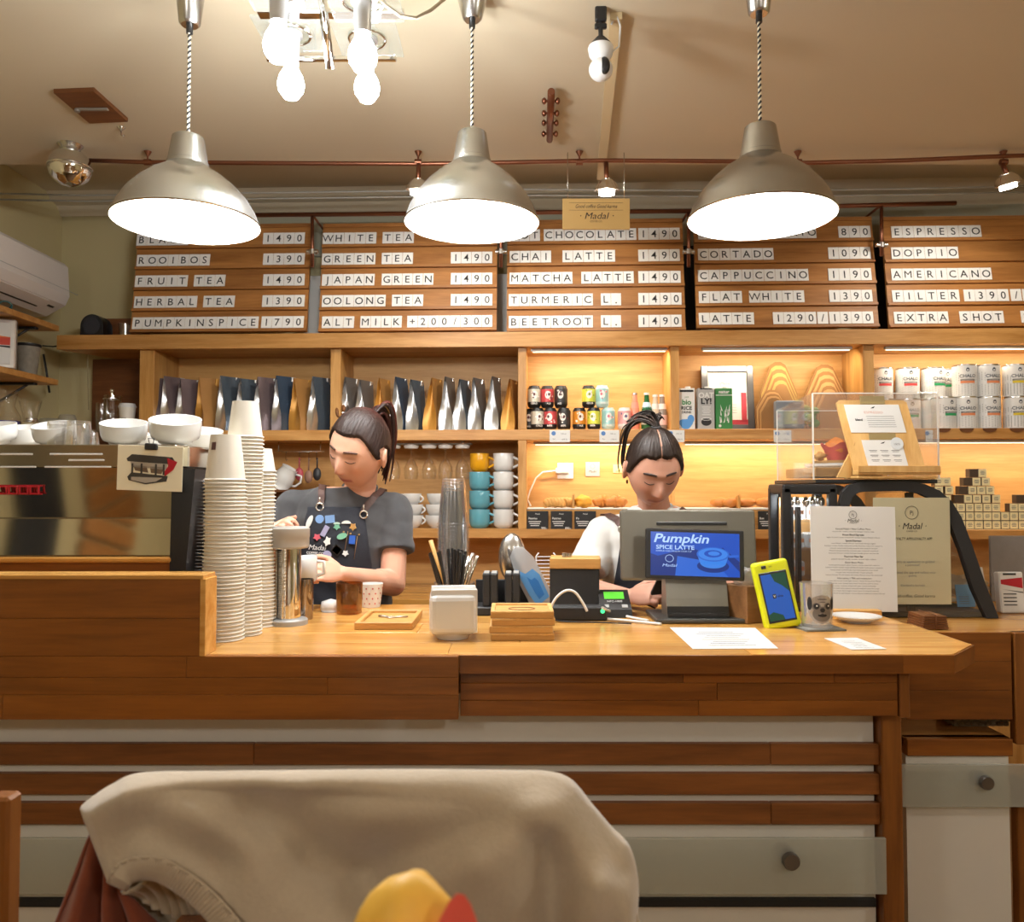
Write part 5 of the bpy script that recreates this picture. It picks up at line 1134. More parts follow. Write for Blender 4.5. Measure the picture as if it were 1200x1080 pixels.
b = MB(); b.lathe([(0, 0.004), (0.029, 0.0), (0.041, 0.125), (0, 0.125)], 28); obj('body', b, CUP_W, t)
b = MB(); b.lathe([(0.044, 0.122), (0.044, 0.130), (0.039, 0.134), (0.038, 0.142), (0, 0.142)], 28); obj('lid', b, WHITE_P, t)
b = MB(); b.box((0, -0.0375, 0.055), (0.026, 0.0012, 0.022)); obj('logo_patch', b, pmat('brown patch', srgb('#5a4038'), 0.6), t)
# wall cables, thin
b = MB(); b.tube([at(102, 400, 4.28), at(103, 440, 4.28), at(104, 480, 4.28)], 0.004, 6); solo('wall_cable', b, pmat('beige cable', srgb('#a89870'), 0.6), 'thin beige cable running down beside the left end of the wall unit', 'cable')
b = MB(); b.tube([at(51, 415, 4.25), at(54, 432, 4.25), at(58, 460, 4.25)], 0.006, 6); b.tube([at(50, 405, 4.25), at(62, 406, 4.24), at(80, 404, 4.2)], 0.004, 6); solo('wall_cable', b, BLACK, 'black cable hanging on the corner behind the grey holder', 'cable')

# =================================================================== ESPRESSO MACHINE behind the parapet
YM = 2.0
MIR = pmat('polished steel back', (0.62, 0.58, 0.50), 0.06, 1.0); MIRD = pmat('warm steel top rail', (0.42, 0.38, 0.31), 0.18, 1.0)
xr = at(205, 600, YM).x; zT = at(100, 521, YM).z; z1 = at(100, 548, YM).z; z2 = at(100, 606, YM).z; z3 = at(100, 650, YM).z
em = thing('espresso_machine', 'polished steel espresso machine with red lettering on its back, behind the parapet', 'espresso machine', (-1.3, YM, TOPZ+0.001))
def ep(name, mb, m): return obj(name, mb, m, em, (1.3, -YM, -(TOPZ+0.001)))
xl = -2.3
b = MB(); b.rbox(((xl+xr)/2, YM+0.26, (z3-0.02+zT)/2), (xr-xl, 0.50, zT-z3+0.02), 0.004); ep('body', b, MIRD)
b = MB(); b.rbox(((xl+xr)/2, YM+0.0, (zT+z1)/2), (xr-xl+0.01, 0.02, zT-z1), 0.002)
ep('top_rail', b, MIRD)
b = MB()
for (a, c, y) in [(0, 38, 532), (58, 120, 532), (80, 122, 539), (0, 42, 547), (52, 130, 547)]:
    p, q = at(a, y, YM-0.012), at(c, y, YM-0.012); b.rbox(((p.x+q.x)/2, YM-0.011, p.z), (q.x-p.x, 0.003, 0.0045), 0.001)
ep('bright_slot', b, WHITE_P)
b = MB(); b.add([(xl, YM-0.012, z1), (xr, YM-0.012, z1), (xr, YM+0.004, z2), (xl, YM+0.004, z2), (xl, YM+0.006, z1), (xr, YM+0.006, z1), (xr, YM+0.02, z2), (xl, YM+0.02, z2)], [(3, 2, 1, 0), (4, 5, 6, 7), (0, 1, 5, 4), (2, 3, 7, 6), (1, 2, 6, 5), (3, 0, 4, 7)]); ep('back_panel', b, MIR)
b = MB(); b.add([(xl, YM+0.006, z2-0.004), (xr, YM+0.006, z2-0.004), (xr, YM-0.004, z3), (xl, YM-0.004, z3), (xl, YM+0.02, z2-0.004), (xr, YM+0.02, z2-0.004), (xr, YM+0.02, z3), (xl, YM+0.02, z3)], [(3, 2, 1, 0), (4, 5, 6, 7), (0, 1, 5, 4), (2, 3, 7, 6), (1, 2, 6, 5), (3, 0, 4, 7)]); ep('lower_panel', b, MIR)
RED = pmat('red emblem', srgb('#b01024'), 0.35)
b = MB(); p = at(24, 574, YM-0.01)
for k in range(5):
    cx = p.x+0.038-k*0.026
    for s in (-1, 1): b.rbox((cx+s*0.010, YM-0.016, p.z), (0.0035, 0.005, 0.018), 0.0006); b.rbox((cx, YM-0.016, p.z+s*0.0085), (0.020, 0.005, 0.0032), 0.0006)
for s in (-1, 1): b.rbox((p.x-0.03, YM-0.012, p.z+s*0.010), (0.17, 0.003, 0.0030), 0.0005)
ep('red_lettering', b, RED)
# black upright end and ribbed steel side
b = MB(); x0, x1 = at(205, 600, YM).x, at(226, 600, YM).x
b.add([(x0, YM-0.02, zT-0.06), (x1+0.012, YM-0.02, zT-0.06), (x1-0.02, YM-0.02, TOPZ+0.002), (x0-0.005, YM-0.02, TOPZ+0.002), (x0, YM+0.48, zT-0.06), (x1+0.012, YM+0.48, zT-0.06), (x1-0.02, YM+0.48, TOPZ+0.002), (x0-0.005, YM+0.48, TOPZ+0.002)], [(3, 2, 1, 0), (4, 5, 6, 7), (0, 1, 5, 4), (2, 3, 7, 6), (1, 2, 6, 5), (3, 0, 4, 7)]); ep('black_end_plate', b, BLACK)
b = MB(); b.rbox((x0+0.012, YM+0.22, zT-0.030), (0.05, 0.46, 0.055), 0.004); ep('end_cap', b, MIR)
b = MB()
for k in range(34): b.rbox((x1+0.022-0.0004*k, YM+0.20, zT-0.09-k*0.0085), (0.028, 0.36, 0.003), 0.0008)
ep('ribbed_side', b, STEEL)
b = MB(); b.rbox(((xl+xr)/2, YM-0.01, at(0, 655, YM).z), (xr-xl, 0.03, 0.014), 0.004); ep('wood_rail', b, W_TOP)
b = MB(); b.box(((xl+xr)/2, YM+0.0, (at(0, 658, YM).z+TOPZ)/2), (xr-xl, 0.02, at(0, 658, YM).z-TOPZ-0.004)); ep('wood_base_panel', b, W_FASC_L)
# card clipped on the machine
a, c = at(137, 522, YM-0.04), at(213, 575, YM-0.04); W_, H_ = c.x-a.x, a.z-c.z
t = thing('machine_card', 'cream card with a drawing of a red sided espresso machine clipped on the machine', 'card', ((a.x+c.x)/2, YM-0.036, (a.z+c.z)/2), 0, None, rot=(0.04, 0.035, 0))
b = MB(); b.rbox((0, 0, 0), (W_, 0.002, H_), 0.0004)
def qd(pts, m, y=-0.0014): b.add([(x*W_, y, z*H_) for x, z in pts], [tuple(range(len(pts)))[::-1]], m)
qd([(-.36, .20), (-.28, .30), (.34, .26), (.40, .14), (.36, .10), (-.34, .14)], 1); qd([(-.30, .14), (.26, .10), (.26, -.02), (-.28, 0.02)], 4); qd([(-.26, .05), (-.05, .04), (-.02, -.10), (-.22, -.06)], 3); qd([(0, .04), (.22, .03), (.18, -.12), (.02, -.10)], 3)
qd([(.26, .24), (.42, .16), (.36, -.02), (.24, -.16), (.20, -.12), (.28, .06)], 2, -0.0018); qd([(-.34, -.20), (-.28, -.10), (.28, -.16), (.26, -.28), (-.06, -.36), (-.32, -.28)], 1); qd([(-.28, -.20), (.20, -.20), (.10, -.29), (-.06, -.33), (-.28, -.27)], 4, -0.0018)
for x in (-.28, -.14, .08, .2): qd([(x, .10), (x+.03, .10), (x+.03, -.14), (x, -.14)], 1, -0.0020)
obj('sheet', b, [CREAM, pmat('drawn dark grey', srgb('#3a3632'), 0.6), RED, pmat('drawn brown', srgb('#6e5a48'), 0.6), pmat('drawn grey', srgb('#a8a094'), 0.6)], t)
b = MB(); b.rbox((W_*0.02, -0.004, H_*0.48), (0.030, 0.010, 0.016), 0.002); b.tube([(W_*0.0, -0.004, H_*0.5), (W_*0.0-0.004, -0.006, H_*0.66), (W_*0.04+0.004, -0.006, H_*0.66), (W_*0.04, -0.004, H_*0.5)], 0.0012, 5); obj('binder_clip', b, BLACK, t)
# second printed sheet behind the machine end
b = MB(); b.rbox((0, 0, 0), (0.07, 0.002, 0.10), 0.0004)
for k in range(3): b.box((0, -0.0016, 0.02-0.022*k), (0.05, 0.0004, 0.003), 1)
p = at(228, 535, 2.55); solo('small_notice', b, [PAPER, INK_SOFT], 'small white notice behind the first cup stack at the machine end', 'notice', p, -0.2, None)
b = MB(); b.tube([(0, 0, TOPZ-p.z), (0, 0, -0.05)], 0.004, 6); b.cyl((0, 0, TOPZ-p.z), (0, 0, TOPZ-p.z+0.006), 0.04, n=20); solo('notice_stand', b, STEEL, 'thin steel stand under the small white notice', 'stand', (p.x, p.y+0.007, p.z), -0.2)
# cups and tumblers standing on the machine
def bigcup(px, py, w_px, Y, tilt, tz, lab, r_=None):
    s = F/Y; r = w_px/2/s; h = r*0.92; x = at(px, py, Y).x
    t = thing('large_cup', lab, 'cup', (x, Y, zT+0.002+r*0.42*math.sin(abs(tilt))), 0, 'white cups on the espresso machine', rot=(tilt*0.75, tz, 0.0))
    b = MB(); b.lathe([(0, 0.004), (r*0.66, 0), (r*0.68, h*0.13), (r*0.90, h*0.20), (r*0.97, h*0.40), (r, h*0.8), (r, h), (r*0.95, h), (r*0.90, h*0.5), (r*0.7, h*0.2), (0, h*0.13)], 36, crease=1.2); obj('bowl', b, CERAMIC, t)
bigcup(66, 510, 47, 2.10, 0.42, 0.0, 'wide white cup left of the upside-down tumblers')
bigcup(28, 512, 50, 2.25, 0.30, 0.0, 'white cup at the left, behind the wide one'); bigcup(-6, 512, 50, 2.10, 0.30, 0.0, 'white cup cut by the left edge of the photo')
bigcup(146, 510, 52, 2.10, 0.36, 0.08, 'white cup above the clipped card, left of two'); bigcup(206, 510, 58, 2.08, 0.40, 0.10, 'widest white cup at the right end of the machine'); bigcup(238, 512, 44, 2.30, 0.34, 0.12, 'white cup behind the right end, partly covered')
bigcup(180, 514, 40, 2.35, 0.2, 0, 'low white cup between the two big ones')
for k, (px, Y, lab) in enumerate([(70, 2.08, 'clear tumbler upside down beside the wide cup'), (82, 2.20, 'clear tumbler upside down, rear one of the group'), (92, 2.07, 'clear tumbler upside down, second in the row'), (105, 2.16, 'short clear glass upside down at the right of the group')]):
    r, h = (0.036, 0.062) if k < 3 else (0.026, 0.040)
    b = MB(); b.lathe([(r, 0), (r*0.78, h), (0, h), (0, h-0.01), (r*0.70, h-0.008), (r*0.92, 0), (r, 0)], 10, crease=0.2)
    solo('clear_tumbler', b, glass('pressed glass %d' % k, refl=0.3, body=0.02), lab, 'glass', (at(px, 510, Y).x, Y, zT+0.002), 0.1*k, 'tumblers on the espresso machine')
# a steel gooseneck pipe among the cups
# =================================================================== PAPER CUP STACKS
def cup_mesh1(r, h):
    b = MB(); b.lathe([(r, 0.0), (r+0.0012, 0.0016), (r, 0.0032), (r*0.94, 0.0036), (r*0.70, h), (r*0.66, h), (r*0.66, h-0.004), (0, h-0.004)], 24, crease=0.9)
    me = b.mesh('paper_cup'); me.materials.append(CUP_W); return me
def stack(px, py, ybody, ytop, wrim, labtop, labs, grp, r2=None, patch=None):
    q = onz(px, py, TOPZ); Y = q.y+0.035; s = F/Y; r = wrim/2/s; x = at(px, py, Y).x
    zrim = at(px, ybody, Y).z; ztop = at(px, ytop, Y).z; h = ztop-zrim; n = int(round((zrim-TOPZ)/ (4.25/s))); dz = (zrim-TOPZ)/n
    me = cup_mesh1(r, h)
    for k in range(n+1):
        o = bpy.data.objects.new('paper_cup', me); COL.objects.link(o)
        o.location = (x+random.uniform(-0.0006, 0.0006)+0.002*math.sin(k*0.13+px), Y+random.uniform(-0.0005, 0.0005), TOPZ+0.0006+dz*k)
        tag(o, labs if k < n else labtop, 'paper cup', grp)
    if patch:
        top = o; b = MB(); rr = r*0.80
        V = []; Fc = []
        for j in range(2):
            for i in range(5): a = patch+(-0.007+0.0035*i)/rr; rz_ = r*0.94+(r*0.70-r*0.94)*((h*(0.66+0.16*j))/h)+0.0005; V.append((rz_*math.sin(a), -rz_*math.cos(a), h*(0.66+0.17*j)))
        for i in range(4): Fc.append((i, i+1, i+6, i+5))
        b.add(V, Fc, 0); obj('logo_patch', b, pmat('plum patch', srgb('#5c3c3c'), 0.6), top)
    return x, Y
random.seed(5)
stack(261.5, 752, 563, 510, 48, 'topmost white paper cup of the nearest stack, with a small plum square', 'white upside-down paper cup in the nearest stack at the parapet', 'white paper cups in the nearest stack', patch=-0.45)
stack(284, 746, 513, 471, 42, 'topmost white paper cup of the tallest stack', 'white upside-down paper cup in the tallest, middle stack', 'white paper cups in the tallest stack')
stack(303, 736, 553, 526, 36, 'topmost small paper cup of the third stack beside the steel dispenser', 'small white upside-down paper cup in the third stack', 'small paper cups in the third stack')

# =================================================================== STEEL LID DISPENSER
q = onz(338, 731, TOPZ); s = F/q.y
t = thing('lid_dispenser', 'steel tube lid dispenser with grey cap and base on the counter', 'dispenser', (q.x, q.y, TOPZ))
def hz(py): return at(338, py, q.y).z-TOPZ
b = MB(); b.lathe([(0, 0), (22/s, 0), (22/s, 0.012), (20/s, 0.016), (0, 0.016)], 32); obj('base', b, GREY_P, t)
b = MB(); zc = hz(642); zt = hz(617)
b.lathe([(0, zc), (21/s, zc), (23/s, zc+0.005), (23/s, zt-0.028), (23.5/s, zt-0.026), (23.5/s, zt-0.004), (21/s, zt), (0, zt)], 32); obj('cap', b, pmat('light grey plastic', srgb('#a9a49c'), 0.35), t)
b = MB()
b.grid(lambda u, v: (14/s*math.cos(-PI*0.58+2*PI*0.84*u), 14/s*math.sin(-PI*0.58+2*PI*0.84*u), 0.014+(zc-0.014)*v), 40, 1)
for a in (-PI*0.58, -PI*0.58+2*PI*0.84): b.cyl((14/s*math.cos(a), 14/s*math.sin(a), 0.014), (14/s*math.cos(a), 14/s*math.sin(a), zc), 0.003, n=8)
obj('steel_tube', b, CHROME, t)
b = MB(); n = int((zc-0.018)/0.0052)
prof = []
for k in range(n): z = 0.017+k*0.0052; prof += [(11/s, z), (12.6/s, z+0.0012), (12.6/s, z+0.003), (11/s, z+0.0045)]
b.lathe([(0, 0.017)]+prof+[(0, 0.017+n*0.0052)], 20, crease=0.3); o = obj('stacked_lids', b, WHITE_P, t); o['kind'] = 'stuff'
# =================================================================== COUNTER THINGS
def onc_(px, py): return onz(px, py, TOPZ)
# smoked tumbler and amber glass
for px, pyb, pyt, w_, m, lab, nm in [(354, 727, 679, 21, pmat('smoked mirror glass', (0.30, 0.25, 0.21), 0.08, 0.9), 'smoky mirrored tumbler right of the steel dispenser', 'tumbler'), (406, 721, 684, 31, glass('amber ribbed glass', tint=(0.80, 0.54, 0.26), refl=0.12, body=0.06, bodycol=(0.45, 0.2, 0.06)), 'amber ribbed glass tumbler on the counter in front of the barista', 'tumbler')]:
    q = onc_(px, pyb); s = F/q.y; r = w_/2/s; h = at(px, pyt, q.y).z-TOPZ-0.001
    b = MB(); prof = [(0, 0.003), (r*0.90, 0), (r*0.95, 0.005), (r, h), (r*0.94, h), (r*0.88, 0.008), (0, 0.008)]
    b.lathe(prof, 28, crease=0.9)
    if px == 406: b.v = [(x*(1+0.03*math.cos(9*math.atan2(y, x))), y*(1+0.03*math.cos(9*math.atan2(y, x))), z) for x, y, z in b.v]
    solo(nm, b, m, lab, 'tumbler', (q.x, q.y+r, TOPZ+0.0006))
b = MB(); b.lathe([(0.0, 0), (0.026, 0.0), (0.030, 0.01), (0.027, 0.028), (0, 0.036)], 24, crease=1.2)
q = onc_(385, 718); solo('small_bowl', b, WHITE_P, 'small upturned white bowl left of the amber glass', 'bowl', (q.x, q.y+0.03, TOPZ+0.0006))
b = MB(); b.lathe([(0, 0), (0.027, 0), (0.036, 0.07), (0.033, 0.07), (0.025, 0.004), (0, 0.004)], 24, crease=1.0)
for i in range(10):
    for j in range(4): a = -PI*0.9+1.8*PI*i/10+0.3*(j % 2); z = 0.012+0.015*j; r_ = 0.027+0.009*z/0.07+0.0005; b.add([(r_*math.sin(a+da), -r_*math.cos(a+da), z+dz) for da, dz in ((-.08, 0), (0, -.003), (.08, 0), (0, .003))], [(0, 1, 2, 3)], 1)
q = onc_(437, 709); solo('dotted_cup', b, [PAPER, RED], 'white cup with red dots at the barista elbow', 'cup', (q.x, 2.46, TOPZ+0.0006))
# wooden tray with a key
P = [onc_(412, 738), onc_(480, 738.5), onc_(498, 722), onc_(436, 721)]
cx_ = sum(p.x for p in P)/4; cy_ = sum(p.y for p in P)/4
t = thing('cash_tray', 'flat bamboo tray with raised rim lying on the counter', 'tray', (cx_, cy_, TOPZ+0.0006))
L = (P[1]-P[0]).length; Wd = abs(P[2].y-P[0].y)
b = MB(); b.rbox((0, 0, 0.005), (L, Wd, 0.010), 0.001); obj('base', b, W_BAMBOOX, t)
for sx, sy, l, w_ in [(0, -1, L, 0.012), (0, 1, L, 0.012), (-1, 0, 0.012, Wd-0.024), (1, 0, 0.012, Wd-0.024)]:
    b = MB(); b.rbox((sx*(L/2-0.006), sy*(Wd/2-0.006), 0.0135), (l, w_, 0.009), 0.0015); obj('rim', b, W_BAMBOOX, t)
b = MB(); b.tube([(0.010*math.cos(2*PI*i/12), 0.010*math.sin(2*PI*i/12), 0.002) for i in range(13)], 0.0015, 5); b.tube([(0.010, 0, 0.002), (0.045, 0.012, 0.002)], 0.002, 5); b.tube([(-0.008, 0.006, 0.002), (-0.034, 0.014, 0.003)], 0.003, 5)
b.box((0.040, 0.005, 0.002), (0.004, 0.010, 0.002))
solo('small_keys', b, STEEL, 'small metal keys lying on the bamboo tray', 'keys', (cx_+0.0, cy_+0.01, TOPZ+0.0112))
# napkin holder
q = onc_(528, 753); s = F/q.y
t = thing('napkin_holder', 'square white ceramic holder packed with paper napkins on the counter', 'napkin holder', (q.x, q.y+0.065, TOPZ+0.0005), 0.10)
W_ = 56/s; H_ = at(528, 697, q.y).z-TOPZ
b = MB(); b.lathe([(0, 0), (W_*0.34, 0), (W_*0.36, 0.004), (W_*0.42, 0.016), (0, 0.016)], 32); obj('foot', b, CERAMIC, t)
b = MB(); b.rbox((0, 0, 0.014+(H_-0.014)/2), (W_, 0.115, H_-0.014), 0.016, seg=3); 
obj('front_plate', b, CERAMIC, t)
b = MB()
rr = random.Random(2)
for k in range(24): b.box((0.002+rr.uniform(-0.001, 0.002), -0.048+0.0042*k, 0.02+(H_-0.012)/2), (W_-0.006, 0.0032, H_-0.012+rr.uniform(-0.002, 0.002)))
o = obj('paper_napkins', b, PAPER, t); o['kind'] = 'stuff'
# straws, stirrers and clear cup stack in a glass holder
q = onc_(531, 722); xs, ys = q.x, q.y+0.05
t = thing('straw_holder', 'clear glass holder behind the napkins filled with black straws', 'holder', (xs, ys, TOPZ+0.0006))
s = F/ys; R = 24/s; zb = at(531, 682, ys).z-TOPZ
b = MB(); b.lathe([(0, 0.004), (R*0.93, 0), (R, 0.01), (R, zb), (R*0.96, zb), (R*0.95, 0.012), (0, 0.010)], 32, crease=0.9); obj('jar', b, PET, t)
rr = random.Random(11)
for k in range(22):
    px = 502+ (k % 11)*4.4+rr.uniform(-1, 1); tx = at(px, 655, ys).x-xs; ty = rr.uniform(-0.6, 0.6)*R
    if 515 < px < 520: continue
    bx = max(-0.7*R, min(0.7*R, tx*0.35)); zt = at(531, rr.uniform(643, 650), ys).z-TOPZ
    b = MB(); b.cyl((bx, ty*0.6, 0.012), (tx*0.95, ty*0.8, zt), 0.0042, n=10); o = obj('straw', b, BLACK, None, (xs, ys, TOPZ+0.0008)); tag(o, 'black drinking straw standing in the clear holder', 'straw', 'black straws in the holder')
for k, (px, py, tx) in enumerate([(505, 633, -0.4), (554, 648, 0.6), (559, 652, 0.7), (549, 652, 0.5)]):
    p = at(px, py, ys-0.01); b = MB(); d0 = Vector((tx*0.02, 0, 0.014)); d1 = Vector((p.x-xs, -0.02+0.01*k, p.z-TOPZ))
    b.tube([d0, d0.lerp(d1, .5), d1], [0.003, 0.004, 0.0065 if k == 0 else 0.006], 8)
    o = obj('wooden_stirrer' if k == 0 else 'steel_straw', b, W_BAMBOO if k == 0 else CHROME, None, (xs, ys, TOPZ+0.0008)); tag(o, 'wooden stirrer sticking up left of the black straws' if k == 0 else 'shiny steel spoon straw leaning right in the holder', 'stirrer' if k == 0 else 'steel straw', None if k == 0 else 'steel straws in the holder')
# clear plastic cups upside down
Yc = ys+0.17; s = F/Yc; xc = at(531, 700, Yc).x
zr = at(531, 614, Yc).z; zt = at(531, 561, Yc).z; h = zt-zr; r = 18.5/s
b = MB(); b.lathe([(r*1.0, 0), (r*1.05, 0.002), (r*1.0, 0.004), (r*0.96, 0.005), (r*0.72, h), (r*0.68, h-0.003), (0, h-0.004)], 28, crease=0.9)
me = b.mesh('plastic_cup'); me.materials.append(PET)
n = 26; dz = (zr-TOPZ-0.0)/n
for k in range(n+1):
    o = bpy.data.objects.new('plastic_cup', me); COL.objects.link(o); o.location = (xc, Yc, TOPZ+0.0006+dz*k)
    tag(o, 'clear upside-down plastic cup in the stack behind the straws' if k < n else 'topmost clear plastic cup of the stack behind the straws', 'plastic cup', 'clear plastic cups in the stack')
# black tea tins in a rack
q = onc_(588, 722)
t = thing('bag_rack', 'black rack holding dark packets behind the wooden coasters', 'rack', (q.x, q.y+0.06, TOPZ+0.0006))
b = MB(); b.rbox((0, 0, 0.012), (0.155, 0.11, 0.024), 0.003); b.rbox((0, 0.052, 0.05), (0.155, 0.006, 0.08), 0.002); obj('tray', b, BLACK_M, t)
for k, px in enumerate((570, 579, 596, 605)):
    p = at(px, 690, q.y+0.03); zt = at(px, 671, q.y+0.03).z-TOPZ-0.026
    b = MB(); b.rbox((0, 0, zt/2), (0.021, 0.085, zt), 0.003); b.box((0, 0, zt+0.0004), (0.015, 0.07, 0.0012), 1)
    o = solo('dark_packet', b, [BLACK_M, GREY_P], ['black packet at the left end of the black rack', 'second black packet of the rack', 'third black packet of the rack', 'black packet at the right end of the black rack'][k], 'packet', (p.x, q.y+0.055, TOPZ+0.0256), 0, 'black packets in the rack')
# round silver thing and blue packets leaning
q = onc_(607, 715)
b = MB(); b.ell((0, 0, 0), (0.042, 0.03, 0.075), 24, 16); b.lathe([(0, 0), (0.03, 0), (0.03, 0.012), (0.012, 0.016), (0.012, 0.05)], 20, 0, TR(0, 0, -0.145))
p = at(600, 665, q.y+0.10); solo('chrome_shaker', b, STEEL, 'rounded silver shaker behind the leaning blue packet', 'shaker', (p.x, p.y, TOPZ+0.146))
a, c = at(604, 642, q.y+0.02), at(640, 714, q.y-0.02); L = (a-c).length
def leaf(w0, w1, n=12):
    o = []
    for i in range(n+1): tt = i/n; o.append((tt, w0*(0.35+0.65*math.sin(PI*min(1, tt*1.1+0.1))**0.6)))
    return o
base_ = Vector((at(640, 714, q.y).x, q.y, TOPZ+0.004))
for k, (off, m, lab, ln) in enumerate([(0.0, glass('clear bag', refl=0.25, body=0.45, bodycol=(0.75, 0.8, 0.86)), 'clear crinkled pouch with blue print leaning behind the coasters', L), (-0.024, pmat('grey board', srgb('#5a5652'), 0.5), 'dark grey board leaning behind the blue pouch', L*1.0)]):
    t = thing('leaning_pouch' if k == 0 else 'leaning_board', lab, 'pouch' if k == 0 else 'board', base_+Vector((off, 0.004*k, 0.0)), 0, None, rot=(0, -math.atan2(c.x-a.x, a.z-c.z), 0))
    w_ = 0.036
    P = [(-w_*0.8, 0), (w_*0.6, 0), (w_, L*0.25), (w_, L*0.75), (w_*0.6, L*0.95), (0, L*1.02), (-w_*0.7, L*0.92), (-w_, L*0.6), (-w_, L*0.2)]
    b = MB(); b.prism([(x*(1 if k == 0 else 0.25), z*(1 if k == 0 else 0.97)) for x, z in P], -0.012, 0.012 if k == 0 else 0.03); obj('body', b, m, t)
    if k == 0:
        b = MB(); P2 = [(-w_*0.5, L*0.1), (w_*0.7, L*0.15), (w_*0.8, L*0.5), (w_*0.5, L*0.62), (-w_*0.2, L*0.6), (-w_*0.75, L*0.72), (-w_*0.7, L*0.3)]
        b.add([(x, -0.0125, z) for x, z in P2], [tuple(range(len(P2)))[::-1]], 0); b.add([(x*0.45+0.004, -0.0128, z*0.6+L*0.12) for x, z in P2], [tuple(range(len(P2)))[::-1]], 1); obj('blue_print', b, [pmat('sky blue print', srgb('#5a9ad6'), 0.4), pmat('deep blue print', srgb('#2c78c4'), 0.4)], t)
# wooden coaster trays
q = onc_(612, 751); s = F/q.y; W_ = 74/s
for k in range(4):
    t = thing('coaster_tray', ['lowest bamboo coaster tray of the stack', 'second bamboo coaster tray from below', 'third bamboo coaster tray from below', 'top bamboo coaster tray with an oval mark'][k], 'tray', (q.x+[0.0, -0.002, 0.002, 0.0][k], q.y+0.075, TOPZ+0.0005+0.0172*k), [0.02, -0.01, 0.015, 0][k], 'stacked bamboo coaster trays')
    b = MB(); b.rbox((0, 0, 0.006), (W_, 0.14, 0.012), 0.001); obj('base', b, W_BAMBOOX, t)
    b = MB()
    for sx, sy, l, w_ in [(0, -1, W_, 0.010), (0, 1, W_, 0.010), (-1, 0, 0.010, 0.12), (1, 0, 0.010, 0.12)]: b.rbox((sx*(W_/2-0.005), sy*(0.07-0.005), 0.014), (l, w_, 0.005), 0.001)
    obj('rim', b, W_BAMBOO, t)
    if k == 3: b = MB(); b.tube([(0.032*math.cos(2*PI*i/24), 0.022*math.sin(2*PI*i/24), 0.0125) for i in range(25)], 0.0012, 5); obj('oval_mark', b, W_DARK, t)
# black box with wooden lid
q = onc_(671, 722); s = F/(q.y+0.02)
t = thing('black_box', 'matte black box with wooden lid beside the white cables', 'box', (at(674, 700, q.y+0.06).x, q.y+0.08, TOPZ+0.0006), -0.08)
zt = at(672, 667, q.y+0.02).z-TOPZ; W_ = 58/s
b = MB(); b.rbox((0, 0, zt/2), (W_, 0.10, zt), 0.002); obj('body', b, BLACK_M, t)
b = MB(); b.rbox((0.002, 0, zt+0.015), (W_+0.004, 0.105, 0.030), 0.002); obj('wooden_lid', b, W_BAMBOOX, t)
b = MB(); b.cyl((-0.02, -0.02, 0), (-0.02, -0.02, 0.012), 0.008, n=12); b.cyl((-0.005, -0.01, 0), (-0.005, -0.01, 0.010), 0.007, n=12); p = t.location
solo('steel_weight', b, STEEL, 'two tiny steel weights lying on the wooden lid', 'weight', (p.x-0.01, p.y, TOPZ+0.0006+zt+0.031))
b = MB(); p = at(640, 680, q.y+0.20)
for j in range(14): b.tube([(-0.03, 0, 0.005+0.011*j), (0.03, 0, 0.005+0.011*j)], 0.0016, 5)
for s_ in (-1, 1): b.tube([(s_*0.03, 0, 0), (s_*0.03, 0, 0.15), (s_*0.022, 0, 0.16)], 0.0022, 6)
solo('wire_stand', b, WHITE_P, 'white ribbed wire stand left of the black box', 'stand', (p.x, p.y, TOPZ+0.001))
# power strip, cables, small terminal
q = onc_(668, 728)
t = thing('power_strip', 'black power strip with a tiny green lamp beside the card terminal', 'power strip', (at(675, 720, q.y).x, q.y+0.03, TOPZ+0.0006))
b = MB(); b.rbox((0, 0, 0.019), (0.17, 0.05, 0.038), 0.004); obj('body', b, BLACK_M, t)
b = MB(); b.cyl((0.072, -0.026, 0.026), (0.072, -0.022, 0.026), 0.006, n=12); obj('green_lamp', b, pmat('green led', srgb('#40e090'), 0.3, emit=srgb('#40e090'), es=1.5), t)
def cable(pts, r, m, lab):
    p0 = Vector(pts[0]); b = MB(); P = [Vector(p)-p0 for p in pts]
    Q = []
    for i in range(len(P)-1):
        for k in range(6):
            tt = k/6; a0 = P[max(i-1, 0)]; a1 = P[i]; a2 = P[i+1]; a3 = P[min(i+2, len(P)-1)]
            Q.append(0.5*((2*a1)+(a2-a0)*tt+(2*a0-5*a1+4*a2-a3)*tt*tt+(3*a1-a0-3*a2+a3)*tt**3))
    Q.append(P[-1]); b.tube(Q, r, 8); return solo('white_cable' if m is WHITE_P else 'black_cable', b, m, lab, 'cable', p0)
yq = q.y-0.02
def cz_(px, py, Y=None):
    p = at(px, py, Y or yq); p.z = max(p.z, TOPZ+0.004); return p
cable([cz_(645, 712), cz_(652, 700), cz_(663, 692), cz_(674, 694), cz_(684, 708), cz_(688, 716)], 0.0035, WHITE_P, 'white cable arching in front of the black box')
def cg(px, py): p = onc_(px, py); p.z = TOPZ+0.0045; return p
cable([cg(648, 722), cg(680, 725), cg(712, 727), cg(745, 730), cg(775, 733)], 0.0035, WHITE_P, 'white cable lying on the counter towards the monitor foot')
cable([cz_(706, 712, 1.98), cg(718, 719), cg(735, 724), cg(760, 729)], 0.0035, WHITE_P, 'white cable from the green lamp end of the power strip')
cable([cg(647, 727), cg(660, 730), cg(700, 731), cg(740, 732.5)], 0.002, BLACK, 'thin black cable behind the coaster stack')
q = onc_(722, 724)
t = thing('card_terminal', 'small black card terminal with a lit green display', 'card terminal', (q.x, q.y+0.05, TOPZ+0.0006))
s = F/q.y; hh = at(722, 692, q.y+0.05).z-TOPZ
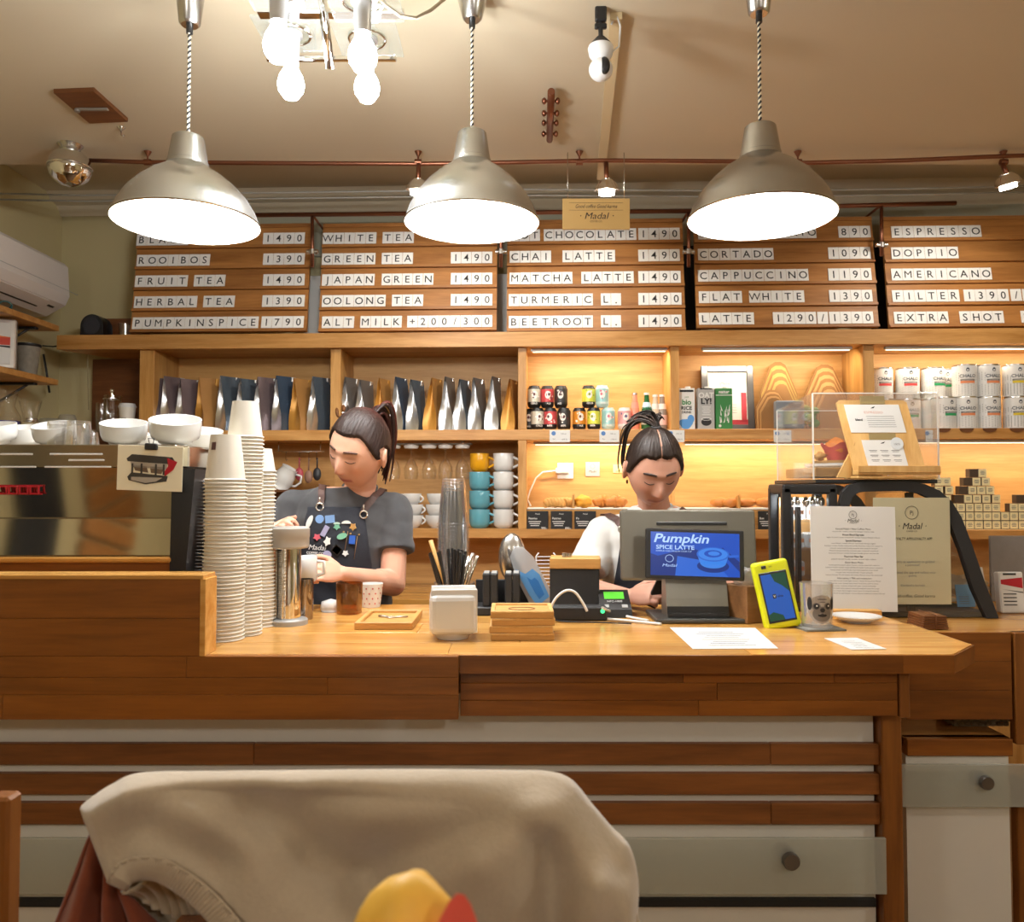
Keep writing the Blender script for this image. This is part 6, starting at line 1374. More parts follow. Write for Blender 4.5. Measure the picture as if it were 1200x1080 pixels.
b = MB(); b.add([(-0.046, -0.05, 0), (0.046, -0.05, 0), (0.046, 0.06, 0), (-0.046, 0.06, 0), (-0.044, -0.046, 0.022), (0.044, -0.046, 0.022), (0.042, 0.02, hh), (-0.042, 0.02, hh), (0.042, 0.06, hh*0.9), (-0.042, 0.06, hh*0.9)], [(3, 2, 1, 0), (0, 1, 5, 4), (4, 5, 6, 7), (7, 6, 8, 9), (1, 2, 8, 6, 5), (0, 4, 7, 9, 3), (2, 3, 9, 8)]); obj('housing', b, BLACK, t)
sl = Vector((0, 0.066, hh-0.022)).normalized(); nn = Vector((0, -sl.z, sl.y))
def onface(x, u): p = Vector((x, -0.046, 0.022))+sl*u+nn*0.0008; return p
L_ = Vector((0, 0.066, hh-0.022)).length
b = MB(); b.add([onface(-0.028, L_*0.52), onface(0.028, L_*0.52), onface(0.028, L_*0.88), onface(-0.028, L_*0.88)], [(0, 1, 2, 3)]); obj('display', b, pmat('green lcd', srgb('#58b838'), 0.3, emit=srgb('#48b02c'), es=0.6), t)
Mf = Matrix.Translation(onface(0, 0)) @ RX(-(PI/2-math.atan2(sl.z, sl.y)))
b = MB(); b.text('NFC-1000', 0.010, 0, L_*0.40, -0.0004, 0, T=Mf)
for x in (-0.026, 0.026): b.rbox((x, -0.001, L_*0.15), (0.016, 0.002, 0.012), 0.0005, 1, T=Mf)
obj('key_print', b, [PAPER, GREY_P], t)
# =================================================================== POINT OF SALE SCREENS
POS = pmat('olive grey metal housing', srgb('#77746a'), 0.35, 0.6); q = onc_(812, 731)
yb = q.y+0.09
t = thing('pos_monitor', 'large till monitor seen from behind with a small customer screen and wide foot', 'monitor', (q.x+0.022, yb, TOPZ+0.0006))
O = t.location
def lp(px, py, Y): p = at(px, py, Y); return p-O
b = MB(); b.rbox((0, 0, 0.006), (0.235, 0.18, 0.012), 0.004, seg=2); obj('base_plate', b, pmat('dark grey foot', srgb('#4a4a48'), 0.4, 0.4), t)
wn = (849-777)/(F/(yb-0.06)); zt = at(812, 660, yb-0.05).z-TOPZ
P = [(-0.062, 0.012), (-0.050, 0.040), (-0.044, 0.060), (-0.020, zt), (0.02, zt), (0.03, 0.012)]
b = MB(); b.prism(P, -wn/2, wn/2, 'x'); obj('neck', b, POS, t)
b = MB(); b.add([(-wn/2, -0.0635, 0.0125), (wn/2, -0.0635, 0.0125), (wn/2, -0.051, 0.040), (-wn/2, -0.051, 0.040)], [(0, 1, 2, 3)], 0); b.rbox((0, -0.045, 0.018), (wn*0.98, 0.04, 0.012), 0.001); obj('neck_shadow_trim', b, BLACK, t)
Y1 = yb+0.03
a, c = lp(727, 597, Y1), lp(887, 680, Y1); hgt = a.z-c.z
b = MB(); M_ = TR((a.x+c.x)/2, Y1-O.y, c.z) @ RX(-0.10)
b.rbox((0, 0, hgt/2), (c.x-a.x, 0.022, hgt*1.0), 0.008, seg=3, T=M_); m1 = obj('monitor_shell', b, POS, t)
b = MB(); b.rbox((0.01, -0.0125, hgt*0.80), ((c.x-a.x)*0.52, 0.004, 0.010), 0.0018, T=M_); obj('vent_slot', b, BLACK, m1)
b = MB(); b.box((0, 0.0115, hgt/2), ((c.x-a.x)*0.94, 0.002, hgt*0.9), T=M_); obj('front_screen', b, BLACK, m1)
b = MB(); b.box((0, -0.0125, hgt*0.2), (0.09, 0.02, hgt*0.36), T=M_); obj('hinge_block', b, BLACK_M, t)
Y2 = yb-0.075
a, c = lp(756, 620, Y2), lp(872, 679, Y2); W_, H_ = c.x-a.x, a.z-c.z
cd = bpy.data.objects.new('customer_display', None); COL.objects.link(cd); cd.parent = t; cd.location = ((a.x+c.x)/2, Y2-O.y, (a.z+c.z)/2); cd.rotation_euler = (-0.12, 0.03, 0)
b = MB(); b.rbox((0, 0, 0), (W_, 0.012, H_), 0.004, seg=2); obj('bezel', b, BLACK, cd)
def emis(name, col, es): return pmat(name, (0.01, 0.01, 0.01), 0.2, emit=col, es=es)
SB = emis('screen blue', srgb('#1b55c8'), 0.9); SB2 = emis('screen deep blue', srgb('#183a90'), 0.8); SB3 = emis('screen light blue', srgb('#3c86e8'), 1.0); SBW = emis('screen pale text', srgb('#b4d4ff'), 1.1); SB4 = emis('screen mid blue', srgb('#2c6ad8'), 0.95)
b = MB(); w2, h2 = W_*0.45, H_*0.43
def sq(pts, m, y): b.add([(x*w2, y, z*h2) for x, z in pts], [tuple(range(len(pts)))], m)
sq([(-1, -1), (1, -1), (1, 1), (-1, 1)], 0, -0.0064); sq([(-1, -1), (-0.1, -1), (0.2, 0.1), (-0.1, 0.3), (-1, -0.2)], 1, -0.0066); sq([(-0.45, -1), (0.75, -1), (0.45, -0.35), (-0.4, -0.10)], 4, -0.0068)
sq([(-1, -1), (-0.75, -1), (-0.85, -0.1), (-1, 0)], 1, -0.0069); sq([(0.55, 0.2), (1, -0.75), (1, -0.3), (0.62, 0.35)], 1, -0.0068)
def ring(cx, cz, rx, rz, m, y, sc=1.0): b.add([((cx+rx*math.cos(2*PI*i/28))*w2, y, (cz+rz*math.sin(2*PI*i/28))*h2) for i in range(28)], [tuple(range(28))], m)
ring(0.40, -0.52, 0.36, 0.30, 1, -0.0070); sq([(0.04, 0.02), (0.76, 0.02), (0.68, -0.45), (0.12, -0.45)], 3 if False else 2, -0.0072); ring(0.40, -0.40, 0.28, 0.22, 2, -0.0072); ring(0.40, 0.02, 0.37, 0.33, 4, -0.0074); ring(0.40, 0.03, 0.33, 0.28, 2, -0.0076); ring(0.40, 0.05, 0.20, 0.17, 0, -0.0078); ring(0.42, 0.06, 0.13, 0.10, 2, -0.0080)
sq([(0.76, 0.0), (0.98, 0.02), (0.98, -0.08), (0.76, -0.12)], 4, -0.0073)
b.text('Pumpkin', h2*0.56, -0.93*w2, 0.72*h2, -0.0082, 3, 'LEFT', shear=0.3, bold=0.02, width=1.22*w2)
b.text('SPICE LATTE', h2*0.26, -0.88*w2, 0.30*h2, -0.0082, 3, 'LEFT', bold=0.02, width=0.86*w2)
b.text('PUMPKIN AND SPICES IN YOUR CUP', h2*0.10, -0.88*w2, 0.12*h2, -0.0082, 3, 'LEFT', width=0.80*w2)
b.tube([((-0.58+0.09*math.cos(2*PI*i/18))*w2, -0.0082, (-0.22+0.16*math.sin(2*PI*i/18))*h2) for i in range(19)], 0.0006, 4, 3); b.text('Madal', h2*0.18, -0.58*w2, -0.53*h2, -0.0082, 3, shear=.3, width=0.42*w2)
obj('screen', b, [SB, SB2, SB3, SBW, SB4], cd)
# wooden napkin box with clear wrap
q = onc_(884, 733)
t = thing('wooden_box', 'square wooden box with crumpled clear wrap between monitor and yellow terminal', 'box', (q.x+0.005, q.y+0.08, TOPZ+0.0006), 0.5)
hh = at(875, 687, q.y+0.03).z-TOPZ
b = MB(); b.rbox((0, 0, hh/2), (0.088, 0.088, hh), 0.002); obj('body', b, wood('walnut box', srgb('#9a7048'), srgb('#7a5530'), 'x'), t)
b = MB(); b.ell((0, 0, hh+0.012), (0.036, 0.036, 0.030), 18, 12, fn=lambda q_: 1+0.45*noise.noise(q_*3.1)); obj('crumpled_wrap', b, glass('crumpled film', refl=0.5, body=0.35, bodycol=(0.8, 0.8, 0.8)), t)
# yellow payment terminal leaning
q = onc_(921, 737); s = F/(q.y+0.02); p = at(915, 697, q.y+0.03)
t = thing('payment_terminal', 'payment terminal in a bright yellow rubber case leaning beside the glass', 'payment terminal', (at(921, 737, q.y).x, q.y+0.012, TOPZ+0.0012), 0, None, rot=(-0.16, -0.17, 0.0))
W_ = 43/s; H_ = 79/s
YEL_C = pmat('neon yellow rubber', srgb('#d8e010'), 0.45)
b = MB(); b.rbox((0, 0.010, H_/2), (W_, 0.028, H_), 0.010, seg=3); obj('case', b, YEL_C, t)
b = MB(); b.rbox((0, -0.0045, H_*0.46), (W_*0.76, 0.003, H_*0.74), 0.001); obj('face', b, BLACK, t)
b = MB(); w2, h2 = W_*0.345, H_*0.34; z0 = H_*0.46
sq2 = lambda pts, m, y: b.add([(x*w2, y, z0+z*h2) for x, z in pts], [tuple(range(len(pts)))], m)
sq2([(-1, -1), (1, -1), (1, 1), (-1, 1)], 0, -0.0062); sq2([(-0.2, 1), (1, 1), (1, 0.15), (0.5, 0.45), (0, 0.65)], 1, -0.0064); sq2([(-1, -1), (0.2, -1), (0.1, -0.8), (-0.6, -0.62), (-1, -0.72)], 1, -0.0064)
sq2([(-0.38, 0.12), (-0.12, 0.12), (-0.12, -0.06), (-0.38, -0.06)], 2, -0.0066); b.text('V', 0.008, -0.25*w2, z0+0.03*h2, -0.0068, 3, bold=.03); b.text('viva', 0.010, 0.2*w2, z0+0.02*h2, -0.0066, 2, bold=.01)
obj('screen', b, [emis('terminal blue', srgb('#2a62c0'), 0.8), emis('terminal green', srgb('#22553f'), 0.7), INK, PAPER], t)
b = MB(); b.rbox((-0.2*W_, -0.0046, H_*0.91), (0.012, 0.002, 0.008), 0.0005); b.text('viva', 0.006, -0.02*W_, H_*0.91, -0.0052, 0); b.cyl((0.0, 0.02, H_*0.25), (0.0, 0.05, H_*0.22), 0.018, n=18); obj('mark', b, BLACK, t)
# glass with pug picture
q = onc_(966, 740)
b = MB(); b.box((0, 0, 0.002), (0.105, 0.10, 0.004)); b.box((0, 0, 0.0042), (0.085, 0.08, 0.0004), 1)
solo('dark_coaster', b, [pmat('slate mat', srgb('#6a6a64'), 0.5), pmat('slate mat face', srgb('#8a8a84'), 0.5)], 'dark square coaster under the dog glass', 'coaster', (q.x, q.y+0.05, TOPZ+0.0005), 0.12)
s = F/(q.y+0.04); R = 18/s; hh = at(966, 683, q.y+0.04).z-TOPZ-0.005
t = thing('dog_glass', 'clear glass printed with a grey pug face holding small things', 'glass', (q.x, q.y+0.05, TOPZ+0.0052))
b = MB(); b.lathe([(0, 0.002), (R*0.9, 0), (R*0.95, 0.004), (R, hh*0.5), (R*1.04, hh), (R*1.0, hh), (R*0.96, hh*0.5), (R*0.90, 0.010), (0, 0.010)], 32, crease=0.9); obj('glass_body', b, glass('drink glass', refl=0.25, body=0.12), t)
b = MB()
def gp_(cx, cz, rx, rz, m, off=0.0008, n=20, f=None):
    V = [(0, 0)]+[((f(2*PI*i/n) if f else 1)*math.cos(2*PI*i/n), (f(2*PI*i/n) if f else 1)*math.sin(2*PI*i/n)) for i in range(n)]
    b.add([((R+off)*math.sin((cx+a*rx)/R), -(R+off)*math.cos((cx+a*rx)/R), cz+c_*rz) for a, c_ in V], [(0, i+1, (i+1) % n+1) for i in range(n)], m)
gp_(0, hh*0.44, R*0.92, hh*0.32, 0); gp_(0, hh*0.33, R*0.60, hh*0.17, 1, 0.0012); gp_(-R*0.36, hh*0.49, R*0.26, hh*0.09, 1, 0.0013); gp_(R*0.36, hh*0.49, R*0.26, hh*0.09, 1, 0.0013); gp_(-R*0.78, hh*0.56, R*0.16, hh*0.15, 2, 0.0012); gp_(R*0.78, hh*0.56, R*0.16, hh*0.15, 2, 0.0012)
for s_ in (-1, 1): gp_(s_*R*0.36, hh*0.50, R*0.17, hh*0.065, 2, 0.0016); gp_(s_*R*0.36+0.001, hh*0.515, R*0.05, hh*0.02, 3, 0.002)
gp_(0, hh*0.42, R*0.15, hh*0.05, 2, 0.0018); gp_(0, hh*0.30, R*0.28, hh*0.035, 2, 0.0016); gp_(0, hh*0.66, R*0.3, hh*0.02, 1, 0.0014); gp_(0, hh*0.60, R*0.2, hh*0.015, 1, 0.0014)
obj('pug_print', b, [pmat('pug light grey', srgb('#a39c94'), 0.6, noise_amt=0.2, nscale=80), pmat('pug mid grey', srgb('#6e6862'), 0.6), INK, PAPER], t)
for k, (x, y) in enumerate([(0.012, 0.0), (-0.012, 0.006)]):
    b = MB(); b.ell((0, 0, 0.014), (0.012, 0.012, 0.014), 14, 8); solo('small_token', b, PAPER if k else GREY_P, ['grey token inside the dog glass', 'white token inside the dog glass'][k], 'token', (q.x+x, q.y+0.05+y, TOPZ+0.0162+0.03*k))
# white saucer
q = onc_(1013, 732); b = MB(); R = 28/(F/(q.y+0.05))
b.lathe([(0, 0.004), (R*0.55, 0), (R*0.60, 0.003), (R*0.98, 0.014), (R, 0.017), (R*0.95, 0.017), (R*0.6, 0.008), (0, 0.007)], 36, crease=1.0)
solo('saucer', b, CERAMIC, 'white saucer on the right end of the counter before the menu card', 'saucer', (q.x, q.y+0.05, TOPZ+0.0005))
# flat papers
for (P4, lab, lines) in [([(812, 760), (912, 759.5), (885, 735.5), (785, 735)], 'larger white sheet lying on the counter before the monitor', 'a'), ([(998, 761), (1039, 760), (1004, 747), (966, 747.5)], 'smaller white sheet lying before the dog glass', 'b')]:
    V = [onz(x, y, TOPZ+0.0012) for x, y in P4]; c0 = sum(V, Vector())/4; c0.z = TOPZ+0.0006
    b = MB(); vv = [(v.x-c0.x, v.y-c0.y, 0) for v in V]+[(v.x-c0.x, v.y-c0.y, 0.0008) for v in V]
    b.add(vv, [(3, 2, 1, 0), (4, 5, 6, 7), (0, 1, 5, 4), (1, 2, 6, 5), (2, 3, 7, 6), (3, 0, 4, 7)])
    A, B_, C_, D = [Vector(v) for v in vv[4:]]
    def bl(u, v_): return A.lerp(B_, u).lerp(D.lerp(C_, u), v_)
    for k in range(8 if lines == 'a' else 5):
        v0 = 0.12+0.70*k/(8 if lines == 'a' else 5); u0 = 0.22+0.05*((k*7) % 3); u1 = 0.78-0.05*((k*5) % 3)
        up = Vector((0, 0, 0.0002)); b.add([bl(u0, v0)+up, bl(u1, v0)+up, bl(u1, v0+0.025)+up, bl(u0, v0+0.025)+up], [(0, 1, 2, 3)], 1)
    solo('paper_sheet', b, [PAPER, INK_SOFT], lab, 'paper', c0)
# =================================================================== MENU CARD on its wooden foot
q = onc_(1008, 724); Ym = q.y+0.04
a, c = at(950, 597, Ym), at(1052, 720, Ym); W_, H_ = c.x-a.x, a.z-c.z
t = thing('menu_card', 'tall white printed menu card standing in a wooden foot', 'menu card', ((a.x+c.x)/2, Ym, TOPZ+0.012), 0, None, rot=(-0.05, 0.012, 0))
b = MB(); b.rbox((0, 0, H_/2), (W_, 0.003, H_), 0.0006)
b.tube([(0.011*math.cos(2*PI*i/20), -0.002, H_*0.92+0.011*math.sin(2*PI*i/20)) for i in range(21)], 0.0005, 4, 1); b.text('Pj', 0.010, 0, H_*0.92, -0.002, 1)
b.text('· Madal ·', 0.014, 0, H_*0.865, -0.002, 1, shear=.25, bold=.02); b.text('COFFEE CO.', 0.004, 0, H_*0.84, -0.002, 1)
hd_ = ['Kóstolj Madal // New Coffees Menu', 'House Blend Espresso', 'Special Espresso', 'Pourover Filter Bar', 'Guest Beans Menu', 'Alternatives // Milk and sweeteners']
def tx(s_, z, size, bold, m=1, w=None): b.text(s_, size, 0, z*H_, -0.0019, m, bold=bold, width=w)
zz = 0.785; rr = random.Random(6)
ws = 'brasil caturra washed natural citrus sweet body notes roast honey light cocoa plum kenya huila anaerob peach black tea floral'.split()
for (hd, n_) in zip(hd_, (1, 1, 5, 1, 5, 6)):
    tx(hd, zz, 0.0068, 0.02); zz -= 0.025
    for k in range(n_): tx(' '.join(rr.choice(ws) for _ in range(rr.randint(6, 9))), zz, 0.0048, 0.0, 2, W_*rr.uniform(0.55, 0.78)); zz -= 0.0235
    zz -= 0.008
obj('sheet', b, [PAPER, INK, INK_SOFT], t)
b = MB(); b.rbox((0, 0, -0.002), (W_*0.55, 0.05, 0.020), 0.003); o = obj('wooden_foot', b, W_BAMBOOX, t); o.rotation_euler = (0.05, 0, 0)

# =================================================================== REFRIGERATED DISPLAYS
CT = zat(741, YS)+0.002       # top of the side cabinet
# tall black display behind the menu card
YA = 2.385
a, c = at(917, 571, YA), at(984, 740, YA)
t = thing('tall_display', 'black framed glass display behind the menu card with lit shelves', 'display', ((a.x+c.x)/2, YA, CT))
W_ = c.x-a.x; H_ = a.z-CT; D_ = 0.14
for s_ in (-1, 1):
    for y in (0.012, D_-0.012):
        b = MB(); b.rbox((s_*(W_/2-0.013), y, H_/2), (0.026, 0.024, H_), 0.004, seg=2); obj('frame_post', b, BLACK, t)
b = MB(); b.rbox((0, D_/2, H_-0.005), (W_-0.002, D_, 0.03), 0.006, seg=2); obj('top_panel', b, BLACK, t)
b = MB(); b.rbox((0, D_/2, 0.015), (W_, D_, 0.03), 0.004); obj('base_panel', b, BLACK, t)
b = MB(); b.box((0, 0.006, H_/2), (W_-0.052, 0.004, H_-0.05)); obj('front_pane', b, GLASS, t)
b = MB(); b.box((-(W_/2-0.03), 0.02, H_*0.45), (0.010, 0.02, H_*0.8)); b.box((-0.03, 0.02, H_*0.45), (0.012, 0.02, H_*0.8)); obj('inner_rail', b, BLACK, t)
b = MB(); b.box((0, D_-0.03, H_/2), (W_-0.05, 0.006, H_-0.06)); obj('back_panel', b, W_BACK, t)
for k, z in enumerate((0.30, 0.52, 0.74)):
    b = MB(); b.box((0, D_/2, H_*z), (W_-0.05, D_-0.06, 0.006)); obj('glass_shelf', b, ACRYL, t)
TL = t.location.copy()
CHROME_L = pmat('shiny cutlery', (0.85, 0.85, 0.85), 0.12, 1.0)
lamp_area('display_source', (0, D_/2, H_-0.03), W_-0.08, 0.02, 2.0, (0.9, 0.96, 1.0), t)
for k in range(5):
    b = MB(); b.ell((0, 0, 0.014), (0.012, 0.010, 0.016), 12, 8); 
    p = TL+Vector((-W_/2+0.040+k*0.023, 0.05+0.01*(k % 2), H_*0.74+0.0035)); p.z += H_*0.10
    b.box((0, 0, -H_*0.05-0.0), (0.004, 0.004, H_*0.10)); solo('metal_scoop', b, CHROME_L, 'shiny metal scoop end in the row at the top of the tall display', 'scoop', p, 0, 'metal scoops in the tall display')
for k in range(5):
    b = MB(); b.rbox((0, 0, 0.022), (0.05, 0.06, 0.044), 0.004); b.box((0, -0.0305, 0.022), (0.044, 0.001, 0.012), 1)
    solo('sandwich_box', b, [glass('food box', refl=0.3, body=0.5, bodycol=(0.75, 0.78, 0.8)), pmat('orange food', srgb('#c8804c'), 0.6)], ['clear food box on the lowest shelf at left', 'clear food box on the middle shelf at left', 'clear food box on the middle shelf at right', 'clear food box on the upper shelf at left', 'clear food box on the upper shelf at right'][k], 'food box', TL+Vector((-W_/2+[0.055, 0.055, 0.115, 0.055, 0.115][k], 0.075, H_*[0.30, 0.52, 0.52, 0.74, 0.74][k]+0.0035)), 0, 'food boxes in the tall display')
# curved glass display with heavy black frame
YC = 2.385
t = thing('curved_display', 'curved glass pastry display with a thick black side frame', 'display', (1.2, YC, CT))
O = t.location
outer = [(985, 738), (985, 590), (988, 576), (996, 568), (1010, 565), (1060, 564), (1084, 567), (1102, 575), (1116, 588), (1127, 606), (1140, 640), (1155, 684), (1171, 738)]
inner = [(996, 738), (996, 592), (999, 582), (1006, 577), (1014, 576), (1060, 575), (1078, 578), (1093, 585), (1104, 596), (1114, 613), (1127, 646), (1141, 690), (1157, 738)]
def L2(p): v = at(p[0], p[1], YC)-O; return (v.x, max(v.z, 0.0))
oo = [L2(p) for p in outer]; ii = [L2(p) for p in inner]
for dy, nm in ((0.0, 'side_frame'), (0.62, 'side_frame')):
    b = MB(); n = len(oo); V = []
    for y in (dy, dy+0.024):
        V += [(x, y, z) for x, z in oo]+[(x, y, z) for x, z in ii]
    Fc = []
    for i in range(n-1): Fc += [(i, i+1, n+i+1, n+i), (2*n+i, 3*n+i, 3*n+i+1, 2*n+i+1), (i, 2*n+i, 2*n+i+1, i+1), (n+i, n+i+1, 3*n+i+1, 3*n+i)]
    Fc += [(0, n, 3*n, 2*n), (n-1, 2*n+n-1, 3*n+n-1, 2*n-1)]
    b.add(V, Fc, 0); obj(nm, b, BLACK_M, t)
b = MB(); b.add([(x, 0.012, z) for x, z in ii], [tuple(range(len(ii)))]); obj('side_pane', b, glass('display side pane', tint=(0.93, 0.93, 0.9), refl=0.10), t)
b = MB(); V = [(x, y, z) for y in (0.024, 0.62) for x, z in oo[4:]]; n = len(oo[4:]); b.add(V, [(i, i+1, n+i+1, n+i) for i in range(n-1)], 0, True); obj('curved_pane', b, GLASS, t)
b = MB(); xa, xb_ = oo[0][0], oo[-1][0]; b.rbox(((xa+xb_)/2, 0.32, 0.008), (xb_-xa-0.04, 0.60, 0.016), 0.002); obj('base', b, BLACK_M, t)
b = MB(); b.box(((xa+xb_)/2-0.03, 0.32, 0.18), (xb_-xa-0.10, 0.50, 0.006)); obj('glass_shelf', b, ACRYL, t)
a_, c_ = L2((1069, 577)), L2((1076, 735))
b = MB(); b.rbox(((a_[0]+c_[0])/2, 0.03, a_[1]/2), (0.022, 0.014, a_[1]), 0.002); obj('centre_bar', b, BLACK_M, t)
# cakes, plates and cards in the display
BZ = CT+0.0165
p = at(1083, 728, 2.62)
b = MB(); b.lathe([(0, 0), (0.06, 0), (0.066, 0.004), (0.10, 0.012), (0.0, 0.010)], 32); solo('cake_plate', b, CERAMIC, 'white plate under the dark cake in the curved display', 'plate', (p.x, 2.62, BZ))
b = MB(); b.lathe([(0, 0), (0.075, 0), (0.078, 0.02), (0.076, 0.052), (0.070, 0.058), (0, 0.058)], 32); solo('dark_cake', b, pmat('brown cake', srgb('#6a5238'), 0.7, noise_amt=0.3, nscale=30, bump=0.6), 'round brown cake on a plate in the curved display', 'cake', (p.x, 2.62, BZ+0.0125))
b = MB(); b.ell((0, 0, 0.03), (0.13, 0.09, 0.035), 26, 14, fn=bumpy(3, 0.5)); p = at(1060, 735, 2.80); solo('wrapped_pastries', b, glass('cling film', refl=0.4, body=0.6, bodycol=(0.5, 0.45, 0.4)), 'pastries under clear film at the bottom of the curved display', 'pastries', (at(1125, 700, 2.8).x-0.05, 2.80, BZ))
def card(px, py, w_, h_, Y, m, lab, zr=0.0, red=False, tilt=-0.2):
    p = at(px, py, Y); b = MB(); b.rbox((0, 0, h_/2), (w_, 0.003, h_), 0.0005)
    if red: b.box((0, -0.0018, h_*0.70), (w_*0.9, 0.0006, h_*0.22), 1)
    for k in range(4): b.box((-w_*0.1, -0.0018, h_*(0.45-0.1*k)), (w_*0.55, 0.0005, h_*0.03), 2)
    return solo('display_card', b, [m, RED, INK_SOFT], lab, 'card', (p.x, Y, p.z), 0, 'cards at the curved display', rot=(tilt, 0, zr))
BLUEC = pmat('blue card', srgb('#5f93c0'), 0.5)
o = card(1133, 729, 0.055, 0.068, 2.50, BLUEC, 'blue card standing inside the curved display'); o.location.z = BZ
o = card(1150, 730, 0.05, 0.10, 2.72, PAPER, 'white card behind the slanted black frame', 0.2); o.location.z = BZ
p = at(1016, 600, 2.44); b = MB(); b.rbox((0, 0, 0.02), (0.15, 0.12, 0.035), 0.004); b.box((0.02, -0.061, 0.02), (0.09, 0.001, 0.02), 1)
for k, zz in enumerate((0.1835,)):
    solo('boxed_sandwich', b, [pmat('salmon packet', srgb('#c89a88'), 0.5), pmat('grey blue label', srgb('#a8b0b8'), 0.5)], 'packed sandwich with pale label on the glass shelf of the curved display', 'sandwich', (p.x, 2.48, CT+zz))
# coffee packet and grey pinboard right of the display
b = MB(); b.rbox((0, 0, 0.11), (0.30, 0.012, 0.22), 0.002); p = at(1192, 700, 2.75); solo('grey_board', b, pmat('grey felt board', srgb('#8a8480'), 0.9, noise_amt=0.1, nscale=40), 'grey board standing behind the white and red packet at the right edge', 'board', (p.x+0.06, 2.75, CT))
t = thing('labelled_packet', 'white packet with red label standing right of the curved display', 'packet', (at(1185, 730, 2.50).x, 2.50, CT+0.001), 0, None, rot=(-0.1, 0, 0))
b = MB(); b.rbox((0, 0, 0.06), (0.075, 0.03, 0.125), 0.004); obj('pouch', b, PAPER, t)
b = MB(); b.add([(-0.033, -0.0156, 0.085), (0.033, -0.0156, 0.072), (0.033, -0.0156, 0.105), (-0.033, -0.0156, 0.098)], [(0, 1, 2, 3)]); b.box((-0.005, -0.0156, 0.115), (0.04, 0.0006, 0.006), 1)
for k in range(4): b.box((-0.008, -0.0156, 0.055-0.011*k), (0.04, 0.0006, 0.003), 1)
b.add([(-0.033, -0.0157, 0.070), (0.033, -0.0157, 0.058), (0.033, -0.0157, 0.061)], [(0, 1, 2)], 1); obj('label_print', b, [RED, INK], t)
b = MB(); 
for k in range(6): b.rbox((0, 0, 0.003+0.006*k), (0.07-0.002*k, 0.09, 0.005), 0.001)
b.tube([(0.0, -0.046, 0.0), (0.0, -0.048, 0.038), (0, 0.048, 0.038)], 0.0015, 4)
p = at(1126, 745, 2.2); solo('card_bundle', b, W_DARK, 'small bundle of brown cards beside the counter corner', 'cards', (1.14, 2.24, CT+0.0005))
# loyalty sign taped inside the glass
YL = YC-0.004
a, c = at(1023, 583, YL), at(1115, 708, YL); W_, H_ = c.x-a.x, a.z-c.z
t = thing('loyalty_sign', 'beige paper sign with round emblem taped on the curved display side', 'sign', ((a.x+c.x)/2, YL, (a.z+c.z)/2))
b = MB(); b.rbox((0, 0, 0), (W_, 0.0015, H_), 0.0003)
b.tube([(0.019*math.cos(2*PI*i/24), -0.0012, H_*0.36+0.019*math.sin(2*PI*i/24)) for i in range(25)], 0.0006, 4, 1); b.text('Pj', 0.016, 0, H_*0.36, -0.0012, 1)
b.text('· Madal ·', 0.026, 0, H_*0.235, -0.0012, 1, shear=.25, bold=.03, width=W_*0.36); b.text('COFFEE CO.', 0.006, 0, H_*0.185, -0.0012, 1)
b.text('LOYALTY APP/LOYALTY APP', 0.011, 0, H_*0.115, -0.0012, 1, shear=.1, bold=.01, width=W_*0.52)
for k, (s_, z) in enumerate([('Töltsd le az applikációt és gyűjtsd', -0.10), ('a pontokat!', -0.13), ('Download the app and collect your', -0.20), ('points', -0.23), ('Kérdezd a baristát', -0.32), ('Good coffee, Good karma', -0.42)]): b.text(s_, 0.0095 if k < 5 else 0.012, 0, H_*z, -0.0012, 1 if k == 5 else 2, shear=.2 if k == 5 else 0)
obj('sheet', b, [pmat('beige sign paper', srgb('#b9b191'), 0.7), INK, INK_SOFT], t)
# =================================================================== ACRYLIC BOX on the displays
YX0, YX1 = 2.50, 2.86
FZ = at(980, 563, 2.42).z
b = MB(); z0 = max(CT+H_*0, TL.z+ (at(917, 571, YA).z-CT)+0.012)
p0, p1 = at(952, 560, 2.40), at(1103, 560, 2.40)
t = thing('display_board', 'flat wooden board lying on top of the displays', 'board', ((p0.x+p1.x)/2, 2.60, z0))
b.rbox((0, -0.01, 0.006), (p1.x-p0.x-0.02, 0.38, 0.012), 0.002); obj('board', b, BLACK, t); ZB = z0+0.0125
a, c = at(952, 461, 2.45), at(1100, 552, 2.45)
xa, xb_ = a.x, c.x; H_ = a.z-ZB
t = thing('acrylic_box', 'clear acrylic display box with sloping top above the black displays', 'acrylic box', ((xa+xb_)/2, 2.45, ZB+0.0006))
W_ = xb_-xa; D_ = 0.33; xl = at(909, 470, 2.85).x-t.location.x; e = 0.004
zk = H_*0.98
def pane(V, nm='pane'):
    b = MB(); n = Vector(V[1])-Vector(V[0]); m_ = Vector(V[2])-Vector(V[0]); nn = n.cross(m_).normalized()*e
    b.add(list(V)+[tuple(Vector(v)+nn) for v in V], [tuple(range(len(V))), tuple(range(len(V), 2*len(V)))[::-1]]+[(i, (i+1) % len(V), (i+1) % len(V)+len(V), i+len(V)) for i in range(len(V))]); return obj(nm, b, ACRYL, t)
zb_ = H_*0.92
pane([(-W_/2, 0, 0), (W_/2, 0, 0), (W_/2, 0, H_), (-W_/2, 0, H_)]); pane([(-W_/2, D_, 0), (W_/2, D_, 0), (W_/2, D_, zb_), (-W_/2, D_, zb_)])
pane([(-W_/2, 0, 0), (-W_/2, D_, 0), (-W_/2, D_, zb_), (-W_/2, 0, H_)]); pane([(W_/2, 0, 0), (W_/2, D_, 0), (W_/2, D_, zb_), (W_/2, 0, H_)]); pane([(-W_/2, 0, H_), (W_/2, 0, H_), (W_/2, D_, zb_), (-W_/2, D_, zb_)])
b = MB()
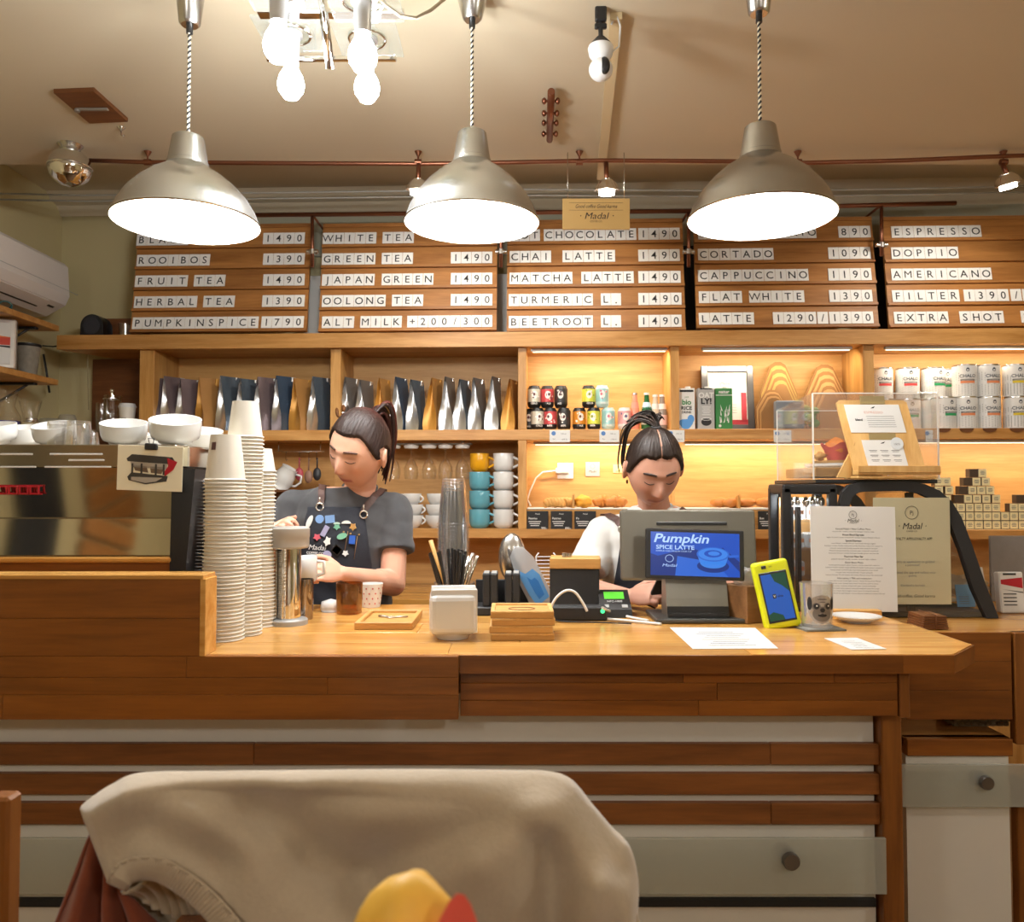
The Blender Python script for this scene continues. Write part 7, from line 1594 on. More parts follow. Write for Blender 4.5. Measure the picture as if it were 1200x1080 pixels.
EDG = pmat('bright acrylic edge', (0.75, 0.72, 0.66), 0.3)
for s_ in (-1, 1): b.box((s_*W_/2, -0.001, H_/2), (0.004, 0.004, H_)); b.box((s_*W_/2, D_, zb_/2), (0.003, 0.003, zb_))
b.box((0, -0.001, H_), (W_, 0.003, 0.003)); b.box((0, D_, zb_), (W_, 0.003, 0.003))
obj('edge', b, EDG, t)
b = MB(); b.rbox((-W_*0.18, D_/2, H_*0.02+0.016), (W_*0.55, D_*0.8, 0.030), 0.002); o = solo('wooden_riser', b, W_BAMBOOX, 'light wooden riser at the bottom of the acrylic box', 'riser', t.location.copy()+Vector((0, 0, 0.0003))); RZT = t.location.z+H_*0.02+0.0315
p = at(985, 545, 2.60); b = MB(); b.lathe([(0, 0), (0.10, 0), (0.112, 0.006), (0.112, 0.014), (0, 0.012)], 28); b.lathe([(0, 0.016), (0.085, 0.016), (0.09, 0.024), (0, 0.024)], 24, 1)
solo('serving_plate', b, [CERAMIC, W_BAMBOOX], 'white plate with wooden disc under the red muffin', 'plate', (p.x+0.01, 2.62, RZT+0.0005))
def muffin(name, lab, loc, R, H, tops, wrap, petals, seed, rz=0.0):
    t = thing(name, lab, 'muffin', loc, rz)
    b = MB(); b.lathe([(0, 0), (R*0.62, 0), (R*0.85, H*0.55), (R*0.83, H*0.56), (0, H*0.56)], 28); obj('paper_cup', b, wrap, t)
    b = MB(); n = 28; rr = random.Random(seed); V = []; Fc = []
    for j, (f_, g_) in enumerate([(0.62, 0.0), (0.86, 0.52), (1.0, 0.80)]):
        for i in range(n*2):
            a = 2*PI*i/(n*2); pet = 0.5+0.5*math.cos(a*petals); z = H*g_*(1 if j < 2 else (0.80+(0.30 if petals > 1 else 0.66)*pet**(1 if petals > 1 else 16))); r = R*f_*(1 if j < 2 else 1+0.12*pet)
            V.append((r*math.cos(a), r*math.sin(a), z))
    m_ = n*2
    for j in range(2):
        for i in range(m_): Fc.append((j*m_+i, j*m_+(i+1) % m_, (j+1)*m_+(i+1) % m_, (j+1)*m_+i))
    b.add(V, Fc, 0, True); obj('tulip_wrapper', b, wrap, t)
    b = MB(); b.ell((0, 0, H*0.62), (R*0.86, R*0.86, H*0.48), 36, 20, fn=bumpy(seed, 0.18 if petals > 1 else 0.07)); obj('muffin_top', b, tops, t); return t
REDW = pmat('coral red wrapper', srgb('#d0524a'), 0.6, noise_amt=0.08, nscale=30)
MUFT = pmat('orange muffin crumb', srgb('#e0822e'), 0.55, noise_amt=0.35, nscale=18, bump=0.7)
muffin('muffin', 'muffin in a red paper wrapper inside the acrylic box', (at(984, 545, 2.60).x, 2.62, RZT+0.0245+0.0006), 0.046, 0.066, MUFT, REDW, 4, 2)
b = MB(); b.ell((0, 0, 0.013), (0.018, 0.015, 0.013), 14, 9, fn=bumpy(9, 0.6)); solo('cookie_piece', b, PAL, 'small pale cookie left of the red muffin', 'cookie', (at(964, 540, 2.58).x, 2.60, RZT+0.025))
# packets seen through the left side of the box
b = MB(); b.rbox((0, 0, 0.07), (0.14, 0.05, 0.14), 0.008, seg=2); q_ = bk(925, 497, 0.03)
solo('grey_packet', b, pmat('grey blue packet', srgb('#7c828a'), 0.5), 'grey packet seen through the left side of the acrylic box', 'packet', bw(q_.x, 0.035, Z_MIDT+0.001), RZ)
b = MB()
for k in range(7): b.ell((0.03*math.cos(k*2.4), 0.02*math.sin(k*2.4), 0.03+0.012*k), (0.03, 0.022, 0.022), 10, 7)
solo('green_plant', b, pmat('plant green', srgb('#5c8a48'), 0.6, noise_amt=0.3, nscale=30), 'green leafy bundle seen through the acrylic box', 'plant', bw(q_.x+0.10, 0.06, Z_MIDT+0.001), RZ)
# =================================================================== RECIPE STAND on top
Yr = 2.30; ZS = ZB
a, c = at(992, 466, 2.42), at(1092, 556, 2.42)
p = at(1046, 556, 2.40)
t = thing('recipe_stand', 'bamboo recipe stand holding two cards in front of the acrylic box', 'stand', (p.x, 2.40, ZS+0.001), 0, None)
W_ = 84/(F/2.40); H_ = (a.z-ZS)*1.0
M_ = RX(-0.20)
shx = -0.16
def SH(x, z): return (x+shx*(z), z)
bd = MB(); hw = W_/2
bd.prism([SH(-hw, 0.022), SH(hw, 0.022), SH(hw, H_*0.97), SH(hw-0.01, H_), SH(-hw+0.01, H_), SH(-hw, H_*0.97)], 0.0, 0.010, T=M_); obj('board', bd, W_BAMBOO, t)
b = MB(); b.rbox((0.005, -0.012, 0.018), (W_*1.14, 0.040, 0.014), 0.002); b.rbox((0.005, -0.032, 0.028), (W_*1.14, 0.006, 0.020), 0.001); obj('ledge', b, W_BAMBOO, t)
b = MB(); b.rbox((0.0, 0.02, 0.004), (W_*1.1, 0.10, 0.008), 0.002); obj('foot_board', b, W_BAMBOO, t)
b = MB(); b.prism([(-hw-0.05, 0.004), (-hw-0.01, 0.004), (-hw+0.005, H_*0.45)], 0.02, 0.028, mat=0); obj('back_leg', b, W_BAMBOO, t)
def scard(cx, cz, w_, h_, lab, kind):
    global t
    b = MB(); y = -0.002
    M2 = t.matrix_basis @ M_
    Ms = Matrix(((1, 0, shx, 0), (0, 1, 0, 0), (0, 0, 1, 0), (0, 0, 0, 1)))
    T_ = Ms
    b.rbox((0, 0, 0), (w_, 0.0016, h_), 0.0003, T=T_)
    b.add([(-0.006, -0.001, h_*0.36), (0.004, -0.001, h_*0.37), (0.010, -0.001, h_*0.44), (0.001, -0.001, h_*0.41)], [(0, 1, 2, 3)], 1, T=T_)
    if kind == 1:
        b.text('ESPRESSO', 0.010, 0, h_*0.22, -0.0012, 3, T=T_, width=w_*0.34)
        for k in range(6): b.box((w_*0.10, -0.001, h_*(0.08-0.075*k)), (w_*0.5, 0.0004, h_*0.012), 2, T=T_)
        b.text('blend', 0.010, -w_*0.30, -h_*0.04, -0.0012, 1, T=T_, bold=.03)
    else:
        for r_ in range(3):
            for k in range(3): b.box((-w_*0.28+w_*0.28*k, -0.001, h_*(0.10-0.18*r_)), (w_*0.2, 0.0004, h_*0.02), 2, T=T_); b.box((-w_*0.28+w_*0.28*k, -0.001, h_*(0.05-0.18*r_)), (w_*0.16, 0.0004, h_*0.012), 2, T=T_)
    loc = M2 @ Vector((cx+shx*cz, -0.0012, cz))
    o = solo('recipe_card', b, [PAPER, INK, INK_SOFT, pmat('pink print', srgb('#d09a8a'), 0.6)], lab, 'card', loc, 0, 'cards on the recipe stand', rot=(-0.20, 0, 0)); return o
scard(-0.004, H_*0.76, W_*0.78, H_*0.36, 'upper landscape white card on the bamboo recipe stand', 1)
scard(-0.003, H_*0.32, W_*0.56, H_*0.33, 'lower white card with a silver sticker on the bamboo recipe stand', 2)
b = MB(); b.cyl((0, 0, 0), (0, -0.0008, 0), 0.019, n=28, mat=0); b.text('100%', 0.009, 0, -0.002, -0.0011, 1)
loc = t.matrix_basis @ M_ @ Vector((0.040+shx*H_*0.43, -0.0028, H_*0.44)); solo('round_sticker', b, [pmat('silver seal', srgb('#c9cdd0'), 0.35, 0.2), INK_SOFT], 'round silver sticker overlapping the lower recipe card', 'sticker', loc, 0, None, rot=(-0.2, 0, 0))
for cz, wz in ((H_*1.0, 0.075), (H_*0.52, 0.08)):
    b = MB(); b.rbox((0, 0, 0), (wz, 0.0014, 0.026), 0.0003); loc = t.matrix_basis @ M_ @ Vector((shx*cz+0.003, -0.0010, cz)); solo('kraft_label', b, pmat('olive kraft label', srgb('#8f7c50'), 0.7), 'olive kraft label at the top edge of the recipe stand' if cz > H_*0.9 else 'olive kraft label between the two recipe cards', 'label', loc, 0, None, rot=(-0.2, 0, 0))

# =================================================================== FOREGROUND: high table, muffin, chair with sweater
tb = thing('high_table', 'round high table below the camera', 'table', (0.0, 0.30, 0))
TH = 1.045
b = MB(); b.lathe([(0, TH-0.03), (0.30, TH-0.03), (0.31, TH-0.02), (0.31, TH-0.004), (0.306, TH), (0, TH)], 48); obj('table_top', b, W_TOP, tb)
b = MB(); b.cyl((0, 0, 0.02), (0, 0, TH-0.03), 0.03, n=20); obj('column', b, BLACK_M, tb)
b = MB(); b.lathe([(0, 0), (0.24, 0), (0.24, 0.012), (0.05, 0.024), (0, 0.024)], 36); obj('foot', b, BLACK_M, tb)
p = at(482, 1047, 0.54)
b = MB(); b.lathe([(0, 0.003), (0.06, 0), (0.07, 0.004), (0.085, 0.012), (0.082, 0.013), (0.065, 0.007), (0, 0.006)], 36)
solo('small_plate', b, CERAMIC, 'small white plate under the blurred muffin on the high table', 'plate', (p.x, 0.53, TH+0.0006))
MUFT2 = pmat('golden muffin crumb', srgb('#f0b040'), 0.5, noise_amt=0.4, nscale=20, bump=0.6)
mt = muffin('muffin', 'golden muffin in a coral red wrapper in the near foreground', (p.x, 0.53, TH+0.0075), 0.045, p.z-TH-0.002, MUFT2, REDW, 1, 5, -0.85)
# ------------------------------------------------------------------ sweater over a high chair
YCH = 0.93
FLEECE = pmat('beige fleece', srgb('#b3a28a'), 0.95, noise_amt=0.06, nscale=140, bump=0.35, sheen=0.5)
RIB = pmat('beige ribbed knit', srgb('#b3a188'), 0.95, noise_amt=0.05, nscale=60, sheen=0.4)
def sw(px, py, dy=0.0): return at(px, py, YCH+dy)
def interp(P, s):
    n = len(P)-1; x = s*n; i = min(int(x), n-1); f = x-i
    p0, p1, p2, p3 = P[max(i-1, 0)], P[i], P[i+1], P[min(i+2, n)]
    return tuple(0.5*((2*b_)+(c_-a_)*f+(2*a_-5*b_+4*c_-d_)*f*f+(3*b_-a_-3*c_+d_)*f**3) for a_, b_, c_, d_ in zip(p0, p1, p2, p3))
TOPC = [(95, 946), (110, 934), (132, 920), (165, 907), (250, 905), (340, 904), (430, 903), (520, 903), (600, 904), (640, 905), (668, 914), (692, 942), (714, 968), (736, 992), (746, 1030), (745, 1075), (742, 1115)]
BOTC = [(128, 1032), (134, 1020), (145, 1010), (165, 1004), (190, 1006), (215, 1018), (245, 1040), (272, 1068), (292, 1095), (330, 1150), (400, 1200), (470, 1220), (540, 1230), (600, 1230), (660, 1230), (700, 1225), (735, 1200)]
FOLDS = [((230, 915), (420, 1010), 46, 0.012), ((380, 925), (640, 915), 26, 0.010), ((300, 960), (480, 1080), 40, 0.012), ((560, 1000), (660, 930), 34, -0.010), ((640, 990), (650, 1100), 26, 0.014), ((700, 1040), (680, 1100), 22, -0.010), ((150, 940), (330, 985), 30, -0.008), ((440, 1010), (600, 960), 30, 0.010), ((700, 960), (730, 1020), 14, 0.010), ((180, 960), (260, 1010), 28, 0.007)]
def fold(px, py):
    d = 0.0
    for (a, c, wd, h) in FOLDS:
        ax, ay = a; cx, cy = c; L2_ = (cx-ax)**2+(cy-ay)**2; t_ = max(0, min(1, ((px-ax)*(cx-ax)+(py-ay)*(cy-ay))/L2_)); qx, qy = ax+t_*(cx-ax), ay+t_*(cy-ay)
        d += h*math.exp(-(((px-qx)**2+(py-qy)**2)/(wd*wd)))*1.0
    return d+0.004*noise.noise(Vector((px*0.012, py*0.012, 1)))
base_sw = Vector((sw(420, 1000).x, YCH, 0.95))
swt = thing('beige_sweater', 'beige fleece sweater draped over the back of the chair in the foreground', 'sweater', base_sw)
def front(s, t):
    a = interp(TOPC, s); c = interp(BOTC, s); px = a[0]+(c[0]-a[0])*t; py = a[1]+(c[1]-a[1])*t
    roll = 0.030*(1-min(1, t*5))**2
    edge = 0.05*max(0, 1-s/0.05)**2*0.4+0.05*max(0, (s-0.94)/0.06)**2*0.5
    p = at(px, py, YCH)
    y = -0.050+roll*1.8+edge+2.3*fold(px, py)*min(1, t*5)
    p2 = at(px, py, YCH+y)-base_sw; return (p2.x, p2.y, p2.z)
def back(s, t):
    a = interp(TOPC, s); p = at(a[0], a[1], YCH)-base_sw
    return (p.x*(1-0.02*t), 0.008+0.050*math.sin(min(1, t*4)*PI/2)+0.010*math.sin(s*14+t*3)*t, p.z-0.004-0.42*t+0.004*(1-min(1, t*6)))
b = MB(); NU = 150; NV = 46
rows_ = []
V = []
for j in range(NV+1):
    for i in range(NU+1): V.append(front(i/NU, 1-j/NV))
nb = 16
for j in range(1, nb+1):
    for i in range(NU+1): V.append(back(i/NU, j/nb))
R_ = NV+nb
Fc = [(j*(NU+1)+i, j*(NU+1)+i+1, (j+1)*(NU+1)+i+1, (j+1)*(NU+1)+i) for j in range(R_) for i in range(NU)]
b.add(V, Fc, 0, True); body = obj('fabric', b, FLEECE, swt)
m = body.modifiers.new('th', 'SOLIDIFY'); m.thickness = 0.004; m.offset = 0
# ribbed hem along the lower left curve
b = MB(); NR = 260
def hem(s, t):
    s2 = s*0.56; a = interp(BOTC, s2); a2 = interp(BOTC, min(1, s2+0.004)); d = Vector((a2[0]-a[0], a2[1]-a[1])).normalized(); nrm = Vector((-d.y, d.x))
    wd = 26*(0.9+0.2*s); px = a[0]+nrm.x*wd*t; py = a[1]+nrm.y*wd*t
    y0 = front(s2, 1.0)[1]-0.004-0.003*math.sin(PI*t)+0.0016*math.cos(s*NR*PI/2.0)+0.006*t
    p = at(px, py, YCH+y0)-base_sw; return tuple(p)
b.grid(hem, NR*2, 6); o = obj('ribbed_hem', b, RIB, swt); m = o.modifiers.new('th', 'SOLIDIFY'); m.thickness = 0.005; m.offset = 0
for t_ in (-0.08,):
    b = MB(); b.tube([Vector(hem(i/80, 0.0))+Vector((0, -0.003, 0.001)) for i in range(81)], 0.0018, 5); obj('hem_seam', b, RIB, swt)
# inside of the sweater seen in the opening
b = MB()
inner_top = [(133, 1052), (150, 1046), (170, 1032), (186, 1026), (205, 1040), (232, 1062), (262, 1100), (300, 1160)]
inner_bot = [(150, 1075), (165, 1085), (185, 1092), (205, 1100), (225, 1115), (245, 1140), (265, 1170), (290, 1200)]
def inn_(s, t):
    a = interp(inner_top, s); c = interp(inner_bot, s); px = a[0]+(c[0]-a[0])*t; py = a[1]+(c[1]-a[1])*t-6*math.sin(PI*t)*0
    p = at(px, py, YCH)-base_sw; return (p.x, 0.015+0.03*math.sin(PI*t*0.6)-0.006*t+0.0015*math.sin(s*70), p.z)
b.grid(inn_, 120, 10); o = obj('inner_lining', b, RIB, swt); m = o.modifiers.new('th', 'SOLIDIFY'); m.thickness = 0.004
# stitched cuff end at the right side
p = at(742, 1074, YCH)-base_sw
b = MB()
for k in range(7): b.ell((p.x-0.004+0.002*k, -0.01, p.z+0.012-0.006*k), (0.0065, 0.006, 0.0042), 8, 6)
obj('drawcord_end', b, RIB, swt)
# rust red lining garment on the left
RUST = pmat('rust red cloth', srgb('#7e3a1c'), 0.9, noise_amt=0.08, nscale=40, sheen=0.3)
g0 = Vector((at(110, 1040, YCH).x, YCH+0.02, 0.95))
def rust(s, t):
    a = [(106, 972), (112, 978), (120, 990), (126, 1010), (134, 1040), (150, 1060)]; c = [(48, 1110), (75, 1140), (110, 1160), (140, 1165), (180, 1165), (240, 1160)]
    p0 = interp(a, s); p1 = interp(c, s); px = p0[0]+(p1[0]-p0[0])*t; py = p0[1]+(p1[1]-p0[1])*t; p = at(px, py, YCH+0.02)-g0
    return (p.x, 0.012*math.sin(s*19+t)*min(1, t*3)+0.01*s, p.z)
b = MB(); b.grid(rust, 70, 24); o = solo('rust_jacket', b, RUST, 'rust red garment hanging under the beige sweater at left', 'jacket', g0); m = o.modifiers.new('th', 'SOLIDIFY'); m.thickness = 0.004
# the chair itself
xa, xb_ = at(150, 950, YCH).x, at(690, 950, YCH).x; zt = at(400, 912, YCH).z; cx = (xa+xb_)/2; hw = (xb_-xa)/2
ck = thing('high_chair', 'high wooden chair hidden under the draped sweater', 'chair', (cx, YCH-0.16, 0))
CH = W_FASCV
b = MB(); b.rbox((0, 0.16+0.006, zt-0.035), (hw*2-0.04, 0.022, 0.05), 0.008, seg=2); obj('top_rail', b, CH, ck)
b = MB(); b.rbox((0, 0.16+0.016, zt-0.20), (hw*2-0.10, 0.014, 0.08), 0.006); obj('back_slat', b, CH, ck)
for s_ in (-1, 1):
    b = MB(); b.rbox((s_*(hw-0.13), 0.172, (zt-0.02)/2), (0.030, 0.026, zt-0.02), 0.004); obj('leg', b, CH, ck)
    b = MB(); b.rbox((s_*(hw-0.06), -0.17, 0.36), (0.032, 0.032, 0.72), 0.004); obj('leg', b, CH, ck)
b = MB(); b.rbox((0, 0.0, 0.735), (hw*2-0.08, 0.38, 0.03), 0.008, seg=2); obj('seat', b, CH, ck)
b = MB(); b.rbox((0, 0.166, 0.30), (hw*2-0.14, 0.02, 0.03), 0.003); b.rbox((0, -0.17, 0.30), (hw*2-0.14, 0.02, 0.03), 0.003); obj('stretcher', b, CH, ck)
# neighbour chair post at the left edge
p = at(-4, 930, 1.05)
t = thing('wooden_chair', 'wooden chair whose post shows at the left edge beside the sweater', 'chair', (p.x-0.18, 1.05, 0))
for s_ in (-1, 1):
    b = MB(); b.rbox((s_*0.19-0.0, 0, p.z/2), (0.030, 0.030, p.z), 0.004); obj('leg', b, CH, t)
    b = MB(); b.rbox((s_*0.19, -0.36, 0.33), (0.030, 0.030, 0.66), 0.004); obj('leg', b, CH, t)
b = MB(); b.rbox((0, -0.18, 0.675), (0.42, 0.40, 0.03), 0.006); obj('seat', b, CH, t)
b = MB(); b.rbox((0, 0, p.z-0.05), (0.35, 0.02, 0.05), 0.004); b.rbox((0, 0, p.z-0.20), (0.35, 0.018, 0.04), 0.004); obj('back_rail', b, CH, t)
# =================================================================== PEOPLE
from mathutils.bvhtree import BVHTree
def remeshed(mb, voxel, smooth=3, name='body', factor=0.5, tex=None):
    me = mb.mesh('tmp'); o = bpy.data.objects.new('tmp', me); COL.objects.link(o)
    m = o.modifiers.new('r', 'REMESH'); m.mode = 'VOXEL'; m.voxel_size = voxel
    if smooth: s = o.modifiers.new('s', 'SMOOTH'); s.iterations = smooth; s.factor = factor
    dg = bpy.context.evaluated_depsgraph_get(); out = bpy.data.meshes.new_from_object(o.evaluated_get(dg))
    bpy.data.objects.remove(o); bpy.data.meshes.remove(me); out.name = name
    out.polygons.foreach_set('use_smooth', [True]*len(out.polygons)); out.materials.clear()
    return out
def capsule(b, p0, p1, r0, r1, n=20, flat1=False, sx=1.0):
    p0 = Vector(p0); p1 = Vector(p1); d = p1-p0; L = d.length; R = d.to_track_quat('Z', 'Y').to_matrix().to_4x4(); M = Matrix.Translation(p0) @ R @ Matrix.Diagonal((1, sx, 1, 1))
    prof = [(r0*math.sin(PI/2*k/6), -r0*math.cos(PI/2*k/6)) for k in range(7)]
    prof += [(r1, L), (0, L)] if flat1 else [(r1*math.cos(PI/2*k/6), L+r1*math.sin(PI/2*k/6)) for k in range(7)]
    prof[0] = (0, -r0)
    if not flat1: prof[-1] = (0, L+r1)
    b.lathe(prof, n, 0, M, crease=3.2)
def loft(b, rings, n=36, e=2.3):
    """rings: (cx, cy, z, rx, ry); closed, superelliptic"""
    vs = []; fs = []
    for (cx, cy, z, rx, ry) in rings:
        for k in range(n):
            a = 2*PI*k/n; c, s = math.cos(a), math.sin(a)
            vs.append((cx+rx*math.copysign(abs(c)**(2/e), c), cy+ry*math.copysign(abs(s)**(2/e), s), z))
    m = len(rings)
    for j in range(m-1):
        for k in range(n): fs.append((j*n+k, j*n+(k+1) % n, (j+1)*n+(k+1) % n, (j+1)*n+k))
    fs.append(tuple(range(n))[::-1]); fs.append(tuple((m-1)*n+k for k in range(n)))
    b.add(vs, fs, 0, True)
def sstep(a, c, x): t = max(0, min(1, (x-a)/(c-a))); return t*t*(3-2*t)
def gs(x, s): return math.exp(-(x/s)**2)
def skull(p):
    """unit direction -> head surface point, face towards -y"""
    x, y, z = p.x*0.0775, p.y*0.096, p.z*0.117
    if p.z < 0:
        k = (-p.z)
        x *= 1-0.24*k**1.6
        if p.y > 0: y *= 1-0.55*k
        else: y *= 1-0.10*k
    if p.y < 0:
        y *= 0.93; f = min(1, -p.y*2.0)
        ax = abs(x)
        d = 0.0
        d += 0.0035*gs(z-0.024, 0.010)*gs(x, 0.05)                       # brow ridge
        d -= 0.0085*gs(z-0.004, 0.014)*gs(ax-0.031, 0.016)               # sockets
        d += 0.0050*gs(z-0.000, 0.010)*gs(ax-0.031, 0.013)               # closed lids
        t = sstep(0.018, -0.036, z)*sstep(-0.052, -0.041, z)
        d += 0.023*t*gs(x, 0.0085+0.004*t)                               # nose ridge and tip
        d += 0.006*gs(z+0.040, 0.007)*gs(ax-0.012, 0.006)                # nostrils
        d += 0.0062*gs(z+0.066, 0.005)*gs(x, 0.018)+0.0068*gs(z+0.075, 0.0055)*gs(x, 0.016)  # lips
        d -= 0.0030*gs(z+0.0705, 0.0025)*gs(x, 0.020); d -= 0.003*gs(z+0.087, 0.007)*gs(x, 0.02)
        d += 0.0060*gs(z+0.103, 0.012)*gs(x, 0.020)                      # chin
        d += 0.0030*gs(z+0.028, 0.02)*gs(ax-0.042, 0.018)                # cheeks
        y -= d*f
    return Vector((x, y, z))
def hand(b, M, curl=0.5, thumb=0.4, side=1, spread=0.05, s=1.0):
    """wrist at origin, fingers towards +x, back of the hand +z, thumb on +y*side"""
    def P(x, y, z): return M @ Vector((x*s, y*side*s, z*s))
    V = []
    for (x, hy, hz, oy) in [(-0.012, 0.024, 0.018, 0), (0.012, 0.028, 0.018, 0.002), (0.045, 0.038, 0.016, 0.001), (0.075, 0.040, 0.014, 0), (0.090, 0.038, 0.011, 0)]:
        V.append([(x, oy+hy*math.cos(a), hz*math.sin(a)) for a in [2*PI*k/14 for k in range(14)]])
    vs = [tuple(P(*p)) for r in V for p in r]; n = 14; fs = []
    for j in range(len(V)-1):
        for k in range(n): fs.append((j*n+k, j*n+(k+1) % n, (j+1)*n+(k+1) % n, (j+1)*n+k))
    fs.append(tuple(range(n))[::-1]); fs.append(tuple((len(V)-1)*n+k for k in range(n)))
    if side < 0: fs = [f[::-1] for f in fs]
    if M.to_3x3().determinant() < 0: fs = [f[::-1] for f in fs]
    b.add(vs, fs, 0, True)
    for k, (y, L, r) in enumerate([(0.029, 0.068, 0.0088), (0.010, 0.078, 0.0090), (-0.010, 0.072, 0.0086), (-0.028, 0.056, 0.0076)]):
        c = curl*(1+0.10*k); a = 0.25*c; p = Vector((0.080, y, 0.0)); sp = spread*(1.5-k)
        for j, f in enumerate((0.45, 0.30, 0.25)):
            q = p+Vector((math.cos(a)*math.cos(sp), math.sin(sp)*math.cos(a), -math.sin(a)))*L*f
            capsule(b, P(*p), P(*q), r*(1-0.08*j)*s, r*(1-0.08*(j+1))*s, 12); p = q; a += c*1.25
    p = Vector((0.020, 0.026, -0.002)); d = Vector((0.62, 0.72, -0.30*thumb)).normalized()
    q = p+d*0.036; capsule(b, P(*p), P(*q), 0.0135*s, 0.0105*s, 12); d2 = Vector((0.92, 0.35-0.3*thumb, -0.35*thumb)).normalized(); q2 = q+d2*0.030; capsule(b, P(*q), P(*q2), 0.0102*s, 0.0095*s, 12)
    d3 = Vector((0.97, 0.1-0.4*thumb, -0.5*thumb)).normalized(); q3 = q2+d3*0.024; capsule(b, P(*q2), P(*q3), 0.0094*s, 0.0075*s, 12)
def frame(o, x, up):
    x = Vector(x).normalized(); y = Vector(up).cross(x).normalized(); z = x.cross(y)
    return Matrix(((x.x, y.x, z.x, o[0]), (x.y, y.y, z.y, o[1]), (x.z, y.z, z.z, o[2]), (0, 0, 0, 1)))
SKINM = vcolmat('skin', 0.48, sss=0.08)
def hairmat(name, c1, c2, red=None):
    m, nt, b = newmat(name); a = nt.nodes.new('ShaderNodeAttribute'); a.attribute_name = 'Col'; link(nt, a.outputs['Color'], b.inputs['Base Color'])
    b.inputs['Roughness'].default_value = 0.48; b.inputs['Specular IOR Level'].default_value = 0.32; return m
HAIRM = hairmat('hair', None, None)
def setcol(me, fn):
    at_ = me.color_attributes.new('Col', 'FLOAT_COLOR', 'POINT'); buf = []
    for v in me.vertices: buf.extend((*fn(v.co), 1.0))
    at_.data.foreach_set('color', buf)
def mixc(a, c, t): t = max(0, min(1, t)); return tuple(x+(y-x)*t for x, y in zip(a, c))

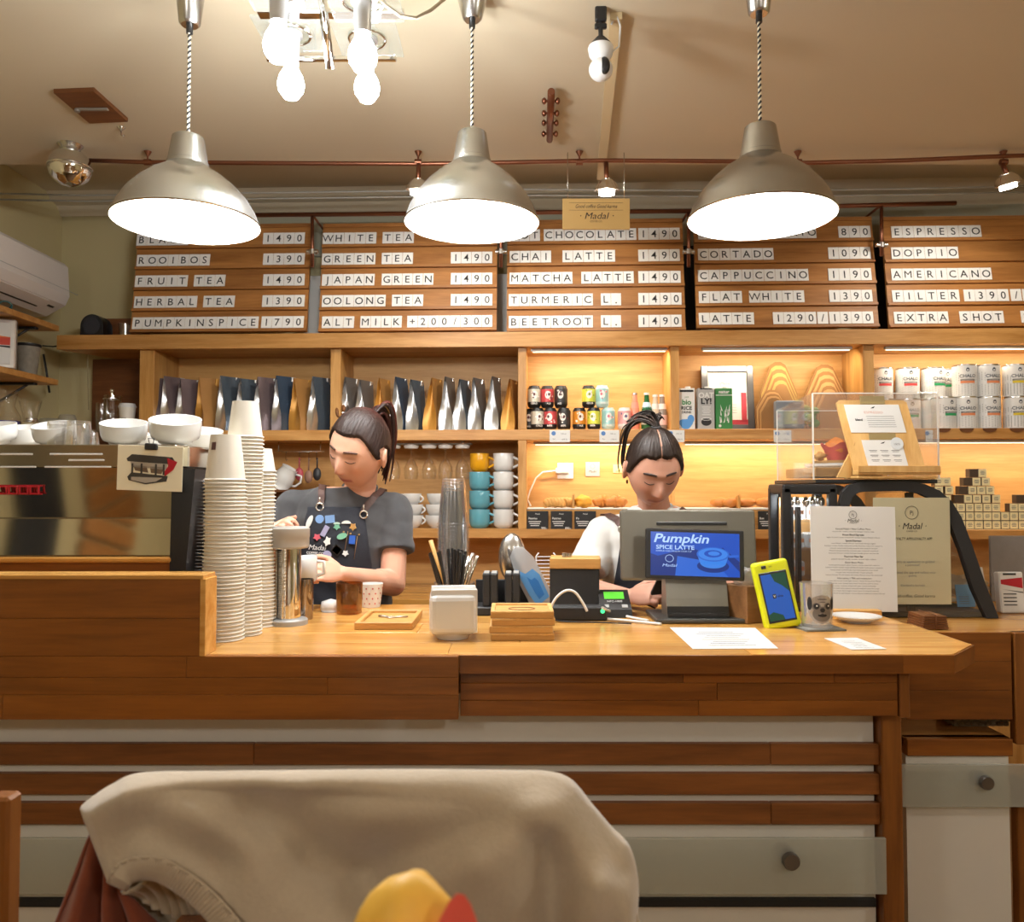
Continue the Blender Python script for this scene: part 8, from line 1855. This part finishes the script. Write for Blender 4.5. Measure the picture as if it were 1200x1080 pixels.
def build_person(root, S, head_M, hs, rings, neck0, arms, hands, shirt_m, shirt_sl, skin, lipc, browc, haircols, pony, part, apron, trousers):
    O = root.location
    H = head_M
    b = MB()
    # head
    hv = []; nu, nv = 96, 72; hf = []
    for j in range(nv+1):
        ph = -PI/2+PI*j/nv
        for i in range(nu):
            th = 2*PI*i/nu; hv.append(skull(Vector((math.cos(ph)*math.cos(th), math.cos(ph)*math.sin(th), math.sin(ph)))))
    for j in range(nv):
        for i in range(nu): hf.append((j*nu+i, j*nu+(i+1) % nu, (j+1)*nu+(i+1) % nu, (j+1)*nu+i))
    # merge the pole rows into closed caps by keeping tiny rings
    b.add(hv, hf, 0, True, H)
    hb = MB(); hb.add(hv, hf, 0, True); 
    for s in (-1, 1):   # ears
        Te = H @ TR(s*0.0825, 0.012, -0.010) @ RZm(s*0.50) @ RX(-0.15)
        b.ell((0, 0, 0), (0.0085, 0.018, 0.031), 16, 10, 0, Te, fn=lambda q: 1-0.12*(q.z < -0.3))
        b.tube([Te @ Vector((s*0.004, 0.014*math.cos(a), 0.004+0.024*math.sin(a))) for a in [(-0.9+3.6*k/12) for k in range(13)]], 0.0042, 6)
    nb_ = H @ Vector((0, 0.025, -0.06))
    capsule(b, neck0, nb_, 0.052, 0.050, 24)
    capsule(b, Vector(neck0)+Vector((0, 0.01, -0.05)), neck0, 0.075, 0.052, 24)
    loft(b, [(r[0], r[1], r[2], r[3], r[4]) for r in rings])
    for (sh, el, wr) in arms:
        capsule(b, sh, el, 0.050, 0.040, 20); m_ = Vector(el).lerp(Vector(wr), 0.28); capsule(b, el, m_, 0.040, 0.041, 20); capsule(b, m_, wr, 0.041, 0.025, 20, sx=0.88)
    for (M_, kw) in hands: hand(b, M_, **kw)
    zt_ = rings[0][2]; cx, cy = rings[0][0], rings[0][1]
    for s in (-1, 1):   # legs and feet
        capsule(b, (cx+s*0.085, cy, zt_), (cx+s*0.095, cy-0.01, 0.48), 0.082, 0.056, 18); capsule(b, (cx+s*0.095, cy-0.01, 0.48), (cx+s*0.095, cy+0.01, 0.09), 0.054, 0.038, 18)
        capsule(b, (cx+s*0.095, cy+0.03, 0.045), (cx+s*0.105, cy-0.12, 0.035), 0.036, 0.030, 16)
    me = remeshed(b, 0.0034, 2, 'body', 0.4)
    Hi = H.inverted()
    def colr(co):
        q = Hi @ co; c = skin
        if abs(q.x) < 0.09 and abs(q.z) < 0.13 and abs(q.y) < 0.13:
            if q.y < -0.02:
                lip = gs((q.z+0.0705)/1.0, 0.0075)*(1 if abs(q.x) < 0.023 else gs(abs(q.x)-0.023, 0.003)); lip *= (1-0.15*abs(q.x)/0.023)
                c = mixc(c, lipc, min(1, lip*1.1)**1.5)
                c = mixc(c, (skin[0]*0.95, skin[1]*0.72, skin[2]*0.66), 0.45*gs(q.z+0.030, 0.02)*gs(abs(q.x)-0.042, 0.018)+0.5*gs(q.z+0.038, 0.012)*gs(q.x, 0.014))
                c = mixc(c, (skin[0]*0.62, skin[1]*0.48, skin[2]*0.42), 0.55*gs(q.z-0.004, 0.010)*gs(abs(q.x)-0.031, 0.015))
                c = mixc(c, browc, 0.55*gs(q.z-(0.0245-0.10*(abs(q.x)-0.030)**2/0.02), 0.0036)*(1 if 0.013 < abs(q.x) < 0.048 else 0))
        else:
            n_ = noise.noise(co*25); c = mixc(c, (skin[0], skin[1]*0.86, skin[2]*0.82), 0.3+0.4*n_)
        return c
    setcol(me, colr)
    for v in me.vertices: v.co -= O
    me.update()
    body = obj('body', me, SKINM, root)
    bv = BVHTree.FromPolygons([H @ Vector(v) for v in hv], hf)
    def onhead(x, z, off=0.0012):
        o_ = H @ Vector((x, -0.3, z)); d = (H.to_3x3() @ Vector((0, 1, 0))).normalized(); r = bv.ray_cast(o_, d); return r[0]-d*off*1.0-O
    BR = pmat('brow '+root.name, browc, 0.7); LA = pmat('lashes '+root.name, (0.012, 0.009, 0.008), 0.6)
    for s in (-1, 1):
        bb = MB(); bb.tube([onhead(s*(0.014+0.034*k/8), 0.0225+0.0055*math.sin(PI*(0.28+0.55*k/8)), 0.0006) for k in range(9)], [0.0018+0.0018*math.sin(PI*(k+1)/10) for k in range(9)], 6); obj('eyebrow', bb, BR, body)
        bb = MB(); bb.tube([onhead(s*(0.0175+0.027*k/8), -0.0010-0.0048*math.sin(PI*k/8), 0.0006) for k in range(9)], [0.0007+0.0009*math.sin(PI*(k+1)/10) for k in range(9)], 6); obj('eyelashes', bb, LA, body)
    # hair cap
    pd = Vector(pony['dir']).normalized(); t1 = pd.orthogonal().normalized(); t2 = pd.cross(t1)
    V = []; C_ = []
    for v in hv_dir_cache():
        q = skull(v); ang = math.atan2(v.dot(t2), v.dot(t1)); dist = v.angle(pd)
        # hairline height as a function of the horizontal direction
        fr = -v.y/math.sqrt(max(1e-6, v.x*v.x+v.y*v.y))      # 1 front .. -1 back
        hl = 0.070*sstep(0.10, 0.80, fr)+(-0.004)*(1-sstep(0.10, 0.80, fr)) if fr > 0.10 else -0.004-0.066*sstep(0.10, -0.45, fr)
        if part: hl += 0.006*gs(v.x, 0.15)*(fr > 0.3)
        if q.y > -0.01 and q.y < 0.045: hl = max(hl, 0.026-0.9*max(0, q.y-0.018))
        m_ = sstep(hl-0.007, hl+0.004, q.z+0.002*noise.noise(Vector((ang*9, 0, 3))))
        st = noise.noise(Vector((ang*22, dist*0.8, 5)))*0.0020+noise.noise(Vector((ang*55, dist*1.5, 9)))*0.0010
        vol = 0.0085+0.004*sstep(1.4, 0.2, dist)
        off = -0.006*(1-m_)+(vol+st)*m_
        if part: off -= 0.004*gs(v.x, 0.05)*m_*(1 if v.y < 0.3 else 0)
        n = v.normalized(); V.append(q+Vector((n.x, n.y, n.z))*off)
        k = noise.noise(Vector((ang*30, dist, 1)))*0.5+0.5; c = mixc(haircols[0], haircols[1], k)
        if len(haircols) > 2: c = mixc(c, haircols[2], sstep(1.0, 0.25, dist)*0.8)
        if part and abs(v.x) < 0.022 and v.z > 0.2 and q.y < 0.03: c = mixc(skin, c, 0.35)
        C_.append(c)
    hbm = MB(); nu2, nv2 = HN; F2 = [(j*nu2+i, j*nu2+(i+1) % nu2, (j+1)*nu2+(i+1) % nu2, (j+1)*nu2+i) for j in range(nv2) for i in range(nu2)]
    hbm.add([(H @ v)-O for v in V], F2, 0, True); hm = hbm.mesh('hair'); at_ = hm.color_attributes.new('Col', 'FLOAT_COLOR', 'POINT')
    at_.data.foreach_set('color', [x for c in C_ for x in (*c, 1.0)])
    hair = obj('hair', hm, HAIRM, root)
    base = H @ (skull(pd)+pd*0.010)
    bb = MB(); ps = pony['paths']; rr = random.Random(8); cols = []
    for k in range(pony['n']):
        P0 = rr.choice(ps) if isinstance(ps[0], list) else ps
        j = Vector((rr.gauss(0, 1), rr.gauss(0, 1), rr.gauss(0, 1)))*pony['spread']
        pts = []
        for i, p in enumerate(P0): tt = i/(len(P0)-1); pts.append(H @ (Vector(p)+j*(0.35+tt*1.0))-O)
        pts2 = []
        for i in range(len(pts)-1):
            for q in range(4):
                tt = q/4; a0 = pts[max(i-1, 0)]; a1 = pts[i]; a2 = pts[i+1]; a3 = pts[min(i+2, len(pts)-1)]
                pts2.append(0.5*((2*a1)+(a2-a0)*tt+(2*a0-5*a1+4*a2-a3)*tt*tt+(3*a1-a0-3*a2+a3)*tt**3))
        pts2.append(pts[-1]); n_ = len(pts2)
        r0 = pony['r']*rr.uniform(0.7, 1.2); n0 = len(bb.v)
        bb.tube(pts2, [r0*(1-0.75*(i/(n_-1))**2.5) for i in range(n_)], 6)
        c = mixc(haircols[0], haircols[-1], rr.random()); cols += [c]*(len(bb.v)-n0)
    pm = bb.mesh('ponytail'); at_ = pm.color_attributes.new('Col', 'FLOAT_COLOR', 'POINT'); at_.data.foreach_set('color', [x for c in cols for x in (*c, 1.0)]); pm.polygons.foreach_set('use_smooth', [True]*len(pm.polygons))
    pt = obj('ponytail', pm, HAIRM, hair); pt['kind'] = 'stuff'
    bb = MB(); R_ = pd.to_track_quat('Z', 'Y').to_matrix().to_4x4(); bb.tube([((H @ (skull(pd)+pd*0.012+ (R_ @ Vector((0.013*math.cos(a), 0.013*math.sin(a), 0)))))-O) for a in [2*PI*k/16 for k in range(17)]], 0.004, 6); obj('hair_tie', bb, BLACK_M, hair)
    # shirt
    sb = MB(); loft(sb, [(r[0], r[1], r[2], r[3]+r[5], r[4]+r[5]) for r in rings[1:]])
    for k, (sh, el, wr) in enumerate(arms):
        sh = Vector(sh); el = Vector(el); fe = sh.lerp(el, shirt_sl)
        capsule(sb, sh+Vector((0, 0, -0.006)), fe, 0.064, 0.068, 24, flat1=True)
        cc = Vector((rings[-3][0], rings[-3][1], rings[-3][2]-0.02)); capsule(sb, cc.lerp(sh, 0.35), sh+Vector((0, 0, -0.008)), 0.075, 0.062, 24)
    # collar ring
    sm = remeshed(sb, 0.006, 6, 'shirt', 0.5)
    for v in sm.vertices:
        n = noise.noise(v.co*9.0)*0.009+noise.noise(Vector((v.co.x*16+v.co.z*12, v.co.y*14, v.co.z*26)))*0.007
        v.co += v.normal*n*0.8
    sbv = BVHTree.FromPolygons([v.co.copy() for v in sm.vertices], [tuple(p.vertices) for p in sm.polygons])
    for v in sm.vertices: v.co -= O
    sm.update(); shirt = obj('shirt', sm, shirt_m, root)
    nk = Vector(neck0); axis = (nb_-nk).normalized(); Rn = (axis+Vector((0, 0, 1.5))).to_track_quat('Z', 'Y').to_matrix().to_4x4()
    cb = MB(); cb.tube([Matrix.Translation(nk+axis*apron.get('collar', 0.012)-O) @ Rn @ Vector((apron.get('cr', 0.066)*math.cos(a), apron.get('cr', 0.066)*0.95*math.sin(a), -0.012*abs(math.sin(a))*(1 if math.sin(a) < 0 else 0))) for a in [2*PI*k/28 for k in range(29)]], 0.0055, 8); obj('collar', cb, shirt_m, shirt)
    # trousers
    tb_ = MB(); loft(tb_, [(cx, cy, 0.86, 0.165, 0.12), (rings[0][0], rings[0][1], zt_, rings[0][3]+0.012, rings[0][4]+0.012), (rings[1][0], rings[1][1], rings[1][2]-0.02, rings[1][3]+0.008, rings[1][4]+0.008)])
    for s in (-1, 1): capsule(tb_, (cx+s*0.085, cy, zt_-0.02), (cx+s*0.095, cy-0.01, 0.48), 0.095, 0.070, 18); capsule(tb_, (cx+s*0.095, cy-0.01, 0.48), (cx+s*0.095, cy+0.01, 0.12), 0.068, 0.060, 18, flat1=True)
    tm = remeshed(tb_, 0.012, 4, 'trousers')
    for v in tm.vertices: v.co -= O
    obj('trousers', tm, trousers, root)
    sh_ = MB()
    for s in (-1, 1): capsule(sh_, (cx+s*0.095, cy+0.035, 0.042), (cx+s*0.105, cy-0.13, 0.038), 0.044, 0.040, 16); 
    sm2 = remeshed(sh_, 0.008, 3, 'shoes')
    for v in sm2.vertices: v.co.z = max(v.co.z, 0.001); 
    for v in sm2.vertices: v.co -= O
    obj('shoes', sm2, BLACK_M, root)
    # apron bib wrapped over the shirt front
    def snap(p, off):
        r = sbv.find_nearest(p); 
        n = r[1]; return r[0]+n*off
    zs = apron['z0']; ze = apron['z1']; AW = apron['w']; acx = apron['cx']
    def bib(u, t):
        z = ze+(zs-ze)*(1-t) if False else zs+(ze-zs)*t
        w_ = interp([(x, 0) for x in AW], t)[0]; x = acx(t)+(2*u-1)*w_
        ro = sbv.ray_cast(Vector((x, rings[3][1]-0.6, z)), Vector((0, 1, 0)))
        if ro[0] is None: ro = sbv.find_nearest(Vector((x, rings[3][1]-0.12, z)))
        return (x, ro[0].y-0.006, z)
    ab = MB(); G = 28; pts = [[Vector(bib(i/G, j/G)) for i in range(G+1)] for j in range(G+1)]
    for _ in range(3):      # relax so the cloth bridges hollows
        for j in range(G+1):
            for i in range(1, G): pts[j][i].y = min(pts[j][i].y, (pts[j][i-1].y+pts[j][i+1].y)/2)
    ab.add([p-O for r in pts for p in r], [(j*(G+1)+i, j*(G+1)+i+1, (j+1)*(G+1)+i+1, (j+1)*(G+1)+i) for j in range(G) for i in range(G)], 0, True)
    ap = obj('apron', ab, apron['mat'], root); m_ = ap.modifiers.new('t', 'SOLIDIFY'); m_.thickness = 0.003; m_.offset = 0
    abv = BVHTree.FromPolygons([p for r in pts for p in r], [(j*(G+1)+i, j*(G+1)+i+1, (j+1)*(G+1)+i+1, (j+1)*(G+1)+i) for j in range(G) for i in range(G)])
    LEA = pmat('brown leather strap', srgb('#4a2f26'), 0.55)
    for path in apron['straps']:
        P_ = []
        for i in range(len(path)-1):
            for q in range(5): P_.append(Vector(path[i]).lerp(Vector(path[i+1]), q/5))
        P_.append(Vector(path[-1])); S_ = [snap(p, 0.005) for p in P_]; sbm = MB(); V = []; n_ = len(S_)
        for i, p in enumerate(S_):
            d = (S_[min(i+1, n_-1)]-S_[max(i-1, 0)]).normalized(); nr = sbv.find_nearest(p)[1]; side = d.cross(nr).normalized()*0.0115
            V += [p-side-O, p+side-O, p+side+nr*0.003-O, p-side+nr*0.003-O]
        Fs = []
        for i in range(n_-1):
            for k in range(4): Fs.append((i*4+k, i*4+(k+1) % 4, (i+1)*4+(k+1) % 4, (i+1)*4+k))
        Fs += [(0, 1, 2, 3), tuple((n_-1)*4+k for k in (3, 2, 1, 0))]
        sbm.add(V, Fs, 0, False); st = obj('strap', sbm, LEA, ap)
        e = snap(Vector(path[0]), 0.012)-O; rb = MB(); rb.tube([(e.x+0.012*math.cos(a), e.y-0.004, e.z-0.010+0.012*math.sin(a)) for a in [2*PI*k/16 for k in range(17)]], 0.0035, 6); rb.tube([(e.x, e.y-0.004, e.z+0.002), (e.x, e.y-0.004, e.z+0.022)], 0.003, 6)
        obj('metal_ring', rb, pmat('silver ring', (0.7, 0.68, 0.64), 0.25, 1.0), ap)
    return body, ap, abv
HN = (160, 100)
def hv_dir_cache():
    nu, nv = HN
    for j in range(nv+1):
        ph = -PI/2+PI*j/nv
        for i in range(nu): th = 2*PI*i/nu; yield Vector((math.cos(ph)*math.cos(th), math.cos(ph)*math.sin(th), math.sin(ph)))
APB = pmat('black apron cloth', (0.016, 0.018, 0.026), 0.85, noise_amt=0.2, nscale=200, bump=0.2)
JEANS = pmat('dark jeans', (0.02, 0.03, 0.06), 0.8)
GREYT = pmat('washed grey cotton', srgb('#434345'), 0.9, noise_amt=0.22, nscale=30, bump=0.25, sheen=0.2)
WHITET = pmat('white cotton', srgb('#dcdcd8'), 0.9, noise_amt=0.03, nscale=30, bump=0.25, sheen=0.2)

# ---------------------------------------------------------------- barista one
YB_ = 2.74
c0 = at(402, 600, YB_)
p1 = thing('person', 'person in grey T-shirt and pinned black apron, ponytail, looking down, holding a white jug', 'person', (c0.x, YB_, 0))
HS = 1.10
hc = at(420, 527, 2.60)
H1 = Matrix.Translation(hc) @ RY(0.31) @ RZm(-0.38) @ RX(0.50) @ Matrix.Scale(HS, 4)
cx = c0.x; zs_ = at(402, 584, YB_).z
R1 = [(cx-0.005, YB_+0.02, zs_-0.45, 0.155, 0.110, 0.012), (cx-0.005, YB_+0.02, zs_-0.36, 0.146, 0.104, 0.020), (cx, YB_+0.01, zs_-0.26, 0.142, 0.100, 0.024), (cx, YB_, zs_-0.15, 0.155, 0.112, 0.020), (cx, YB_, zs_-0.07, 0.160, 0.112, 0.014),
      (cx+0.002, YB_, zs_-0.02, 0.152, 0.098, 0.012), (cx+0.004, YB_, zs_+0.015, 0.112, 0.080, 0.012), (cx+0.006, YB_-0.005, zs_+0.040, 0.070, 0.062, 0.012)]
nk = at(422, 570, 2.71)
shR = at(461, 596, YB_); elR = at(461, 684, 2.66); wrR = at(402, 672, 2.47)
shL = at(344, 594, YB_); elL = at(322, 668, 2.70); wrL = at(313, 626, 2.44)
hR = frame(wrR, at(372, 668, 2.40)-wrR, Vector((0.15, -0.85, 0.50)))
hL = frame(wrL, at(332, 610, 2.36)-wrL, Vector((0.0, -0.55, 0.8)))
paths1 = [[(0, 0.070, 0.085), (0.004, 0.108, 0.098), (0.010, 0.128, 0.068), (0.016, 0.132, 0.005), (0.018, 0.126, -0.060), (0.016, 0.110, -0.115)]]
st1 = [[at(372, 585, 2.60), at(375, 572, 2.64), at(379, 558, 2.70), at(383, 552, 2.78)], [at(428, 597, 2.60), at(437, 583, 2.63), at(447, 570, 2.70), at(453, 565, 2.78)]]
zA0, zA1 = zs_-0.46, at(400, 594, 2.6).z
_, ap1, abv1 = build_person(p1, 1.0, H1, HS, R1, nk, [(shR, elR, wrR), (shL, elL, wrL)], [(hR, dict(curl=0.85, thumb=0.5, side=-1, spread=0.03, s=0.93)), (hL, dict(curl=0.6, thumb=0.3, side=1, spread=0.05, s=0.92))],
    GREYT, 0.58, srgb('#d8a68c'), srgb('#a85850'), srgb('#4a3024'), [srgb('#17100d'), srgb('#3a2b27'), srgb('#4a211a')],
    dict(dir=(0.0, 0.74, 0.67), paths=paths1, n=26, spread=0.012, r=0.0075), False,
    dict(z0=zA0, z1=zA1, w=[0.125, 0.125, 0.120, 0.108, 0.092], cx=lambda t: cx-0.004+0.003*t, mat=APB, straps=st1, collar=0.000, cr=0.055), JEANS)
# pins and lettering on the apron
def onap(px, py):
    d = ray(px, py).normalized(); r = abv1.ray_cast(CAMP, d); return r
PC = {c: pmat('enamel '+c, srgb(h), 0.35) for c, h in dict(white='#e8e6e0', blue='#7fa4d4', deep='#2c5ab0', lilac='#a8a6c4', green='#7cb89a', gold='#b08850', pink='#e06a78', mint='#c4dcd0', dark='#26221f').items()}
def pin(px, py, w_, h_, shape, c, rot=0.0, lab=None):
    r = onap(px, py)
    if r[0] is None: return
    P = r[0]-Vector((0, 0.003, 0))-p1.location; b = MB(); w_ /= 2*365; h_ /= 2*365
    if shape == 'o': Q = [(w_*math.cos(2*PI*i/16), h_*math.sin(2*PI*i/16)) for i in range(16)]
    elif shape == 'h': Q = [(w_*math.cos(PI*i/10), h_*math.sin(PI*i/10)*1.4-h_*.5) for i in range(11)]
    elif shape == 's': Q = [((1 if i % 2 else 0.62)*w_*math.cos(2*PI*i/10+.3), (1 if i % 2 else 0.62)*h_*math.sin(2*PI*i/10+.3)) for i in range(10)]
    else: Q = [(-w_, -h_), (w_, -h_), (w_, h_), (-w_, h_)]
    b.prism(Q, -0.003, 0.002, 'y'); o = obj('pin', b, PC[c], ap1, P, (0, rot, 0))
for a in [(363, 611, 6, 16, 'o', 'white', 0.4), (375, 608, 10, 10, 'o', 'blue'), (387, 608, 11, 9, 'q', 'blue', -0.1), (381, 622, 6, 13, 'q', 'lilac', 0.5), (395, 617, 9, 8, 's', 'green'), (395, 613, 8, 3, 'h', 'mint'), (406, 612, 11, 5, 'h', 'white'), (414, 617, 9, 10, 's', 'gold'),
          (372, 629, 10, 9, 's', 'pink'), (384, 634, 9, 13, 's', 'white', 0.3), (401, 628, 12, 7, 'o', 'green', -0.3), (413, 632, 7, 10, 'q', 'deep', 0.1), (395, 644, 10, 10, 'q', 'dark', 0.7), (395, 644, 8, 8, 'q', 'gold', 0.7), (405, 648, 8, 8, 's', 'white'), (384, 649, 10, 8, 'o', 'lilac', 0.5), (360, 622, 6, 5, 'o', 'white'), (403, 623, 2, 2, 'o', 'gold'), (411, 625, 2, 2, 'o', 'gold'), (421, 626, 2, 2, 'o', 'gold')]: pin(*a)
b = MB(); r = onap(372, 641)
if r[0] is not None:
    P = r[0]-Vector((0, 0.006, 0))-p1.location
    b.text('Madal', 0.024, 0, 0, 0, 0, shear=0.25, bold=0.03); b.text('COFFEE CO.', 0.0105, -0.004, -0.018, 0, 0, bold=0.02); obj('apron_lettering', b, PAPER, ap1, P, (0, 0.06, 0))
for px, py0, py1 in [(408, 622, 646), (419, 628, 655)]:
    a_, c_ = onap(px, py0), onap(px-4, py1)
    if a_[0] is not None and c_[0] is not None: b = MB(); b.tube([a_[0]-p1.location-Vector((0, .003, 0)), c_[0]-p1.location-Vector((0, .003, 0))], 0.0008, 5); obj('stitching', b, pmat('tan thread', srgb('#b0885c'), 0.7), ap1)
# white jug in the hand
J = at(358, 667, 2.34); b = MB(); b.lathe([(0, -0.036), (0.024, -0.036), (0.030, -0.030), (0.038, 0.034), (0.0365, 0.036), (0.034, 0.033), (0.026, -0.028), (0, -0.030)], 26, crease=1.1)
b.tube([(0.036, 0, 0.02), (0.055, 0, 0.016), (0.052, 0, -0.018), (0.032, 0, -0.022)], 0.005, 8)
solo('held_cup', b, CERAMIC, 'small white jug held in the hand of the barista in grey', 'jug', J, rot=(0.1, -0.12, 0))

# ---------------------------------------------------------------- barista two
YB2_ = 2.76
c0 = at(767, 620, YB2_)
p2 = thing('person', 'person in white T-shirt behind the till, head bowed, dark parted hair tied up', 'person', (c0.x, YB2_, 0))
hc = at(766, 549, 2.58)
H2 = Matrix.Translation(hc) @ RY(-0.03) @ RZm(0.07) @ RX(0.55) @ Matrix.Scale(1.07, 4)
cx2 = c0.x; zs2 = at(767, 612, YB2_).z
R2 = [(cx2, YB2_+0.05, zs2-0.42, 0.160, 0.112, 0.012), (cx2, YB2_+0.04, zs2-0.34, 0.150, 0.106, 0.020), (cx2, YB2_+0.03, zs2-0.25, 0.145, 0.104, 0.024), (cx2, YB2_+0.01, zs2-0.14, 0.160, 0.115, 0.020), (cx2, YB2_, zs2-0.06, 0.165, 0.112, 0.014),
      (cx2, YB2_-0.01, zs2-0.01, 0.150, 0.098, 0.012), (cx2, YB2_-0.02, zs2+0.025, 0.108, 0.080, 0.012), (cx2, YB2_-0.03, zs2+0.055, 0.068, 0.060, 0.012)]
nk2 = at(767, 594, 2.70)
sA = at(707, 625, YB2_); eA = at(678, 688, 2.66); wA = at(738, 699, 2.42)
sB = at(829, 625, YB2_); eB = at(862, 688, 2.66); wB = at(842, 700, 2.42)
hA = frame(wA, at(772, 694, 2.34)-wA, Vector((0.05, -0.8, 0.55)))
hB = frame(wB, at(812, 700, 2.36)-wB, Vector((0, -0.7, 0.6)))
paths2 = [[(0.01, 0.03, 0.118), (0.0, 0.040, 0.132), (-0.030, 0.045, 0.142), (-0.062, 0.045, 0.130), (-0.082, 0.052, 0.105), (-0.085, 0.055, 0.060)],
          [(0.01, 0.03, 0.118), (0.0, 0.045, 0.136), (-0.015, 0.055, 0.152), (-0.045, 0.060, 0.142), (-0.070, 0.065, 0.120)],
          [(0.01, 0.03, 0.118), (0.010, 0.045, 0.132), (0.020, 0.055, 0.148), (0.030, 0.055, 0.142)],
          [(0.01, 0.03, 0.118), (-0.020, 0.04, 0.135), (-0.055, 0.045, 0.140), (-0.080, 0.040, 0.100), (-0.088, 0.030, 0.020), (-0.080, 0.020, -0.02)]]
st2 = [[at(722, 612, 2.62), at(717, 600, 2.66), at(709, 589, 2.74), at(706, 586, 2.80)], [at(800, 604, 2.62), at(804, 594, 2.66), at(809, 588, 2.74), at(812, 586, 2.80)]]
_, ap2, abv2 = build_person(p2, 1.0, H2, 1.07, R2, nk2, [(sA, eA, wA), (sB, eB, wB)], [(hA, dict(curl=1.15, thumb=0.8, side=1, spread=0.02, s=1.0)), (hB, dict(curl=0.8, thumb=0.4, side=-1, spread=0.03, s=0.92))],
    WHITET, 0.66, srgb('#cc9a84'), srgb('#a06458'), srgb('#2c1e18'), [srgb('#120d0b'), srgb('#33261f')],
    dict(dir=(0.0, 0.25, 0.97), paths=paths2, n=34, spread=0.005, r=0.0040), True,
    dict(z0=zs2-0.46, z1=at(767, 612, 2.6).z, w=[0.150, 0.150, 0.148, 0.135, 0.115], cx=lambda t: cx2, mat=APB, straps=st2, collar=0.0, cr=0.056), JEANS)
e = H2 @ Vector((-0.075, 0.006, -0.046)); b = MB(); b.ell((0, 0, 0), (0.004, 0.004, 0.007), 10, 7); obj('earring', b, pmat('gold earring', srgb('#6a4a20'), 0.3, 0.9), p2, e-p2.location)
J = at(772, 690, 2.345); b = MB(); b.rbox((0, 0, 0), (0.034, 0.012, 0.12), 0.004, seg=2); b.box((0, -0.0065, 0.002), (0.030, 0.0006, 0.10), 1)
solo('held_phone', b, [BLACK, BLACK_M], 'black phone held upright in the hand of the barista in white', 'phone', J, rot=(0.3, 0.4, 0))
